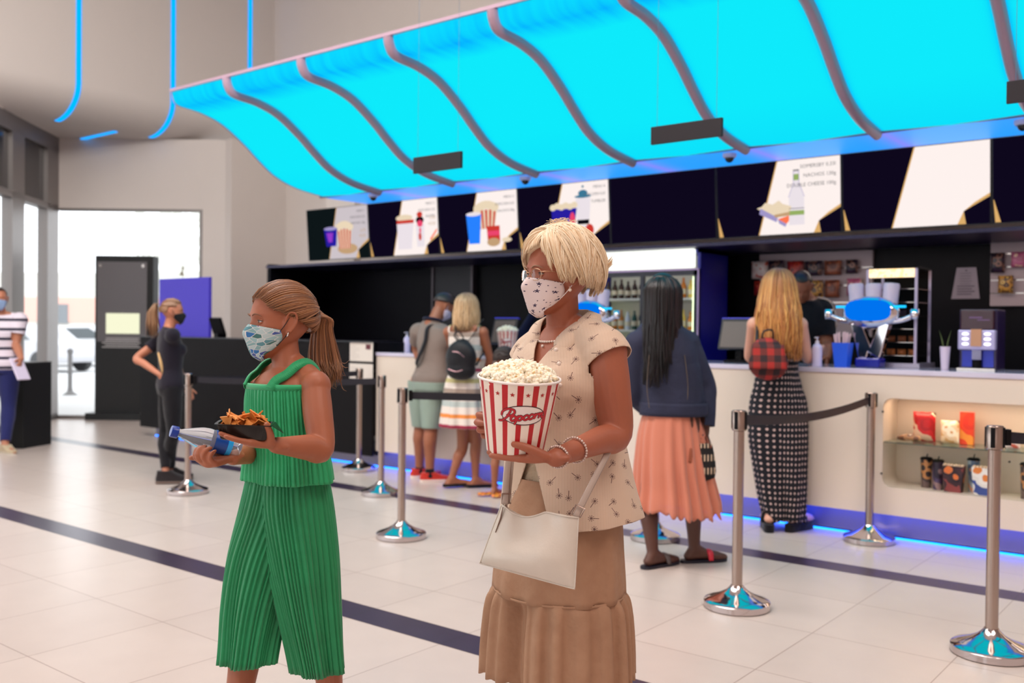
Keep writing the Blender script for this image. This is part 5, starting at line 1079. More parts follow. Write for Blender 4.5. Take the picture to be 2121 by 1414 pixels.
def shoe_geo(ank, f, s, h=.10, sole=.022, top=.09, open_=False):
    f = unit([f[0], f[1], 0]); r = np.array([f[1], -f[0], 0]); B = basis(r, f, UP3); z0 = ank[2]-.083*s; o = np.array([ank[0], ank[1], z0])-f*.0; prof = [(-.088, .006), (-.082, .020), (-.068, .030), (-.045, .034), (-.02, .037), (.01, .037), (.05, .040), (.09, .045), (.13, .0475), (.16, .045), (.185, .037), (.201, .026), (.210, .014), (.213, .004)]
    def outl(k, dz): L = [(w*k, y) for y, w in prof]; Rr = [(-w*k, y) for y, w in prof[::-1]]; return [o+B@np.array([x*s, y*s*(1), dz]) for x, y in L+Rr]
    g = G(); g.loft([outl(1.0, 0), outl(1.05, .006), outl(1.04, sole)]); so = g
    g = G(); rr = []
    for dz, k, back in ((sole, 1.0, 0), (sole+.014*s, 1.01, 0), (sole+.026*s, .97, .02), (sole+(top-sole)*.42*s, .98, .16), (sole+(top-sole)*.62*s, 1.0, .42), (sole+(top-sole)*.82*s, 1.05, .62), (top*s, 1.06, .70)):
        L = [(w*k, y-(max(0, y)*back)-min(0, y)*back*.2) for y, w in prof]; Rr = [(-x, y) for x, y in L[::-1]]; rr.append([o+B@np.array([x*s, y*s, dz]) for x, y in L+Rr])
    g.loft(rr); return so, g
def add_shoes(b, parent, up, so, top=.10, name='shoe', sole=.022):
    for k in (1, -1):
        a, c = shoe_geo(b.an[k], b.ff[k], b.s, sole=sole, top=top); o = obj(name, c, up, parent, smooth=60); obj('sole', a, so, o, smooth=60)
def mask_piece(b, parent, m, s=None, cloth=True, loops=(30, 28, 30), name='face_mask'):
    """fabric mask over nose, mouth and chin"""
    R = frame(b.ah, b.hp, b.hr); s = s or b.hs; C = b.head; nz, nx = 19, 33; V = []; UV = []
    zs = np.array([p[0] for p in HP])[::-1]; W_ = np.array([p[1] for p in HP])[::-1]; Ff = np.array([p[2] for p in HP])[::-1]; Bb = np.array([p[3] for p in HP])[::-1]
    for j in range(nz):
        v = j/(nz-1)
        for i in range(nx):
            u = i/(nx-1)*2-1; au = abs(u)
            zt = -.008-.016*au**1.3; zb_ = -.124+.036*au**2.6; z = zt+(zb_-zt)*v; z -= .0*au
            pm = 1.26+.26*math.sin(PI*min(1, v*.75+.1))+.10*v; phi = u*pm; w, f, bk_ = np.interp(z, zs, W_), np.interp(max(z, -.104), zs, Ff), np.interp(max(z, -.104), zs, Bb); w = max(w, .040); cy, dy = (f+bk_)/2, (f-bk_)/2; e = 2.25
            x = (w+.004)*math.copysign(abs(math.sin(phi))**(2/e), u); y = cy+(dy+.005)*max(0., math.cos(phi))**(2/e)*1.0+(0 if math.cos(phi) > 0 else (dy+.005)*math.cos(phi))
            rid = math.exp(-(x/.017)**2); y += rid*(.021*math.exp(-((v-.20)/.20)**2)+.009*math.exp(-((v-.5)/.25)**2))+.004*math.exp(-(x/.04)**2)*math.sin(PI*v)
            if z < -.108: y -= (-.108-z)*1.6
            V.append(C+R@(np.array([x, y, z])*s)); UV.append((i/(nx-1), 1-v))
    F = [(j*nx+i, j*nx+i+1, (j+1)*nx+i+1, (j+1)*nx+i) for j in range(nz-1) for i in range(nx-1)]; g = G(); g.add(V, F, [[UV[q] for q in f] for f in F]); o = obj(name, g, m, parent, smooth=True, solid=.0025*s)
    V = np.array(V); lm = mat('ear loop %d' % loops[0], loops, .6)
    for k, col in ((-1, 0), (1, nx-1)):
        for j, z_ in ((1, .014), (nz-5, -.030)):
            e = C+R@(np.array([k*.083, -.004, z_])*s); p = V[j*nx+col]; mid = (e+p)/2+R@np.array([k*.004, 0, 0]); g = G(); g.tube([p, mid, e], .0013*s, 6, sub=4); obj('ear_loop', g, lm, o)
    return o
# ================================================================ PEOPLE IN THE BACKGROUND
def base(px, py): return PZ(px, py)[:2]
def dep(x, y): return float(CF@np.array([x, y, -CH]))
SK1 = skin_mat('warm skin', (186, 120, 92)); SK2 = skin_mat('tanned skin', (156, 94, 66)); SK3 = skin_mat('pale pink skin', (226, 168, 144)); SK4 = skin_mat('deep brown skin', (88, 52, 40)); SK5 = skin_mat('girl skin', (166, 98, 69)); SK6 = skin_mat('sun-tanned mature skin', (162, 92, 66))
HB = hair_mat('blonde highlights', (120, 82, 55), (205, 165, 120), (235, 205, 165), (130, 96, 74)); HR = hair_mat('golden red hair', (150, 84, 50), (205, 138, 72), (228, 172, 100), (92, 56, 48)); HD = hair_mat('black braids', (8, 6, 8), (13, 9, 11), (30, 12, 18)); HBR = hair_mat('dark brown hair', (30, 20, 18), (44, 28, 24), (60, 40, 32)); HLB = hair_mat('light brown hair', (96, 62, 44), (140, 98, 70), (180, 140, 105))
blk = fabric('black cloth', (20, 17, 24)); blk2 = fabric('black trousers', (17, 14, 20), wrinkle=.7)
def person(lab, x, y, grp=None): return thing('person', lab, 'person', (x, y, 0.))
def setp(b, **k):
    for n_, v in k.items(): setattr(b, n_, v)
# ---- staff woman in black, left
x, y = base(352, 1000); D = dep(x, y)
b = std_body(x, y, 1.63, -62, -78, hw=.93); t = person('person in black polo and trousers with a brown ponytail and black mask, hand on hip', x, y)
b.el[-1] = PD(283, 742, D+.0); b.wr[-1] = PD(330, 775, D-.12); b.kn[-1] = b.kn[-1]+vw(-.04, 0, 0); b.an[-1] = PD(343, 985, D-.05); b.an[1] = PD(352, 985, D+.13); b.an[-1][2] = b.an[1][2] = .085; b.ff = {-1: fdir(-75), 1: fdir(-60)}
b.el[1] = PD(372, 770, D+.2); b.wr[1] = PD(385, 800, D+.1)
make_body(b, t, SK1, hands={-1: dict(w=b.wr[-1], d=vw(.5, -.7, -.1), n=vw(.2, 0, 1), t=vw(1, .5, 0), s=.9, curl=(8, 8, 10, 10), spread=.15)})
wrap('polo_shirt', shirt_geo(b, .012, .62, -.02), fabric('black polo', (24, 18, 32)), t, solid=.003)
wrap('trousers', trouser_geo(b, .008, 1.86, wz=.03), blk2, t, solid=.003)
g = G(); R = frame(b.a); 
for k in (-1,): g.tube([b.sh[k]*.45+b.neck*.55+UP3*.055, b.sh[k]+UP3*.072-rdir(b.a)*.01*k, b.sh[k]*.55+b.el[k]*.45-vw(.055, -.02, 0)], [.018, .02, .014], 8, flat=.25, sub=4)
obj('shoulder_stripe', g, mat('yellow shirt stripe', (215, 175, 120), .7), t, smooth=True)
p_ = PD(332, 742, D-.10); g = G(); g.tube([PD(330, 730, D-.11), PD(335, 750, D-.125), PD(338, 775, D-.125)], [.02, .026, .012], 8, flat=.3, sub=3); obj('side_panel', g, mat('yellow shirt stripe', (215, 175, 120), .7), t, smooth=True)
add_shoes(b, t, fabric('dark trainers', (40, 34, 36)), mat('grey sole', (110, 92, 84), .7), .115)
mask_piece(b, t, fabric('black mask', (22, 20, 24)))
rd = random.Random(4); R = frame(b.ah, b.hp, b.hr); sc = Scalp(b.head, R, b.hs, .003); g = G(); cap_geo(g, sc, lambda ph: .95 if math.cos(ph) > .5 else (1.25 if math.cos(ph) > -.3 else 1.75), .003); tie = sc.p(1.15, PI, .012)
for i in range(260):
    ph = rd.uniform(-PI, PI); th = .9 if math.cos(ph) > .5 else (1.25 if math.cos(ph) > -.3 else 1.8); d0 = unit(np.array([-math.sin(th)*math.sin(ph), math.sin(th)*math.cos(ph), math.cos(th)])); d1 = unit([0, -math.sin(1.15), math.cos(1.15)]); lock(g, [sc.pd(d0*(1-q)+d1*q+1e-4, .004+.004*math.sin(PI*q)) for q in np.linspace(0, 1, 8)], .005, rd)
obj('hair', g, HLB, t, smooth=True)
g = G()
for i in range(150): 
    a = rd.gauss(0, .018); c_ = rd.gauss(0, .018); e = rd.uniform(.20, .30); lock(g, [tie, tie+vw(-.035+a*.3, .01, c_), tie+vw(-.065+a, -.07, c_), tie+vw(-.06+a*1.3, -.16, c_), tie+vw(-.055+a*1.4, -e, c_*1.2)], .004, rd)
obj('ponytail', g, HLB, t, smooth=True)
# ---- man at the far left, in a striped T-shirt
x, y = PZ(-2, 934)[:2]; D = dep(x, y)
b = std_body(x, y, 1.79, -168, -150, fem=False, hw=.98); t = person('person in striped white T-shirt, jeans and pale blue mask, cut by the left edge', x, y)
b.el[-1] = b.el[-1]; k_ = 1 if rdir(b.a)@FR3 > 0 else -1
b.sh[k_] = b.sh[k_]+vw(.0, 0, 0); b.el[k_] = PD(33, 712, D-.02); b.wr[k_] = PD(44, 742, D-.18); b.an[k_] = PD(10, 922, D-.15); b.an[k_][2] = .085; b.ff[k_] = vw(.8, 0, -.6)
make_body(b, t, SK1, hands={k_: dict(w=b.wr[k_], d=vw(.15, -.6, -.5), n=vw(-1, 0, 0), t=vw(0, .2, -1), s=1., curl=(50, 50, 50, 50))})
ts = NT('navy striped tee'); zz = ts.sep(ts.obj())[2]; ts.col(ts.mix(ts.math('GREATER_THAN', ts.math('FRACT', ts.math('MULTIPLY', zz, 9.6)), .70), (226, 214, 226), (30, 26, 52))); ts.rough(.85)
wrap('t_shirt', shirt_geo(b, .014, .62, -.05), ts.m, t, solid=.003); wrap('jeans', trouser_geo(b, .012, 1.9), fabric('blue jeans', (34, 38, 92)), t, solid=.003)
add_shoes(b, t, fabric('beige shoes', (190, 170, 140)), mat('pale sole', (200, 190, 175), .7), .09); mask_piece(b, t, fabric('pale blue mask', (150, 175, 215)))
rd = random.Random(9); R = frame(b.ah); sc = Scalp(b.head, R, b.hs, .002); g = G(); cap_geo(g, sc, lambda ph: .85 if math.cos(ph) > .5 else (1.2 if math.cos(ph) > -.3 else 1.75), .006); obj('hair', g, HBR, t, smooth=True)
p = b.wr[k_]+vw(.05, -.05, -.06); g = G(); g.box(p+vw(-.03, -.06, -.01), (.02, .16, .26), frame(160)@roty(.5)); solo('paper_bundle', g, mat('white paper', (225, 212, 235), .6), 'white folded papers held by the person in the striped T-shirt', 'papers', bevel=.004)
# ---- man in grey polo at the counter
x, y = base(895, 997); D = dep(x, y); x -= .0
b = std_body(x, y, 1.74, -38, -62, lean=9, fem=False, hw=.98); t = person('person in grey polo shirt and mint shorts with red shoes, head bowed at the counter', x, y)
b.head = PD(920, 634, D+.12); b.hp = 42; b.neck = PD(897, 668, D+.05); b.T[-2] = (b.neck-UP3*.02, .085*1.1, .062*1.1); b.T[-1] = (b.neck+UP3*.005, .056, .056)
b.el[1] = PD(925, 752, D+.10); b.wr[1] = PD(955, 775, D+.20); b.el[-1] = PD(862, 760, D+.3); b.wr[-1] = PD(915, 765, D+.42)
b.sh[1] = PD(915, 690, D+.0); b.sh[-1] = PD(868, 688, D+.18)
b.an[1] = PD(890, 985, D-.02); b.an[-1] = PD(869, 972, D+.22); b.an[1][2] = b.an[-1][2] = .085; b.kn[1] = PD(893, 885, D+.0); b.kn[-1] = PD(872, 880, D+.18); b.hip[1] = PD(898, 790, D+.02); b.hip[-1] = PD(872, 790, D+.12); b.ff = {1: fdir(-75), -1: fdir(-62)}; b.leg = b.leg*1.02
keep_off(b); make_body(b, t, SK2); wrap('polo_shirt', shirt_geo(b, .018, .68, -.06), fabric('grey melange polo', (128, 112, 104)), t, solid=.003)
g = G(); R = frame(b.a); g.tube([b.neck+R@np.array([.080*math.cos(q), .072*math.sin(q)-.004, .022+.020*math.sin(q)*-1]) for q in np.linspace(0, 2*PI, 22)], .020, 8, flat=.6); obj('collar', g, fabric('navy collar', (18, 20, 52)), t, smooth=True)
for k in (1,): 
    p = b.sh[k]+(b.el[k]-b.sh[k])*.64; d_ = unit(b.el[k]-b.sh[k]); u_ = unit(np.cross(d_, UP3)); v_ = np.cross(d_, u_); g = G(); g.tube([p+(u_*math.cos(q)+v_*math.sin(q))*.064 for q in np.linspace(0, 2*PI, 20)], .008, 6); obj('sleeve_trim', g, fabric('navy collar', (18, 20, 52)), t, smooth=True)
wrap('shorts', trouser_geo(b, .022, 1.02, wz=-.01), fabric('mint shorts', (142, 158, 146)), t, solid=.003)
for k in (1, -1): g = G(); g.limb([b.an[k]+UP3*.035, b.an[k]-UP3*.03], [.040, .044], 14); obj('sock', g, blk, t, smooth=True)
add_shoes(b, t, fabric('red shoes', (196, 52, 42)), mat('white sole', (225, 205, 195), .7), .085, sole=.026)
rd = random.Random(12); R = frame(b.ah, b.hp); sc = Scalp(b.head, R, b.hs, .002); g = G(); cap_geo(g, sc, lambda ph: .95 if math.cos(ph) > .5 else (1.25+(.5-math.cos(ph))*.5), .006); obj('hair', g, HBR, t, smooth=True); mask_piece(b, t, fabric('white mask', (215, 205, 225)), loops=(220, 210, 230))
g = G(); c0 = b.che; f_, r_ = fdir(b.a), rdir(b.a)
pts = [b.sh[1]*.62+b.neck*.38+UP3*.062, b.sh[1]*.45+b.neck*.55-f_*.125+UP3*.0, b.che-f_*.165+r_*.0, b.wai-f_*.155-r_*.085, b.wai-r_*.175+f_*.0-UP3*.0, b.che-r_*.10+f_*.145, b.sh[1]*.5+b.neck*.5+f_*.11, b.sh[1]*.62+b.neck*.38+UP3*.062]
g.tube(pts, .022, 6, sub=5, flat=.2); tag(obj('shoulder_strap', g, blk, None, smooth=True), 'black bag strap across the back of the man in the grey polo', 'bag strap')
# ---- blonde woman in striped dress
x, y = base(962, 1010); D = dep(x, y)
b = std_body(x, y, 1.70, -22, -30, hw=.9); t = person('person with straight blonde hair in a striped white summer dress and black flats', x, y)
b.an[-1] = PD(935, 993, D-.02); b.an[1] = PD(985, 990, D+.02); b.an[1][2] = .075; b.an[-1][2] = .085; b.kn[-1] = PD(958, 925, D+.06); b.kn[1] = PD(986, 910, D+.05); b.hip[-1] = PD(963, 800, D); b.hip[1] = PD(985, 800, D); b.ff = {1: fdir(-68), -1: fdir(-60)}
b.el[1] = PD(1014, 742, D-.02); b.wr[1] = PD(1032, 782, D+.2); b.el[-1] = PD(945, 745, D+.25); b.wr[-1] = PD(960, 745, D+.4)
keep_off(b); make_body(b, t, SK2)
sd = NT('striped summer dress'); zz = sd.sep(sd.obj())[2]
sd.col(sd.ramp(sd.math('FRACT', sd.math('SUBTRACT', sd.math('MULTIPLY', zz, 2.05), .058)), [(0, (228, 214, 204)), (.04, (180, 52, 84)), (.10, (228, 214, 204)), (.22, (232, 140, 66)), (.29, (228, 214, 204)), (.42, (182, 190, 186)), (.52, (228, 214, 204)), (.66, (160, 140, 128)), (.74, (228, 214, 204)), (.84, (196, 182, 128)), (.92, (228, 214, 204))], 'CONSTANT')); sd.rough(.85)
def cutdress(b):
    g = G(); torso_geo(g, b, .012); V, F = bake(g, .009, 5); return cut(V, F, [(b.neck-UP3*.045, UP3-fdir(b.a)*.12, .14), (b.wai-UP3*.03, -UP3, .35), (b.sh[1]-rdir(b.a)*.018, rdir(b.a), .12), (b.sh[-1]+rdir(b.a)*.018, -rdir(b.a), .12)])
wrap('dress_top', cutdress(b), sd.m, t, solid=.003)
wz = b.wai[2]; c_ = lambda z: np.array([b.pel[0], b.pel[1], z])
skirt('dress_skirt', t, sd.m, [(c_(wz-.01), .142, .115, b.a, .1), (c_(wz-.15), .185, .15, b.a, .6), (c_(wz-.32), .205, .17, b.a, .9), (c_(.535), .232, .19, b.a, 1)], 11, .085, seed=5)
for k in (1, -1):
    a_, c2 = shoe_geo(b.an[k], b.ff[k], b.s*.93, sole=.008, top=.035); obj('ballet_flat', c2, blk, t, smooth=60)
falling_hair('hair', b, t, HB, b.neck[2]-.03, n=520, seed=3, phr=(35, 325), spread=1.12, tip=.02, puff=.010)
# her black backpack
bp = thing('backpack', 'small black drawstring backpack worn over the striped dress', 'backpack', tuple(PD(955, 790, D-.2)))
C0 = PD(955, 742, D-.20); g = G(); g.ell(C0+vw(0, -.0, 0), (.145, .075, .16), frame(b.a), 24, 16); g.ell(C0+vw(.01, .10, .02), (.085, .06, .07), frame(b.a), 20, 12); g.ell(C0+vw(.0, -.10, 0), (.14, .075, .09), frame(b.a), 20, 12); wrap('bag_body', bake(g, .01, 6), fabric('black nylon', (13, 11, 18), .5), bp)
g = G(); g.tube([C0-fdir(b.a)*.078+vw(-.04, .06, 0), C0-fdir(b.a)*.088+vw(.02, .05, -.01), C0-fdir(b.a)*.08+vw(.085, -.01, 0)], .004, 6, sub=4); g.tube([C0-fdir(b.a)*.07+vw(-.08, -.09, 0), C0-fdir(b.a)*.085+vw(0, -.11, -.01), C0-fdir(b.a)*.07+vw(.08, -.08, 0)], .004, 6, sub=4)
for nm_ in ('zip',): obj('zip', g, mat('pinkish metal zip', (170, 130, 135), .3, .6), bp)
for pts in ([C0+vw(-.01, .14, .03), PD(944, 690, D-.16), PD(945, 668, D-.07), PD(948, 660, D+.02)], [C0+vw(.02, .14, .03), PD(975, 700, D-.17), PD(995, 668, D-.10), PD(1000, 662, D)], [C0+vw(.13, -.06, .04), PD(995, 740, D-.12), PD(1006, 722, D-.02)]):
    g = G(); g.tube(pts, .013, 8, sub=5, flat=.3); obj('strap', g, blk, bp, smooth=True)
g = G(); g.tube([C0+vw(-.03, .15, 0), C0+vw(-.06, .20, -.02), C0+vw(-.02, .23, -.02), C0+vw(.02, .17, -.02), C0+vw(-.01, .13, -.02)], .006, 6, sub=5); obj('drawstring', g, blk, bp)
# ---- child
x, y = base(1040, 1028); D = dep(x, y)
b = std_body(x, y, 1.22, -30, -60, fem=False, hw=.85); b.hs = .83; b.head = PD(1047, 745, D); t = person('child with short dark curly hair, mostly hidden behind the popcorn bucket, in patterned sandals', x, y)
b.neck = b.head-UP3*.125; dz = b.neck-UP3*0; make_body(b, t, SK2); wrap('t_shirt', shirt_geo(b, .012, .6, -.04), fabric('dark tee', (60, 50, 60)), t, solid=.003); wrap('shorts', trouser_geo(b, .014, 1.0), fabric('dark shorts', (50, 46, 60)), t, solid=.003)
rd = random.Random(7); R = frame(b.ah); sc = Scalp(b.head, R, b.hs, .002); g = G()
for i in range(420): ph = rd.uniform(-PI, PI); th = rd.uniform(0, 1.05 if math.cos(ph) > .4 else 1.75); g.ell(sc.p(th, ph, .010), .011, None, 6, 4)
cap_geo(g, sc, lambda ph: 1. if math.cos(ph) > .4 else 1.75, .012); obj('hair', g, HBR, t, smooth=True)
sp = patch('patterned sandal', [(230, 170, 60), (170, 50, 40), (60, 40, 30), (240, 120, 60)], 40)
for k in (1, -1): a_, c2 = shoe_geo(b.an[k], vw(-1, 0, -.3), b.s*.95, sole=.012, top=.05); obj('sandal', c2, sp, t, smooth=60); b.ff[k] = vw(-1, 0, -.3)
# ---- woman with braids and denim jacket
x, y = base(1405, 1165); D = dep(x, y)
b = std_body(x, y, 1.72, -14, -38, hw=1.0); t = person('person with long black braids, denim jacket and peach skirt, seen from behind', x, y)
b.head = PD(1375, 617, D-.02); b.neck = PD(1368, 665, D-.0); b.an[-1] = PD(1352, 1165, D-.12); b.an[1] = PD(1438, 1142, D+.02); b.an[-1][2] = b.an[1][2] = .083; b.kn[-1] = PD(1342, 1040, D-.05); b.kn[1] = PD(1435, 1030, D+.03); b.hip[-1] = PD(1365, 890, D); b.hip[1] = PD(1422, 890, D); b.ff = {1: vw(.98, 0, .25), -1: vw(.72, 0, .55)}
b.pel = PD(1393, 885, D); b.wai = PD(1388, 800, D); b.che = PD(1382, 740, D); q = 1.0
f_ = fdir(b.a); b.T = [(b.pel-UP3*.08, .155, .12), (b.pel, .178, .135), ((b.pel+b.wai)/2, .165, .12), (b.wai, .140, .105), ((b.wai+b.che)/2, .150, .108), (b.che, .165, .115), (b.che*.4+b.neck*.6, .15, .09), (b.neck-UP3*.008, .085, .062), (b.neck+UP3*.012, .052, .052)]
b.sh = {-1: PD(1322, 712, D), 1: PD(1422, 712, D)}; b.el = {-1: PD(1312, 812, D+.05), 1: PD(1460, 800, D+.03)}; b.wr = {-1: PD(1345, 850, D+.25), 1: PD(1461, 896, D-.02)}
make_body(b, t, SK4, hands={1: dict(w=b.wr[1], d=vw(.3, -1, -.05), n=vw(-1, 0, 0), t=vw(0, 0, 1), s=.95, curl=(30, 35, 40, 45)), -1: 'd'})
def segd(c, a0, a1): dd = a1-a0; q_ = np.clip((c-a0)@dd/(dd@dd), 0, 1.1); return np.linalg.norm(c-a0-dd*q_)
dn = NT('dark denim'); nz = dn.noise(dn.obj(), 7., 5.); dn.col(dn.mix(nz, (22, 24, 44), (44, 48, 76))); dn.rough(.85); dn.bump(dn.noise(dn.obj(), 12., 4.), .6, .02)
jg = lambda g: [g.limb([b.sh[k], b.sh[k]*.5+b.el[k]*.5, b.el[k], b.el[k]*.5+b.wr[k]*.5, b.wr[k]+UP3*.01], [.074, .068, .062, .056, .052], 16, sub=4) for k in (1, -1)]+[g.loft([sring(p, a_, d_, frame(b.a)) for p, a_, d_ in ((PD(1395, 872, D), .20, .15), (PD(1392, 820, D), .188, .145), (PD(1385, 760, D), .190, .140), (PD(1375, 705, D), .165, .115))])]
wrap('denim_jacket', shirt_geo(b, .022, 1.0, 0.075, extra=jg, sl={1: 1.9, -1: 1.9}, voxel=.010, neck=.05, it=5, hemr=.27, keep=lambda c: segd(c, b.el[1], b.wr[1]) < .085 or segd(c, b.sh[1], b.el[1]) < .08), dn.m, t, solid=.005)
g = G(); g.loft([sring(PD(1395, yy, D), .203, .153, frame(b.a)) for yy in (832, 838, 852, 858)], (False, False)); obj('jacket_waistband', g, dn.m, t, smooth=True, solid=.006)
g = G(); p = PD(1379, 708, D-.155); g.tube([PD(1345, 735, D-.15), PD(1340, 800, D-.15), PD(1345, 845, D-.15)], .0025, 5, sub=3); g.tube([PD(1418, 735, D-.15), PD(1425, 800, D-.15), PD(1422, 845, D-.15)], .0025, 5, sub=3); obj('seam_stitching', g, mat('tan stitching', (95, 82, 74), .8), t)
pk = NT('peach chiffon skirt'); zz = pk.sep(pk.obj())[2]; pk.col((204, 122, 96)); pk.rough(.7); pk.b.inputs['Sheen Weight'].default_value = .3; pk.b.inputs['Alpha'].default_value = .93; pk.b.inputs['Subsurface Weight'].default_value = .0
c_ = lambda px, py: PD(px, py, D)
skirt('pleated_skirt', t, pk.m, [(c_(1390, 845), .165, .135, b.a, .15), (c_(1390, 900), .195, .16, b.a, .5), (c_(1392, 960), .215, .19, b.a, .8), (c_(1396, 1010), .235, .21, b.a, .95), (c_(1398, 1052), .258, .235, b.a, 1.0)], 17, .13, seed=8, rag=.05, drop=.05)
g = G()
falling = falling_hair('braids', b, t, HD, 1.16, n=230, r=.0085, seed=11, phr=(75, 300), spread=1.0, tip=.10, puff=.014, wave=.006, body_off=.02, taper=(.7, 1, .9, .35))
rd = random.Random(3); R = frame(b.ah); sc = Scalp(b.head, R, b.hs, .012); g = G()
for i in range(16): ph = rd.uniform(-2.6, .6)-.4; g.ell(sc.p(rd.uniform(.5, .85), PI+ph, .012), .005, None, 6, 4)
obj('hair_beads', g, mat('dark red beads', (120, 30, 30), .4), t); g = G(); g.ell(b.head+R@np.array([0, -.02, .115]), (.06, .065, .035), R, 16, 10); obj('topknot', g, HD, t, smooth=True)
Tt = lambda *q_: b.head+R@(np.array(q_)*b.hs)
g = G(); g.tube([Tt(.078, .0, .008), Tt(.079, .05, .010), Tt(.066, .100, .008)], .0022, 6, sub=3); g.ell(Tt(.036, .103, .0), (.026, .004, .021), R, 16, 10); g.ell(Tt(-.036, .103, .0), (.026, .004, .021), R, 16, 10); g.tube([Tt(.016, .108, .006), Tt(0, .112, .009), Tt(-.016, .108, .006)], .0018, 6); obj('sunglasses', g, mat('blue-black lenses', (30, 30, 90), .08), t, smooth=True)
for k, cm in ((1, (210, 40, 60)), (-1, (90, 80, 80))):
    a_, c2 = shoe_geo(b.an[k], b.ff[k], b.s, sole=.018, top=.03); s_ = obj('sandal_sole', a_, mat('navy black sandal', (18, 16, 34), .5), t, smooth=60); f2 = unit(b.ff[k]); r2 = np.array([f2[1], -f2[0], 0]); o_ = np.array([b.an[k][0], b.an[k][1], 0])+f2*.09
    g = G(); g.tube([o_+r2*.05+UP3*.015, o_+r2*.03+UP3*.062, o_-r2*.02+UP3*.066, o_-r2*.05+UP3*.018], [.016, .02, .02, .016], 8, sub=4, flat=.35); obj('sandal_strap', g, mat('strap %d' % cm[0], cm, .5), t, smooth=True, label='pink-red sandal strap' if k == 1 else None)
# her woven bag
hb = thing('woven_handbag', 'small woven black and cream bag hanging from the hand of the woman in denim', 'handbag', tuple(PD(1452, 993, D-.1)))
wv = NT('woven zigzag'); q3 = wv.sep(wv.obj()); st = wv.math('FRACT', wv.math('MULTIPLY', q3[2], 13.)); vs = wv.math('GREATER_THAN', wv.math('FRACT', wv.math('MULTIPLY', wv.math('ADD', q3[0], wv.math('MULTIPLY', q3[1], .6)), 42.)), .6); wv.col(wv.mix(wv.math('MULTIPLY', wv.math('GREATER_THAN', st, .5), vs), (26, 20, 20), (206, 178, 150))); wv.rough(.9)
g = G(); g.loft([sring(PD(1453, yy, D-.1), w_, w_*.62, frame(10)) for yy, w_ in ((918, .062), (925, .068), (950, .082), (975, .088), (988, .08), (994, .05))]); obj('bag_body', g, wv.m, hb, smooth=50)
for dx in (-.055, .05): g = G(); g.tube([PD(1453, 922, D-.1)+vw(dx, -.01, -.03), PD(1456, 906, D-.05)+vw(dx*.3, 0, -.02), PD(1462, 908, D-.04)+vw(0, 0, 0)], .008, 6, sub=4); obj('handle', g, mat('brown leather strap', (120, 60, 40), .6), hb, smooth=True)
g = G(); g.limb([PD(1431, 930, D-.17), PD(1430, 955, D-.17)], [.008, .014], 8); obj('tassel', g, mat('rust tassel', (150, 80, 55), .9), hb, smooth=True)
# ---- redhead in polka-dot jumpsuit
x, y = base(1622, 1098); D = dep(x, y)
b = std_body(x, y, 1.80, -8, -20, hw=.92); t = person('person with long red-blonde hair in a black polka-dot jumpsuit and platform sandals', x, y)
b.head = PD(1613, 597, D); b.neck = PD(1610, 645, D); b.sh = {-1: PD(1562, 672, D), 1: PD(1658, 672, D)}; b.el = {-1: PD(1552, 738, D+.18), 1: PD(1672, 742, D+.12)}; b.wr = {-1: PD(1590, 745, D+.38), 1: PD(1698, 728, D+.33)}
b.an[-1] = PD(1592, 1072, D-.02); b.an[1] = PD(1645, 1075, D-.02); b.an[1][2] = b.an[-1][2] = .135; b.ff = {-1: fdir(-10), 1: fdir(-50)}; b.pel = PD(1612, 835, D); b.wai = PD(1610, 765, D); b.che = PD(1610, 712, D); b.hip = {-1: PD(1592, 850, D), 1: PD(1630, 850, D)}; b.kn = {-1: PD(1592, 960, D+.02), 1: PD(1638, 960, D+.02)}
b.T = [(b.pel-UP3*.08, .150, .115), (b.pel, .165, .13), ((b.pel+b.wai)/2, .155, .115), (b.wai, .130, .10), ((b.wai+b.che)/2, .140, .10), (b.che, .152, .11), (b.che*.4+b.neck*.6, .14, .085), (b.neck-UP3*.008, .08, .06), (b.neck+UP3*.012, .050, .050)]
keep_off(b); make_body(b, t, SK3)
pd_ = NT('polka dot cloth'); vv = pd_.n('ShaderNodeTexVoronoi', voronoi_dimensions='2D'); vv.feature = 'F1'; vv.inputs['Randomness'].default_value = .1
q3 = pd_.sep(pd_.obj()); rx = pd_.math('ADD', pd_.math('MULTIPLY', q3[0], float(FR3[0])), pd_.math('MULTIPLY', q3[1], float(FR3[1]))); ry = pd_.math('ADD', pd_.math('MULTIPLY', q3[0], float(BK3[0])), pd_.math('MULTIPLY', q3[1], float(BK3[1])))
pd_.L.new(pd_.comb(pd_.math('MULTIPLY', pd_.math('ARCTAN2', pd_.math('ADD', ry, .03), rx), 25*.165), pd_.math('MULTIPLY', q3[2], 25.)), vv.inputs['Vector']); vv.inputs['Scale'].default_value = 1.
pd_.col(pd_.mix(pd_.math('LESS_THAN', vv.outputs['Distance'], .21), (12, 10, 22), (208, 178, 172))); pd_.rough(.85)
def jump():
    g = G(); torso_geo(g, b, .012); V, F = bake(g, .009, 5); return cut(V, F, [(b.che+UP3*.005, UP3-fdir(b.a)*.35, .32), (b.pel-UP3*.0, -UP3, .35)])
wrap('jumpsuit_top', jump(), pd_.m, t, solid=.003)
for k in (-1, 1):
    g = G(); g.tube([b.che+rdir(b.a)*k*.07-fdir(b.a)*.112+UP3*.0, b.che+rdir(b.a)*k*.075-fdir(b.a)*.07+UP3*.10, b.che+rdir(b.a)*k*.072+UP3*.145, b.che+rdir(b.a)*k*.07+fdir(b.a)*.09+UP3*.06], .006, 6, sub=4); obj('shoulder_strap', g, pd_.m, t, smooth=True)
xx = lambda px, py, dd=0.: PD(px, py, D+dd)
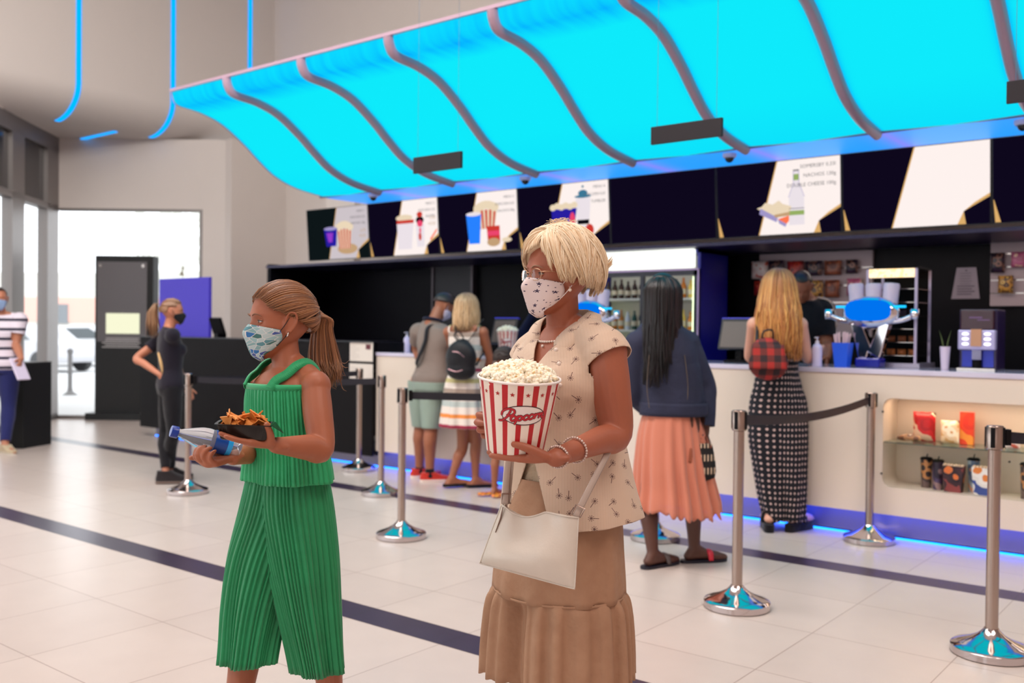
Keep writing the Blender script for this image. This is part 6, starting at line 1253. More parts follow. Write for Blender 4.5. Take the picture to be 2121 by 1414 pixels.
skirt('jumpsuit_legs', t, pd_.m, [(xx(1610, 780), .140, .112, b.a, .05), (xx(1612, 830), .195, .145, b.a, .2), (xx(1612, 900), .205, .15, b.a, .4), (xx(1616, 970), .185, .145, b.a, .6), (xx(1620, 1030), .165, .135, b.a, .8), (xx(1624, 1072), .145, .12, b.a, 1)], 9, .06, seed=3, crease=.30, ph0=PI, rag=.03)
for k in (-1, 1):
    a_, c2 = shoe_geo(b.an[k]-UP3*.052, b.ff[k], b.s*.93, sole=.055, top=.02); obj('platform_sole', a_, blk, t, smooth=60); f2 = unit(b.ff[k]); r2 = np.array([f2[1], -f2[0], 0]); o_ = np.array([b.an[k][0], b.an[k][1], 0])+f2*.08
    g = G(); g.tube([o_+r2*.045+UP3*.055, o_+r2*.03+UP3*.105, o_-r2*.03+UP3*.105, o_-r2*.045+UP3*.055], .02, 8, sub=4, flat=.4); o2 = o_-f2*.09; g.tube([o2+r2*.04-f2*.0+UP3*.06, o2+r2*.038-f2*.03+UP3*.13, o2-f2*.045+UP3*.14, o2-r2*.038-f2*.03+UP3*.13, o2-r2*.04+UP3*.06], .012, 8, sub=4, flat=.4); obj('sandal_strap', g, blk, t, smooth=True)
falling_hair('hair', b, t, HR, 1.255, n=620, seed=21, phr=(25, 335), spread=1.35, tip=.06, puff=.016, wave=.010, r=.0055, body_off=.05)
# plaid backpack
bp = thing('backpack', 'red plaid backpack with a flap on the back of the long-haired woman', 'backpack', tuple(PD(1582, 790, D-.22)))
pl = NT('red plaid'); q3 = pl.sep(pl.obj()); ax = pl.math('ADD', pl.math('MULTIPLY', q3[0], float(FR3[0])), pl.math('MULTIPLY', q3[1], float(FR3[1]))); s1 = pl.math('GREATER_THAN', pl.math('FRACT', pl.math('MULTIPLY', ax, 11.)), .5); s2 = pl.math('GREATER_THAN', pl.math('FRACT', pl.math('MULTIPLY', q3[2], 11.)), .5)
pl.col(pl.ramp(pl.math('MULTIPLY', pl.math('ADD', s1, s2), .5), [(0, (176, 44, 38)), (.4, (112, 44, 40)), (.8, (52, 34, 38))], 'CONSTANT')); pl.rough(.8)
C0 = PD(1588, 742, D-.225); FB = frame(b.a); g = G(); g.ell(C0+vw(.012, -.035, .0), (.135, .07, .115), FB, 22, 14); g.ell(C0+vw(0, .06, .0), (.105, .06, .085), FB, 22, 14); wrap('bag_body', bake(g, .009, 7), pl.m, bp)
g = G(); rings = []
for v in np.linspace(0, 1, 8): rings.append([C0+FB@np.array([u_*(.105+.02*v), -.062-.022*math.sin(v*1.7)*(1-.5*u_*u_), .095-.17*v]) for u_ in np.linspace(-1, 1, 12)])
g.loft(rings, (False, False), closed=False); obj('flap', g, pl.m, bp, smooth=True, solid=.006)
g = G(); g.tube([C0+vw(-.03, .11, .01), C0+vw(-.03, .18, -.02), C0+vw(.03, .19, -.02), C0+vw(.045, .11, .01)], .007, 8, sub=5); obj('grab_handle', g, mat('dark leather', (34, 20, 24), .5), bp, smooth=True)
for k, pts in ((-1, [C0+vw(-.06, .10, .03), PD(1568, 690, D-.14), PD(1570, 662, D-.03)]), (1, [C0+vw(.07, .10, .03), PD(1640, 700, D-.14), PD(1650, 662, D-.03)])): g = G(); g.tube(pts, .011, 8, sub=5, flat=.3); obj('strap', g, mat('dark leather', (34, 20, 24), .5), bp, smooth=True)
# ---- staff behind the counter, right
xy = PT(1690, 700, 7.62)[:2]; x, y = xy; D = dep(x, y)
b = std_body(x, y, 1.78, 150, 165, lean=14, fem=False, hw=1.05); t = person('person in black shirt with white shoulder stripe serving behind the counter, face hidden', x, y)
b.hp = 38; b.head = PD(1660, 594, D-.10); b.neck = PD(1672, 622, D-.02); k_ = 1 if rdir(b.a)@FR3 > 0 else -1; b.sh[k_] = PD(1706, 642, D-.05); b.sh[-k_] = PD(1640, 642, D); b.el[k_] = PD(1712, 715, D-.12); b.wr[k_] = PD(1712, 745, D-.22); b.wr[k_][2] = 1.20; b.el[-k_] = PD(1640, 715, D-.1); b.wr[-k_] = PD(1665, 735, D-.25); b.wr[-k_][2] = 1.23; b.che = PD(1676, 680, D+.0); b.wai = PD(1680, 740, D+.04)
b.T[3] = (b.wai, .155, .11); b.T[4] = ((b.wai+b.che)/2, .165, .115); b.T[5] = (b.che, .182, .122); b.T[6] = (b.che*.4+b.neck*.6, .165, .10); b.T[7] = (b.neck-UP3*.012, .10, .075); b.T[8] = (b.neck+UP3*.01, .06, .06)
make_body(b, t, SK2, feet=True); wrap('work_shirt', shirt_geo(b, .016, .8, -.05), fabric('black work shirt', (16, 13, 20)), t, solid=.003); wrap('trousers', trouser_geo(b, .01, 1.9), blk2, t, solid=.003)
g = G(); S_ = b.sh[k_]; g.tube([b.neck*.5+S_*.5+UP3*.062+vw(0, 0, -.045), S_+vw(.028, .072, -.045), S_*.75+b.el[k_]*.25+vw(.070, .045, -.045), S_*.45+b.el[k_]*.55+vw(.074, .02, -.045)], [.018, .020, .020, .016], 8, sub=4, flat=.4); obj('shoulder_stripe', g, mat('cream stripe', (226, 196, 176), .7), t, smooth=True)
R = frame(b.ah, b.hp); sc = Scalp(b.head, R, b.hs, .002); g = G(); cap_geo(g, sc, lambda ph: .85 if math.cos(ph) > .5 else (1.2 if math.cos(ph) > -.3 else 1.7), .007); obj('hair', g, HBR, t, smooth=True)
# ---- staff behind the counter, middle
x, y = PT(1112, 700, 7.66)[:2]; D = dep(x, y)
b = std_body(x, y, 1.66, 178, 178, hw=.95); b.head = PD(1118, 610, D); t = person('person in dark navy work shirt behind the counter, hidden behind the grey-haired woman', x, y)
b.neck = b.head-UP3*.13; make_body(b, t, SK1); wrap('work_shirt', shirt_geo(b, .014, .7, -.05), fabric('navy work shirt', (20, 18, 48)), t, solid=.003); wrap('trousers', trouser_geo(b, .01, 1.9), blk2, t, solid=.003); mask_piece(b, t, fabric('black mask', (22, 20, 24)))
falling_hair('hair', b, t, HBR, b.neck[2]+.02, n=200, seed=31, phr=(60, 300), tip=.01)
# ================================================================ THE GIRL
root = PZ(590, 1691)[:2]; D = 2.74; P = PD
b = std_body(root[0], root[1], 1.50, 138, 123, hw=.9, fem=False); b.nk = .92; b.trap = 1.22; b.hs = .89; b.s = .86
b.head = P(578, 667, 2.74); b.neck = P(596, 768, 2.74); b.che = P(590, 830, 2.74); b.wai = P(594, 905, 2.76); b.pel = P(598, 1000, 2.77)
b.T = [(P(600, 1040, 2.77), .098, .075), (b.pel, .105, .080), (P(596, 950, 2.77), .102, .078), (b.wai, .100, .078), (P(592, 870, 2.75), .104, .080), (P(588, 825, 2.74), .108, .080), (P(590, 797, 2.74), .108, .076), (P(594, 777, 2.745), .088, .062), (P(596, 762, 2.74), .045, .045)]
b.sh = {1: P(540, 797, 2.82), -1: P(654, 796, 2.67)}
kL = 1 if rdir(b.a)@FR3 > 0 else -1; b.sh = {kL: P(653, 799, 2.67), -kL: P(541, 797, 2.81)}; b.el = {kL: P(665, 928, 2.60), -kL: P(545, 930, 2.84)}; b.wr = {kL: P(572, 922, 2.46), -kL: P(488, 934, 2.62)}
b.hip = {kL: P(622, 1015, 2.74), -kL: P(575, 1015, 2.81)}; b.kn = {kL: P(655, 1235, 2.74), -kL: P(515, 1235, 2.78)}; b.an = {kL: P(700, 1600, 2.86), -kL: P(462, 1600, 2.66)}; b.an[kL][2] = .07; b.an[-kL][2] = .07; b.ff = {1: fdir(110), -1: fdir(112)}
b.arm = np.array([.040, .041, .036, .035, .030, .0215]); b.leg = np.array([.054, .052, .046, .043, .045, .030])
girl = person('girl in pleated green top and trousers and a mosaic-pattern mask, holding nachos', root[0], root[1])
hL = dict(w=b.wr[kL], d=P(470, 908, 2.40)-b.wr[kL], n=UP3, t=-BK3, s=.86, curl=(4, 6, 8, 12), spread=.06, thumb=(.30, .40, .72), tcurl=8, tl=.72)
hR = dict(w=b.wr[-kL], d=vw(-.75, -.05, -.66), n=UP3, t=-FR3*.7+BK3*.7, s=.84, curl=(55, 62, 64, 60), thumb=(.9, .75, .12), tcurl=4)
hR['t'] = vw(-.66, 0, .75); hR['d'] = vw(-.62, -.12, -.72); hR['w'] = P(482, 947, 2.575)
b.wr[-kL] = hR['w']
make_body(b, girl, SK5, voxel=.0036, it=4, hands={kL: hL, -kL: hR}, nose=.85)
R = frame(b.ah, b.hp, b.hr); eyes(girl, b.head, R, b.hs, (80, 56, 42)); brow(girl, b.head, R, b.hs, (120, 84, 62))
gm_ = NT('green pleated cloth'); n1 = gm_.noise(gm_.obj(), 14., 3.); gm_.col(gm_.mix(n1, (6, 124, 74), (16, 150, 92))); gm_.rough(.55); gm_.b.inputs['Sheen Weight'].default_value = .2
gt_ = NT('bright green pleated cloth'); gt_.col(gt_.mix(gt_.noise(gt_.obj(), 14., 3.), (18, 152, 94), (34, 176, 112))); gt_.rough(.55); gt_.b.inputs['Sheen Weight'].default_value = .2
def pleats(name, parent, m, rings, n_pl, amp, seed, phase=0., solid=.002, crease=None):
    rd = random.Random(seed); n = n_pl*8; P_ = np.array([r[0] for r in rings]); c_ = [spline(P_, np.array([r[i] for r in rings], float), 8)[1] for i in (1, 2, 4)]; A_ = spline(P_, np.array([r[3] for r in rings], float)+1000, 8)[1]-1000; Ps = spline(P_, np.ones(len(P_)), 8)[0]
    th = np.arange(n)/n*2*PI; ph = np.cumsum([rd.uniform(.6, 1.4) for _ in range(n_pl)]); ph = np.concatenate([[0], ph])/ph[-1]*n; idx = np.arange(n); k = np.searchsorted(ph, idx, side='right')-1; fr_ = (idx-ph[k])/(ph[k+1]-ph[k]); saw = np.where(fr_ < .72, fr_/.72, (1-fr_)/.28); big = .5*np.sin(5*th+seed)+.5*np.sin(8*th+2*seed)
    out = []
    for i in range(len(Ps)):
        Rr = frame(A_[i]); st = c_[2][i]; dr = amp*st*(saw-.5)+.010*(i/len(Ps))**1.5*big*1.2; w = c_[0][i]; d = c_[1][i]; e = 2.15
        x = (w+dr)*np.sign(np.cos(th))*abs(np.cos(th))**(2/e); y = (d+dr)*np.sign(np.sin(th))*abs(np.sin(th))**(2/e)
        if crease: q = np.exp(-((th-crease[0]+PI) % (2*PI)-PI)**2/.12)*crease[1]*min(1, i/len(Ps)*2); x = x*(1-q); y = y*(1-q)
        out.append(Ps[i]+np.stack([x, y, np.zeros(n)], 1)@Rr.T)
    g = G(); g.loft(out, (False, False)); return obj(name, g, m, parent, smooth=True, solid=solid)
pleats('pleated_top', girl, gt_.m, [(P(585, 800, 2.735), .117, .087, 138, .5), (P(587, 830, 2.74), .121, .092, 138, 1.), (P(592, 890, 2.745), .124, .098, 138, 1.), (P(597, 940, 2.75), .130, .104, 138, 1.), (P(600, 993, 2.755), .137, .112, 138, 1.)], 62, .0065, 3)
c0 = P(585, 800, 2.735); f_, r_ = fdir(138), rdir(138)
g = G(); g.loft([sring(c0+UP3*z_, .116+q, .086+q, frame(138), 60, 2.15) for z_, q in ((-.006, .002), (.004, .004), (.010, .002), (.008, -.001))], (False, False)); obj('neckline_band', g, gt_.m, girl, smooth=True, solid=.002)
for k in (1, -1):
    pts = [c0+f_*.083+r_*k*.062+UP3*.0, c0+f_*.066+r_*k*.066+UP3*.022, c0+f_*.038+r_*k*.073+UP3*.038, c0+f_*.005+r_*k*.078+UP3*.063, c0-f_*.035+r_*k*.076+UP3*.070, c0-f_*.072+r_*k*.070+UP3*.045, c0-f_*.086+r_*k*.064-UP3*.0]
    Q, _ = spline(np.array(pts), np.ones(7), 14); g = G(); V = []
    T = np.gradient(Q, axis=0)
    for i, (p, tt) in enumerate(zip(Q, T)):
        out_ = unit(p-(c0+UP3*.0)); out_ = unit(out_-unit(tt)*(out_@unit(tt))); sd_ = unit(np.cross(tt, out_)); h = .0035+.0025*(i % 2); V += [p-sd_*.0125-out_*.004, p-sd_*.0115+out_*h*.7, p+sd_*.0115+out_*h*.7, p+sd_*.0125-out_*.004]
    g.add(V, [(4*i+j, 4*i+j+1, 4*i+j+5, 4*i+j+4) for i in range(len(Q)-1) for j in range(3)]); obj('shoulder_strap', g, gt_.m, girl, smooth=True, solid=.002)
tr = thing('pleated_trousers', 'x', 'x'); bpy.data.objects.remove(tr, do_unlink=True)
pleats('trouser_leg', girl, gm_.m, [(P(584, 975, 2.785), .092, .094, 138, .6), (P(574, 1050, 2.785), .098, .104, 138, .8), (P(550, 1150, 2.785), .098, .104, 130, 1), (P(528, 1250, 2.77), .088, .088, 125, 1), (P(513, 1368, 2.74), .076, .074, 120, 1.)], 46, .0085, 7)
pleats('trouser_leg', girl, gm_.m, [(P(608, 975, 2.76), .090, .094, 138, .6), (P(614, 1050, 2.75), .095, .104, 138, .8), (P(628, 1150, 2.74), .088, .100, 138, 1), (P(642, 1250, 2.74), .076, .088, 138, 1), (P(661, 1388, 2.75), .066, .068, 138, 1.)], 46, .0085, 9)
# mask with mosaic print
mm = NT('mosaic mask print'); uv_ = mm.uv(); v1 = mm.n('ShaderNodeTexVoronoi', voronoi_dimensions='2D', feature='DISTANCE_TO_EDGE'); mm.L.new(uv_, v1.inputs['Vector']); v1.inputs['Scale'].default_value = 9.; v2 = mm.n('ShaderNodeTexVoronoi', voronoi_dimensions='2D'); mm.L.new(uv_, v2.inputs['Vector']); v2.inputs['Scale'].default_value = 9.
cc = mm.sep(v2.outputs['Color'])[0]; cr = mm.ramp(cc, [(0, (150, 184, 188)), (.22, (88, 140, 150)), (.42, (176, 196, 198)), (.58, (62, 84, 150)), (.68, (130, 168, 172)), (.84, (64, 112, 110)), (.93, (50, 110, 170))], 'CONSTANT')
mm.col(mm.mix(mm.math('LESS_THAN', v1.outputs['Distance'], .045), cr, (216, 214, 212))); mm.rough(.8)
mask_piece(b, girl, mm.m, loops=(26, 24, 30))
Tg = lambda *q: b.head+R@(np.array(q)*b.hs)
ke = 1 if (R[:, 0]@FR3) > 0 else -1
g = G(); g.tube([Tg(ke*.083, -.001, -.030), Tg(ke*.086, .002, -.040), Tg(ke*.083, .004, -.047)], .0022, 8); obj('earring', g, mat('silver earring', (225, 215, 210), .15, 1.), girl, smooth=True)
# hair pulled back
GH = hair_mat('girl honey brown hair', (88, 54, 34), (138, 90, 58), (178, 126, 84)); rd = random.Random(17)
sc = Scalp(b.head, R, b.hs, .002); tieth = 1.46; d1 = unit([0, -math.sin(tieth), math.cos(tieth)])
def hl(ph):      # hairline polar angle by azimuth (0 front)
    c_ = math.cos(ph); return .99 if c_ > .93 else (.99+(.93-c_)/.33*.34 if c_ > .6 else (1.33+(.6-c_)/.6*.24 if c_ > 0 else 1.57+(-c_)*.48))
g = G(); cap_geo(g, sc, lambda ph: hl(ph), .004, 48, 16)
for i in range(1700):
    ph = rd.uniform(-PI, PI); th = hl(ph)*rd.uniform(.93, 1.03) if i % 3 else hl(ph)*rd.uniform(.3, .95); d0 = unit([-math.sin(th)*math.sin(ph), math.sin(th)*math.cos(ph), math.cos(th)]); w_ = .006*rd.random(); pts = []
    if rd.random() < .0: continue
    for q in np.linspace(0, 1, 10):
        om = math.acos(np.clip(d0@d1, -1, 1)); d_ = (math.sin((1-q)*om)*d0+math.sin(q*om)*d1)/max(1e-4, math.sin(om)); d_ = d_+np.array([0, 0, .12])*math.sin(PI*q)*(1 if d0[2] > -.1 else 0); pts.append(sc.pd(d_, .004+w_+.006*math.sin(PI*q)))
    lock(g, pts, .0021*rd.uniform(.5, 1.4), rd, 5, (.35, .9, 1, .7))
obj('hair', g, GH, girl, smooth=True)
tie = sc.pd(d1, .010); g = G()
for i in range(900):
    e = rd.random(); an = rd.uniform(0, 2*PI); rr = math.sqrt(rd.random()); ox, oy = rr*math.cos(an), rr*math.sin(an)
    end = P(676+ox*30+e*8, 803-abs(ox)*16-e*22+rd.uniform(-10, 12), 2.82+oy*.05); m1 = P(668+ox*20, 690+oy*6, 2.84+oy*.035); m2 = P(672+ox*34, 745, 2.85+oy*.05)
    pts = [tie+vw(ox*.010, oy*.012, oy*.008), tie*.45+m1*.55+vw(.012+.01*ox, .012, 0), m1+vw(.004*ox, 0, 0), m2, end]; Q, _ = spline(np.array(pts), np.ones(5), 4); w1 = rd.uniform(0, 6); Q = Q+np.outer(np.sin(w1+np.linspace(0, 7, len(Q)))*.0022*np.linspace(0, 1, len(Q)), FR3); lock(g, Q, .0027*rd.uniform(.5, 1.2), rd, 5, (.8, 1, 1, .7, .08))
for i in range(26):
    ox = rd.uniform(-1, 1); end = P(700+ox*14, 770+rd.uniform(-20, 30), 2.84); pts = [P(680, 700, 2.84), P(692+ox*5, 740, 2.84), end, end+vw(rd.uniform(0, .02), rd.uniform(-.02, .015), 0)]; Q, _ = spline(np.array(pts), np.ones(4), 3); lock(g, Q, .0011, rd, 4)
obj('ponytail', g, GH, girl, smooth=True); g = G(); g.tube([tie+R@(np.array([math.cos(q)*.017, .0, math.sin(q)*.017])) for q in np.linspace(0, 2*PI, 16)], .005, 8); obj('hair_tie', g, mat('brown hair tie', (90, 60, 44), .7), girl, smooth=True)
# ---------------------------------------------------------------- tray of nachos
TC = P(507, 908, 2.445); tz = unit(UP3+FR3*.04); tx = unit(FR3*.97-BK3*.14+BK3*.30); tx = unit(tx-tz*(tx@tz)); ty = np.cross(tz, tx); TB = basis(tx, ty, tz)
tray = thing('food_tray', 'black ribbed plastic tray of nachos resting on the hand of the girl in green', 'food tray', tuple(TC))
def trr(a, c_, z_, n=80, rib=0.):
    th = np.arange(n)/n*2*PI; x = a*np.sign(np.cos(th))*abs(np.cos(th))**.22; y = c_*np.sign(np.sin(th))*abs(np.sin(th))**.22; k = 1+rib*np.sign(np.sin(np.arange(n)*PI/1)); k = 1+rib*((np.arange(n) % 2)*2-1)
    return TC+np.stack([x*k, y*k, np.full(n, z_)], 1)@TB.T
g = G(); g.loft([trr(.052, .040, .0, 120, .0), trr(.056, .043, .003, 120, .006), trr(.0635, .050, .034, 120, .010), trr(.0655, .052, .038, 120), trr(.071, .057, .0385, 120), trr(.071, .057, .0405, 120), trr(.064, .050, .0405, 120), trr(.054, .041, .005, 120)], (True, True)); obj('tray', g, mat('black tray plastic', (16, 13, 12), .25), tray, smooth=30)
g = G(); g.add([TC+TB@np.array(q) for q in ((.071, -.057, .040), (.071, .050, .040), (.098, -.030, .020))], [(0, 1, 2)]); obj('lid_flap', g, mat('black tray plastic', (16, 13, 12), .25), tray, solid=.001)
cm_ = NT('nacho chip'); cm_.col(cm_.mix(cm_.noise(cm_.obj(), 60., 4.), (206, 104, 30), (240, 168, 84))); cm_.rough(.6); cm_.bump(cm_.noise(cm_.obj(), 90.), .3, .003)
rd = random.Random(5); spots = ['left end', 'front left', 'middle', 'back', 'front right', 'right end']
for i in range(30):
    x_ = -.045+.090*((i*7) % 30)/29; y_ = rd.uniform(-.026, .026); zc = .038+.010*rd.random()+(.010 if i > 15 else 0); c = TC+TB@np.array([x_, y_, zc]); Rr = rotz(rd.uniform(0, 6))@rotx(rd.uniform(-.9, .9))@roty(rd.uniform(-1.1, 1.1)); s_ = rd.uniform(.85, 1.15); V = []
    tri = [(.021*math.cos(a), .021*math.sin(a)) for a in (PI/2, PI/2+2.09, PI/2+4.19)]; m_ = [tri[0], tuple((np.array(tri[0])+tri[1])/2*.96), tri[1], tuple((np.array(tri[1])+tri[2])/2*.96), tri[2], tuple((np.array(tri[2])+tri[0])/2*.96)]
    for z_ in (-.0015, .0015):
        V += [c+Rr@(np.array([px*s_, py*s_, z_+.006*math.sin(px*90)])) for px, py in m_]+[c+Rr@np.array([0, 0, z_+.003])]
    F = [(6, (j+1) % 6, j) for j in range(6)]+[(13, 7+j, 7+(j+1) % 6) for j in range(6)]+[(j, (j+1) % 6, 7+(j+1) % 6, 7+j) for j in range(6)]
    g = G(); g.add(V, F); solo('nacho_chip', g, cm_.m, 'orange triangular nacho chip heaped in the black tray of the girl', 'nacho', 'nachos heaped in the black tray', smooth=40)
# ---------------------------------------------------------------- water bottle
A0 = P(357, 893, 2.50); B0 = P(498, 926, 2.585); ax = unit(B0-A0); Lb = np.linalg.norm(B0-A0); bx = unit(np.cross(ax, UP3)); BB = basis(bx, np.cross(ax, bx), ax)
wb = thing('water_bottle', 'clear plastic water bottle with blue cap and label, lying in the hand of the girl', 'bottle', tuple(A0))
wm = mat('clear bottle plastic', (232, 238, 246), .08, trans=.82); wm.node_tree.nodes['Principled BSDF'].inputs['IOR'].default_value = 1.18
g = G(); g.lathe([(.011, .014), (.011, .022), (.014, .028), (.022, .052), (.029, .075), (.0305, .095), (.0290, .105), (.0300, .112), (.0300, .150), (.0285, .156), (.0300, .163), (.0300, Lb-.012), (.026, Lb-.002), (.012, Lb-.004), (.0001, Lb-.010)], A0, 40, BB); obj('bottle_body', g, wm, wb, smooth=50)
g = G(); g.lathe([(.0001, -.004), (.0145, -.004), (.0155, -.002), (.0155, .014), (.0140, .015)], A0, 40, BB); obj('cap', g, mat('blue cap', (16, 56, 150), .3), wb, smooth=40)
g = G(); g.lathe([(.0304, .108), (.0306, .112), (.0306, .142), (.0304, .146)], A0, 40, BB, cap=(False, False)); obj('label', g, mat('blue bottle label', (16, 72, 158), .35), wb, smooth=40)
g = G(); g.lathe([(.0309, .142), (.0309, .155)], A0, 40, BB, cap=(False, False)); obj('label', g, mat('light blue bottle label', (30, 165, 240), .35), wb, smooth=40)
# ================================================================ THE WOMAN WITH THE POPCORN
root = PZ(1165, 1722)[:2]
b = std_body(root[0], root[1], 1.62, 132, 116, hw=1.06); b.s = .95; b.hs = .955; b.nk = .98
b.head = P(1154, 571, 2.70); b.neck = P(1168, 684, 2.74); b.che = P(1168, 792, 2.72); b.wai = P(1172, 905, 2.74); b.pel = P(1170, 1010, 2.75)
b.T = [(P(1170, 1060, 2.75), .165, .125), (b.pel, .178, .130), (P(1171, 955, 2.75), .165, .125), (b.wai, .150, .118), (P(1170, 850, 2.74), .155, .120), (b.che, .160, .118), (P(1168, 730, 2.74), .145, .092), (P(1168, 703, 2.74), .095, .070), (P(1168, 680, 2.74), .055, .053)]
kL = 1 if rdir(b.a)@FR3 > 0 else -1; b.sh = {kL: P(1255, 728, 2.60), -kL: P(1104, 736, 2.86)}; b.el = {kL: P(1276, 898, 2.57), -kL: P(1068, 905, 2.84)}; b.wr = {kL: P(1150, 948, 2.355), -kL: P(1058, 876, 2.58)}
b.hip = {kL: P(1205, 1020, 2.70), -kL: P(1135, 1020, 2.82)}; b.kn = {kL: P(1212, 1290, 2.66), -kL: P(1130, 1290, 2.80)}; b.an = {kL: P(1200, 1660, 2.68), -kL: P(1120, 1640, 2.80)}; b.an[kL][2] = b.an[-kL][2] = .08; b.ff = {1: fdir(118), -1: fdir(122)}
b.arm = np.array([.055, .055, .044, .037, .031, .0235]); b.leg = np.array([.095, .085, .060, .056, .058, .036])
wom = person('grey-blonde person in glasses, star mask and beige sleeveless blouse, carrying the big popcorn bucket', root[0], root[1])
hL = dict(w=b.wr[kL], d=P(1006, 944, 2.40)-b.wr[kL], n=UP3, t=-BK3, s=.97, curl=(3, 5, 7, 10), spread=.05, thumb=(.80, .42, .50), tcurl=10, tl=.88)
hR = dict(w=b.wr[-kL], d=vw(-.80, -.02, -.45), n=vw(.5, 0, -.85), t=UP3, s=.93, curl=(42, 44, 46, 48), spread=.10, thumb=(.5, .8, .3), tcurl=10)
make_body(b, wom, SK6, voxel=.0038, it=4, hands={kL: hL, -kL: hR}, nose=.95)
R = frame(b.ah, b.hp, b.hr); eyes(wom, b.head, R, b.hs, (70, 74, 70)); brow(wom, b.head, R, b.hs, (150, 120, 96))
Tg = lambda *q: b.head+R@(np.array(q)*b.hs)
# mask with stars
sm = NT('star print mask'); u, v, w = sm.sep(sm.uv())
def stars(sc_, rad, pts, off):
    vo = sm.n('ShaderNodeTexVoronoi', voronoi_dimensions='2D'); vo.inputs['Randomness'].default_value = .75; sm.L.new(sm.comb(sm.math('MULTIPLY', sm.math('ADD', u, off), sc_), sm.math('MULTIPLY', sm.math('ADD', v, off), sc_*.85)), vo.inputs['Vector']); vo.inputs['Scale'].default_value = 1.
    d = sm.vm('SUBTRACT', sm.comb(sm.math('MULTIPLY', sm.math('ADD', u, off), sc_), sm.math('MULTIPLY', sm.math('ADD', v, off), sc_*.85)), vo.outputs['Position']); x_, y_, _ = sm.sep(d)
    an = sm.math('ARCTAN2', x_, y_); rr = sm.math('SQRT', sm.math('ADD', sm.math('MULTIPLY', x_, x_), sm.math('MULTIPLY', y_, y_)))
    lim = sm.math('ADD', rad*.72, sm.math('MULTIPLY', sm.math('COSINE', sm.math('MULTIPLY', an, 5.)), rad*.34)) if pts else rad
    return sm.math('LESS_THAN', rr, lim)
mk = sm.math('MAXIMUM', stars(4.2, .17, True, 0.), stars(7.5, .085, False, .37))
sm.col(sm.mix(mk, (222, 204, 202), (44, 30, 66))); sm.rough(.8); mk_o = mask_piece(b, wom, sm.m, loops=(215, 200, 198))
# glasses
gl_ = thing('eyeglasses', 'x', 'x'); bpy.data.objects.remove(gl_, do_unlink=True)
gf = mat('gold glasses rim', (190, 150, 120), .2, 1.)
g = G(); gz = G()
for k in (1, -1):
    ring = [Tg(k*.037+.0250*math.copysign(abs(math.cos(q))**.85, math.cos(q)), .0915-.24*max(0, abs(k*.037+.0250*math.cos(q))-.034), -.001+.0165*math.copysign(abs(math.sin(q))**.85, math.sin(q))) for q in np.linspace(0, 2*PI, 33)]; g.tube(ring, .0011, 6)
    gz.add([Tg(k*.037, .0915, -.001)]+ring[:-1], [(0, 1+j, 1+(j+1) % 32) for j in range(32)])
    g.tube([Tg(k*.062, .085, .006), Tg(k*.075, .072, .007), Tg(k*.082, .03, .006), Tg(k*.085, -.01, .004)], .0012, 6, sub=3)
g.tube([Tg(.012, .0915, .003), Tg(0, .1015, .007), Tg(-.012, .0915, .003)], .0012, 6, sub=3)
eg = obj('eyeglasses', g, gf, wom, smooth=True); lens = mat('lens glass', (255, 255, 255), .0, trans=1.); lens.node_tree.nodes['Principled BSDF'].inputs['IOR'].default_value = 1.08; obj('lens', gz, lens, eg)
ke = 1 if (R[:, 0]@FR3) > 0 else -1
g = G(); g.ell(Tg(ke*.081, .002, -.044), .0050, None, 16, 10); g.tube([Tg(ke*.080, .003, -.034), Tg(ke*.081, .003, -.040)], .001, 5); obj('pearl_earring', g, mat('pearl', (235, 220, 205), .2), wom, smooth=True)
# short layered hair
WH = hair_mat('pale blonde hair', (206, 168, 128), (238, 214, 178), (250, 236, 212)); rd = random.Random(23); sc = Scalp(b.head, R, b.hs, .004); g = G()
def hend(ph):
    a = abs(math.degrees(ph)); base_ = 1.10 if a < 32 else (1.10+(a-32)/35*.72 if a < 67 else (1.82+(a-67)/113*.30)); return base_+.15*math.sin(ke*ph*2.6)*math.exp(-(a/42)**2)
cap_geo(g, sc, lambda ph: hend(((ph+PI) % (2*PI))-PI)*.93, .012, 48, 16)
part = -ke*math.radians(18); dv = lambda th, ph: unit([-math.sin(th)*math.sin(ph), math.sin(th)*math.cos(ph), math.cos(th)])
for i in range(6000):
    ph = rd.uniform(-PI, PI); a = abs(ph); te = hend(ph)*(rd.uniform(.96, 1.04) if i % 4 else rd.uniform(.7, .95)); d0 = dv(rd.uniform(-.30, .50), part) if i % 8 else dv(te*rd.uniform(.2, .5), ph); d1 = dv(te, ph)
    vol = .016+.017*min(1, a/1.3); cl = math.floor(ph*9)*2.4; fl = .003*math.sin(cl)+.004+(.009 if a > 1.7 else 0)*(1+.6*math.sin(cl*1.7)); pts = []; layer = rd.uniform(.78, 1.10)*(1+.10*math.sin(cl*3)); om = math.acos(float(np.clip(d0@d1, -1, 1))); wv_ = .05+.03*math.sin(cl); w1 = cl+rd.uniform(-.25, .25)
    sd_ = unit(np.cross(d0, d1)+1e-5)
    for q in np.linspace(0, 1, 12): d_ = (math.sin((1-q)*om)*d0+math.sin(q*om)*d1)/max(1e-3, math.sin(om)); pts.append(sc.pd(d_+sd_*wv_*math.sin(w1+q*5)*q, layer*vol*math.sin(PI*min(1, .28+q*.56))+fl*q**4))
    lock(g, pts, .0017*rd.uniform(.5, 1.3), rd, 5, (.7, 1, 1, .9, .15))
for i in range(40):
    ph = rd.uniform(-PI, PI); e0 = sc.p(.3*rd.random(), ph, .022); pts = [e0, e0+vw(rd.uniform(-.01, .01), .012, 0), e0+vw(rd.uniform(-.025, .02), rd.uniform(.012, .026), 0), e0+vw(rd.uniform(-.045, .035), rd.uniform(.0, .02), 0)]; Q, _ = spline(np.array(pts), np.ones(4), 4); lock(g, Q, .0006, rd, 4)
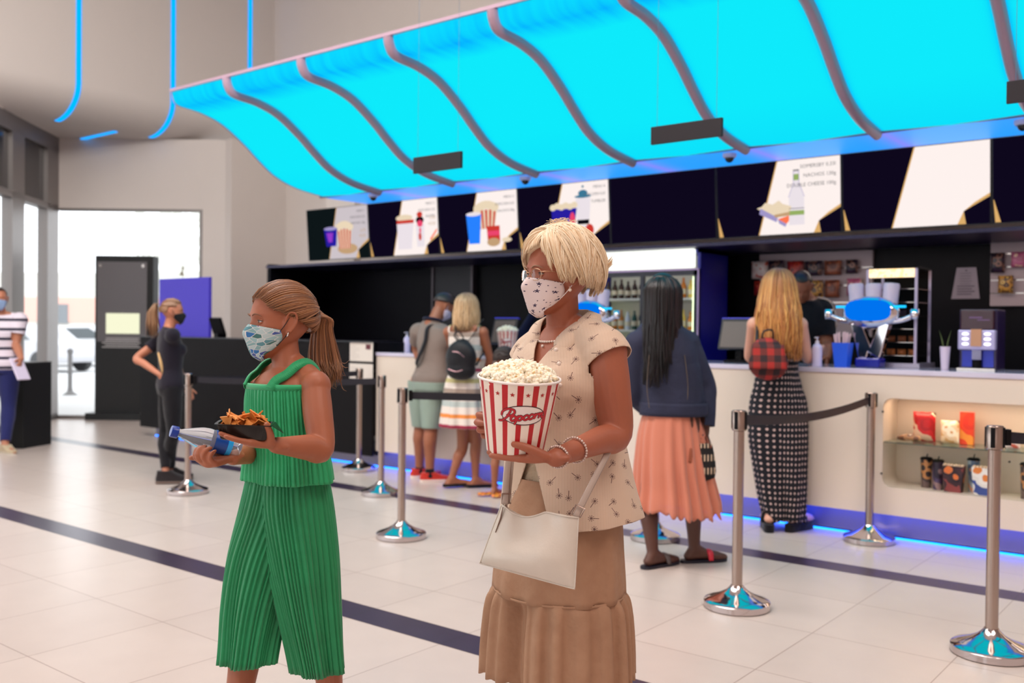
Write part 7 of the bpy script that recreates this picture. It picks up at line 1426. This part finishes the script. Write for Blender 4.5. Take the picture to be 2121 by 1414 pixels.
for i in range(24): e0 = sc.p(1.45+rd.uniform(-.12, .12), PI*.98+rd.uniform(-.6, .6), .018); pts = [e0, e0+vw(.012, -.004, 0), e0+vw(.026, .006, 0), e0+vw(.034, .016+rd.uniform(-.004, .006), 0)]; lock(g, spline(np.array(pts), np.ones(4), 3)[0], .0022, rd, 4)
obj('hair', g, WH, wom, smooth=True)
# under-top, blouse, skirt
ec = fabric('ecru lace top', (196, 174, 148), .9, .8, 40.)
g = G(); torso_geo(g, b, .006); V, F = bake(g, .006, 4); V, F = cut(V, F, [(b.che+UP3*.045, UP3, .3), (b.pel-UP3*.0, -UP3, .35)]); wrap('under_top', (V, F), ec, wom, solid=.002)
bl = NT('dandelion print blouse'); q3 = bl.sep(bl.obj()); uu = bl.math('ADD', bl.math('MULTIPLY', q3[0], float(FR3[0])), bl.math('MULTIPLY', q3[1], float(FR3[1]))); bb_ = bl.math('ADD', bl.math('MULTIPLY', q3[0], float(BK3[0])), bl.math('MULTIPLY', q3[1], float(BK3[1]))); zz = bl.math('ADD', q3[2], bl.math('MULTIPLY', bb_, .45))
st = bl.math('GREATER_THAN', bl.math('FRACT', bl.math('MULTIPLY', uu, 330.)), .55)
S_ = 19.; cu_, cv_ = bl.math('MULTIPLY', uu, S_), bl.math('MULTIPLY', zz, S_); vo = bl.n('ShaderNodeTexVoronoi', voronoi_dimensions='2D'); vo.inputs['Randomness'].default_value = .55; vo.inputs['Scale'].default_value = 1.; bl.L.new(bl.comb(cu_, cv_), vo.inputs['Vector'])
d = bl.vm('SUBTRACT', bl.comb(cu_, cv_), vo.outputs['Position']); x_, y_, _ = bl.sep(d); ra = bl.math('MULTIPLY', bl.sep(vo.outputs['Color'])[0], 6.28); cs, sn = bl.math('COSINE', ra), bl.math('SINE', ra)
xr = bl.math('SUBTRACT', bl.math('MULTIPLY', x_, cs), bl.math('MULTIPLY', y_, sn)); yr = bl.math('ADD', bl.math('MULTIPLY', x_, sn), bl.math('MULTIPLY', y_, cs))
stem = bl.math('MULTIPLY', bl.math('LESS_THAN', bl.math('ABSOLUTE', xr), .018), bl.math('MULTIPLY', bl.math('GREATER_THAN', yr, 0.), bl.math('LESS_THAN', yr, .40)))
rr = bl.math('SQRT', bl.math('ADD', bl.math('MULTIPLY', xr, xr), bl.math('MULTIPLY', yr, yr))); an = bl.math('ARCTAN2', xr, yr); tuft = bl.math('MULTIPLY', bl.math('LESS_THAN', rr, .17), bl.math('GREATER_THAN', bl.math('COSINE', bl.math('MULTIPLY', an, 9.)), .15)); core = bl.math('LESS_THAN', rr, .06)
mk = bl.math('MAXIMUM', bl.math('MAXIMUM', stem, bl.math('MULTIPLY', tuft, .75)), core)
basec = bl.mix(st, (220, 196, 174), (200, 172, 150)); bl.col(bl.mix(mk, basec, (112, 84, 78))); bl.rough(.85); bl.b.inputs['Sheen Weight'].default_value = .1; bl.bump(bl.noise(bl.obj(), 11., 3.), .55, .015)
RB = frame(b.a); f_, r_ = fdir(b.a), rdir(b.a); nk_ = P(1168, 690, 2.74)
g = G()
hemr = [(P(1168, 703, 2.74), .102, .080), (P(1168, 730, 2.74), .160, .108), (b.che, .176, .134), (P(1170, 850, 2.74), .172, .138), (b.wai, .172, .142), (P(1173, 955, 2.75), .185, .152), (P(1177, 1010, 2.75), .197, .163), (P(1181, 1060, 2.75), .210, .176), (P(1183, 1115, 2.75), .222, .188), (P(1184, 1150, 2.75), .226, .19)]
Pq = np.array([t_[0] for t_ in hemr]); Ps, w_ = spline(Pq, np.array([t_[1] for t_ in hemr]), 6); _, d_ = spline(Pq, np.array([t_[2] for t_ in hemr]), 6); rings = []; n = 96; th = np.arange(n)/n*2*PI
for i, (p, a_, c_) in enumerate(zip(Ps, w_, d_)): k = 1+.035*(i/len(Ps))**1.5*(np.sin(7*th+1)+.6*np.sin(12*th)); rings.append(p+np.stack([a_*k*np.sign(np.cos(th))*abs(np.cos(th))**.87, c_*k*np.sign(np.sin(th))*abs(np.sin(th))**.87, np.zeros(n)], 1)@RB.T)
g.loft(rings)
for k in (1, -1):
    g.ell(b.che+f_*.075+r_*k*.07-UP3*.01, np.array([.07, .068, .07]), RB, 18, 12); g.limb([b.neck*.9+b.sh[k]*.1+UP3*.0-f_*.01, b.sh[k]*.5+b.neck*.5+UP3*.012-f_*.01, b.sh[k]+UP3*.002], np.array([.050, .055, .064]), 14, sub=3)
    e_ = b.sh[k]+(b.el[k]-b.sh[k])*.17; g.limb([b.sh[k], b.sh[k]*.5+e_*.5+r_*k*.006, e_+r_*k*.010], [.066, .067, .066], 16, sub=3)
V, F = bake(g, .0065, 6)
zV = P(1130, 762, 2.6)[2]; zO = P(1110, 950, 2.6)[2]; axp = np.array([b.che[0], b.che[1], 0])
def loc(c): q = c-axp; return q@r_, q@f_, c[2]
arms_ = []
def pred(c):
    for S0, d0, pa in arms_:
        q = c-S0; t_ = q@d0; ds = np.linalg.norm(q-d0*t_)
        if (c-pa[0])@pa[1] > 0 and t_ < .22 and ds < .086 and (t_ < .03 or q@(r_*(1 if S0 is b.sh[1] else -1)) > -.008+max(0, t_-.045)*.62): return True
    if math.hypot(*(c-nk_)[:2]) < .078 and c[2] > nk_[2]-.012: return True
    x, y, z = loc(c)
    if y > .02 and z > zV and abs(x-.0) < (z-zV)*.52+.004 and z < b.neck[2]+.1: return True
    if y > .04 and z < zO and abs(x+.0) < .012+(zO-z)*.42: return True
    return False
vt = axp+f_*.12+UP3*zV; bis = []
for k in (1, -1): bis.append((vt+r_*k*.004, r_*k-UP3*.52*1., .34)); bis.append((axp+f_*.13+UP3*zO+r_*k*.012, r_*k+UP3*.42, .40))
hz = P(1180, 1100, 2.6)[2]; cuts = [(b.neck+UP3*.008, UP3+f_*.15, .11), (np.array([Ps[-1][0], Ps[-1][1], hz]), -UP3+r_*kL*.10-f_*.05, .40)]
for k in (1, -1):
    d0 = unit(b.el[k]-b.sh[k]); pa = (b.sh[k]+(b.el[k]-b.sh[k])*.13, unit(d0+r_*k*.55)); bis.append((pa[0], pa[1], .2)); arms_.append((b.sh[k], d0, pa))
V, F = cut(V, F, cuts, bis, pred); wrap('blouse', (V, F), bl.m, wom, solid=.0025)
g = G(); up_, dn_ = [], []; m_ = 41
for i in range(m_):
    q = i/(m_-1)*2-1; an = q*2.55; e = abs(q)**3; fo_ = max(0, abs(q)-.72)/.28
    a1 = nk_+RB@np.array([.072*math.sin(an)*(1-.30*fo_), -.066*math.cos(an)+.012*fo_, .068-.090*e]); a2 = nk_+RB@np.array([(.122*math.sin(an))*(1-.1*fo_)+math.copysign(.014, q)*fo_, -.100*math.cos(an)+.030*fo_, .014-.070*e-.03*fo_]); am = (a1+a2)/2+RB@np.array([.012*math.sin(an), -.010*math.cos(an), .016*(1-e)]); up_.append(a1); dn_.append((am, a2))
g.loft([up_, [p[0] for p in dn_], [p[1] for p in dn_]], (False, False), closed=False); obj('collar', g, bl.m, wom, smooth=True, solid=.003)
# placket with pearl buttons
def front(z, x=0.): return None
bt = mat('pearl button', (232, 216, 204), .25)
for px, py, dd in ((1152, 724, 2.585), (1158, 753, 2.565), (1160, 797, 2.545)): g = G(); g.ell(P(px, py, dd), .0058, None, 14, 8); obj('button', g, bt, wom, smooth=True)
# necklace
g = G()
for i in range(44):
    q = -2.35+4.7*i/43; p = nk_+RB@np.array([.070*math.sin(q), .070*math.cos(q)+.008, .010-.034*(.5+.5*math.cos(q))]); g.ell(p, .0036, None, 8, 6)
obj('pearl_necklace', g, bt, wom, smooth=True); g = G(); g.ell(nk_+RB@np.array([.0, .084, -.036]), .0042, None, 10, 6); obj('pendant', g, bt, wom, smooth=True)
for q_, rr_ in ((.035, .0275), (.30, .0325)):
    c = b.wr[kL]+(b.el[kL]-b.wr[kL])*q_; d_ = unit(b.el[kL]-b.wr[kL]); u_ = unit(np.cross(d_, UP3)); v_ = np.cross(d_, u_); g = G()
    for i in range(30): a = i/30*2*PI; g.ell(c+(u_*math.cos(a)+v_*math.sin(a))*rr_+d_*.006*math.cos(a), .0030 if i % 2 else .0036, None, 7, 5)
    obj('bracelet', g, mat('silver beads', (215, 195, 185), .25, .4), wom, smooth=True)
sk = NT('beige linen skirt'); sk.col(sk.mix(sk.noise(sk.obj(), 30., 5.), (158, 118, 92), (176, 138, 110))); sk.rough(.9); sk.bump(sk.noise(sk.obj(), 9., 4.), .7, .02)
x2 = lambda px, py, dd=0.: P(px, py, 2.74+dd)
skirt('skirt', wom, sk.m, [(x2(1166, 985), .165, .135, b.a, .05), (x2(1162, 1060), .182, .155, b.a, .2), (x2(1158, 1140), .192, .165, b.a, .4), (x2(1156, 1222), .200, .172, b.a, .5)], 12, .06, seed=4, n=300)
skirt('skirt_tier', wom, sk.m, [(x2(1156, 1216), .197, .170, b.a, .25), (x2(1156, 1240), .208, .180, b.a, .9), (x2(1155, 1300), .217, .190, b.a, 1.), (x2(1154, 1385), .222, .196, b.a, 1)], 23, .085, seed=14, n=480, crease=.35, rag=.012, drop=.03)
g = G(); g.loft([x2(1156, 1219)+np.stack([.2005*np.cos(th), .1735*np.sin(th), np.full(n, dz_)], 1)@RB.T for dz_ in (-.003, .003)], (False, False)); obj('tier_seam', g, sk.m, wom, smooth=True, solid=.002)
# ---------------------------------------------------------------- her shoulder bag
hb = thing('shoulder_bag', 'cream leather shoulder bag hanging in front of the beige skirt', 'handbag', tuple(P(1095, 1216, 2.44)))
TL, TR, BR, BL = P(1040, 1042, 2.46), P(1198, 1072, 2.40), P(1190, 1219, 2.38), P(994, 1166, 2.46); nb_ = unit(np.cross(TR-TL, BL-TL)); nb_ = nb_ if nb_@BK3 < 0 else -nb_; nu_, nv_ = 40, 28; Vf, Vb = [], []
for j in range(nv_+1):
    v = j/nv_
    for i in range(nu_+1):
        u = i/nu_; p = (TL*(1-u)+TR*u)*(1-v)+(BL*(1-u)+BR*u)*v; e = (1-abs(2*u-1)**3)*(1-max(0, 2*v-1)**6)*(.30+.70*min(1, v*1.6)); sag = -.022*math.sin(PI*min(1, u*1.7))*(1-v)**3*(1 if u < .6 else .3); w_ = .004*math.sin(u*9+v*3)*(1-v)+.003*math.sin(u*17-v*6)*(1-v)**2+.005*math.sin(v*8+u*4)*e; Vf.append(p+nb_*(.038*max(e, 0)**.7+w_)+UP3*sag); Vb.append(p-nb_*(.026*max(e, 0)**.7)+UP3*sag)
m_ = nu_+1; F = []; off = len(Vf)
for j in range(nv_):
    for i in range(nu_): a = j*m_+i; F.append((a, a+m_, a+m_+1, a+1)); F.append((off+a, off+a+1, off+a+m_+1, off+a+m_))
bd = list(range(m_))+[j*m_+nu_ for j in range(1, nv_+1)]+[nv_*m_+i for i in range(nu_-1, -1, -1)]+[j*m_ for j in range(nv_-1, 0, -1)]
for q in range(len(bd)): a, c_ = bd[q], bd[(q+1) % len(bd)]; F.append((a, c_, off+c_, off+a))
lt = NT('cream soft leather'); lt.col(lt.mix(lt.noise(lt.obj(), 7., 4.), (200, 190, 178), (222, 214, 202))); lt.rough(.32); lt.bump(lt.noise(lt.obj(), 160., 2.), .15, .002)
g = G(); g.add(Vf+Vb, F); obj('bag_body', g, lt.m, hb, smooth=60)
g = G(); g.tube([Vf[i]+nb_*.001 for i in bd], .0022, 6); obj('piping', g, lt.m, hb, smooth=True)
sl_ = mat('taupe strap leather', (176, 158, 146), .45); mt_ = mat('brushed nickel', (170, 150, 140), .3, 1.)
for pts in ([P(1046, 1044, 2.45), P(1049, 1000, 2.47), P(1054, 950, 2.52), P(1068, 860, 2.62), P(1092, 760, 2.70), P(1112, 712, 2.78)], [P(1192, 1070, 2.40), P(1222, 1010, 2.44), P(1255, 945, 2.50), P(1276, 900, 2.60), P(1285, 850, 2.74)]):
    g = G(); g.tube(pts, .0085, 8, sub=6, flat=.25, up=tuple(-BK3)); obj('strap', g, sl_, hb, smooth=True)
g = G(); g.tube([P(1052, 1040, 2.46), P(1056, 1000, 2.48), P(1060, 955, 2.53)], .006, 8, sub=4, flat=.3, up=tuple(-BK3)); obj('strap', g, sl_, hb, smooth=True)
for c_, d_ in ((P(1049, 1032, 2.455), vw(0, 1, 0)), (P(1198, 1058, 2.405), vw(.45, .9, 0))):
    d_ = unit(d_); s2 = unit(np.cross(d_, BK3)); g = G(); g.tube([c_+s2*.012+d_*.012, c_-s2*.012+d_*.012, c_-s2*.012-d_*.012, c_+s2*.012-d_*.012, c_+s2*.012+d_*.012], .0020, 6); g.tube([c_+s2*.0-d_*.012, c_+s2*.0-d_*.024], .003, 6); obj('buckle', g, mt_, hb)
g = G(); g.tube([P(1042, 1050, 2.44), P(1036, 1075, 2.44), P(1026, 1102, 2.44)], [.003, .004, .002], 6, flat=.4); obj('zip_pull', g, mat('brown zip pull', (110, 76, 60), .5), hb)
# ---------------------------------------------------------------- the big bucket
zb = unit(UP3*.99-BK3*.11+FR3*.045); xb = unit(np.array([1, 0, 0])-zb*zb[0]); Bm = basis(xb, np.cross(zb, xb), zb)
fc = unit(-BK3+FR3*.17); fl_ = Bm.T@fc; striped_bucket(tuple(P(1067, 932, 2.42)), .103, .190, 'big red and white striped popcorn bucket held by the woman with glasses', 41, 'popcorn heaped in the big bucket held by the woman', True, face=math.atan2(fl_[1], fl_[0]), nk=900, Rm=Bm)
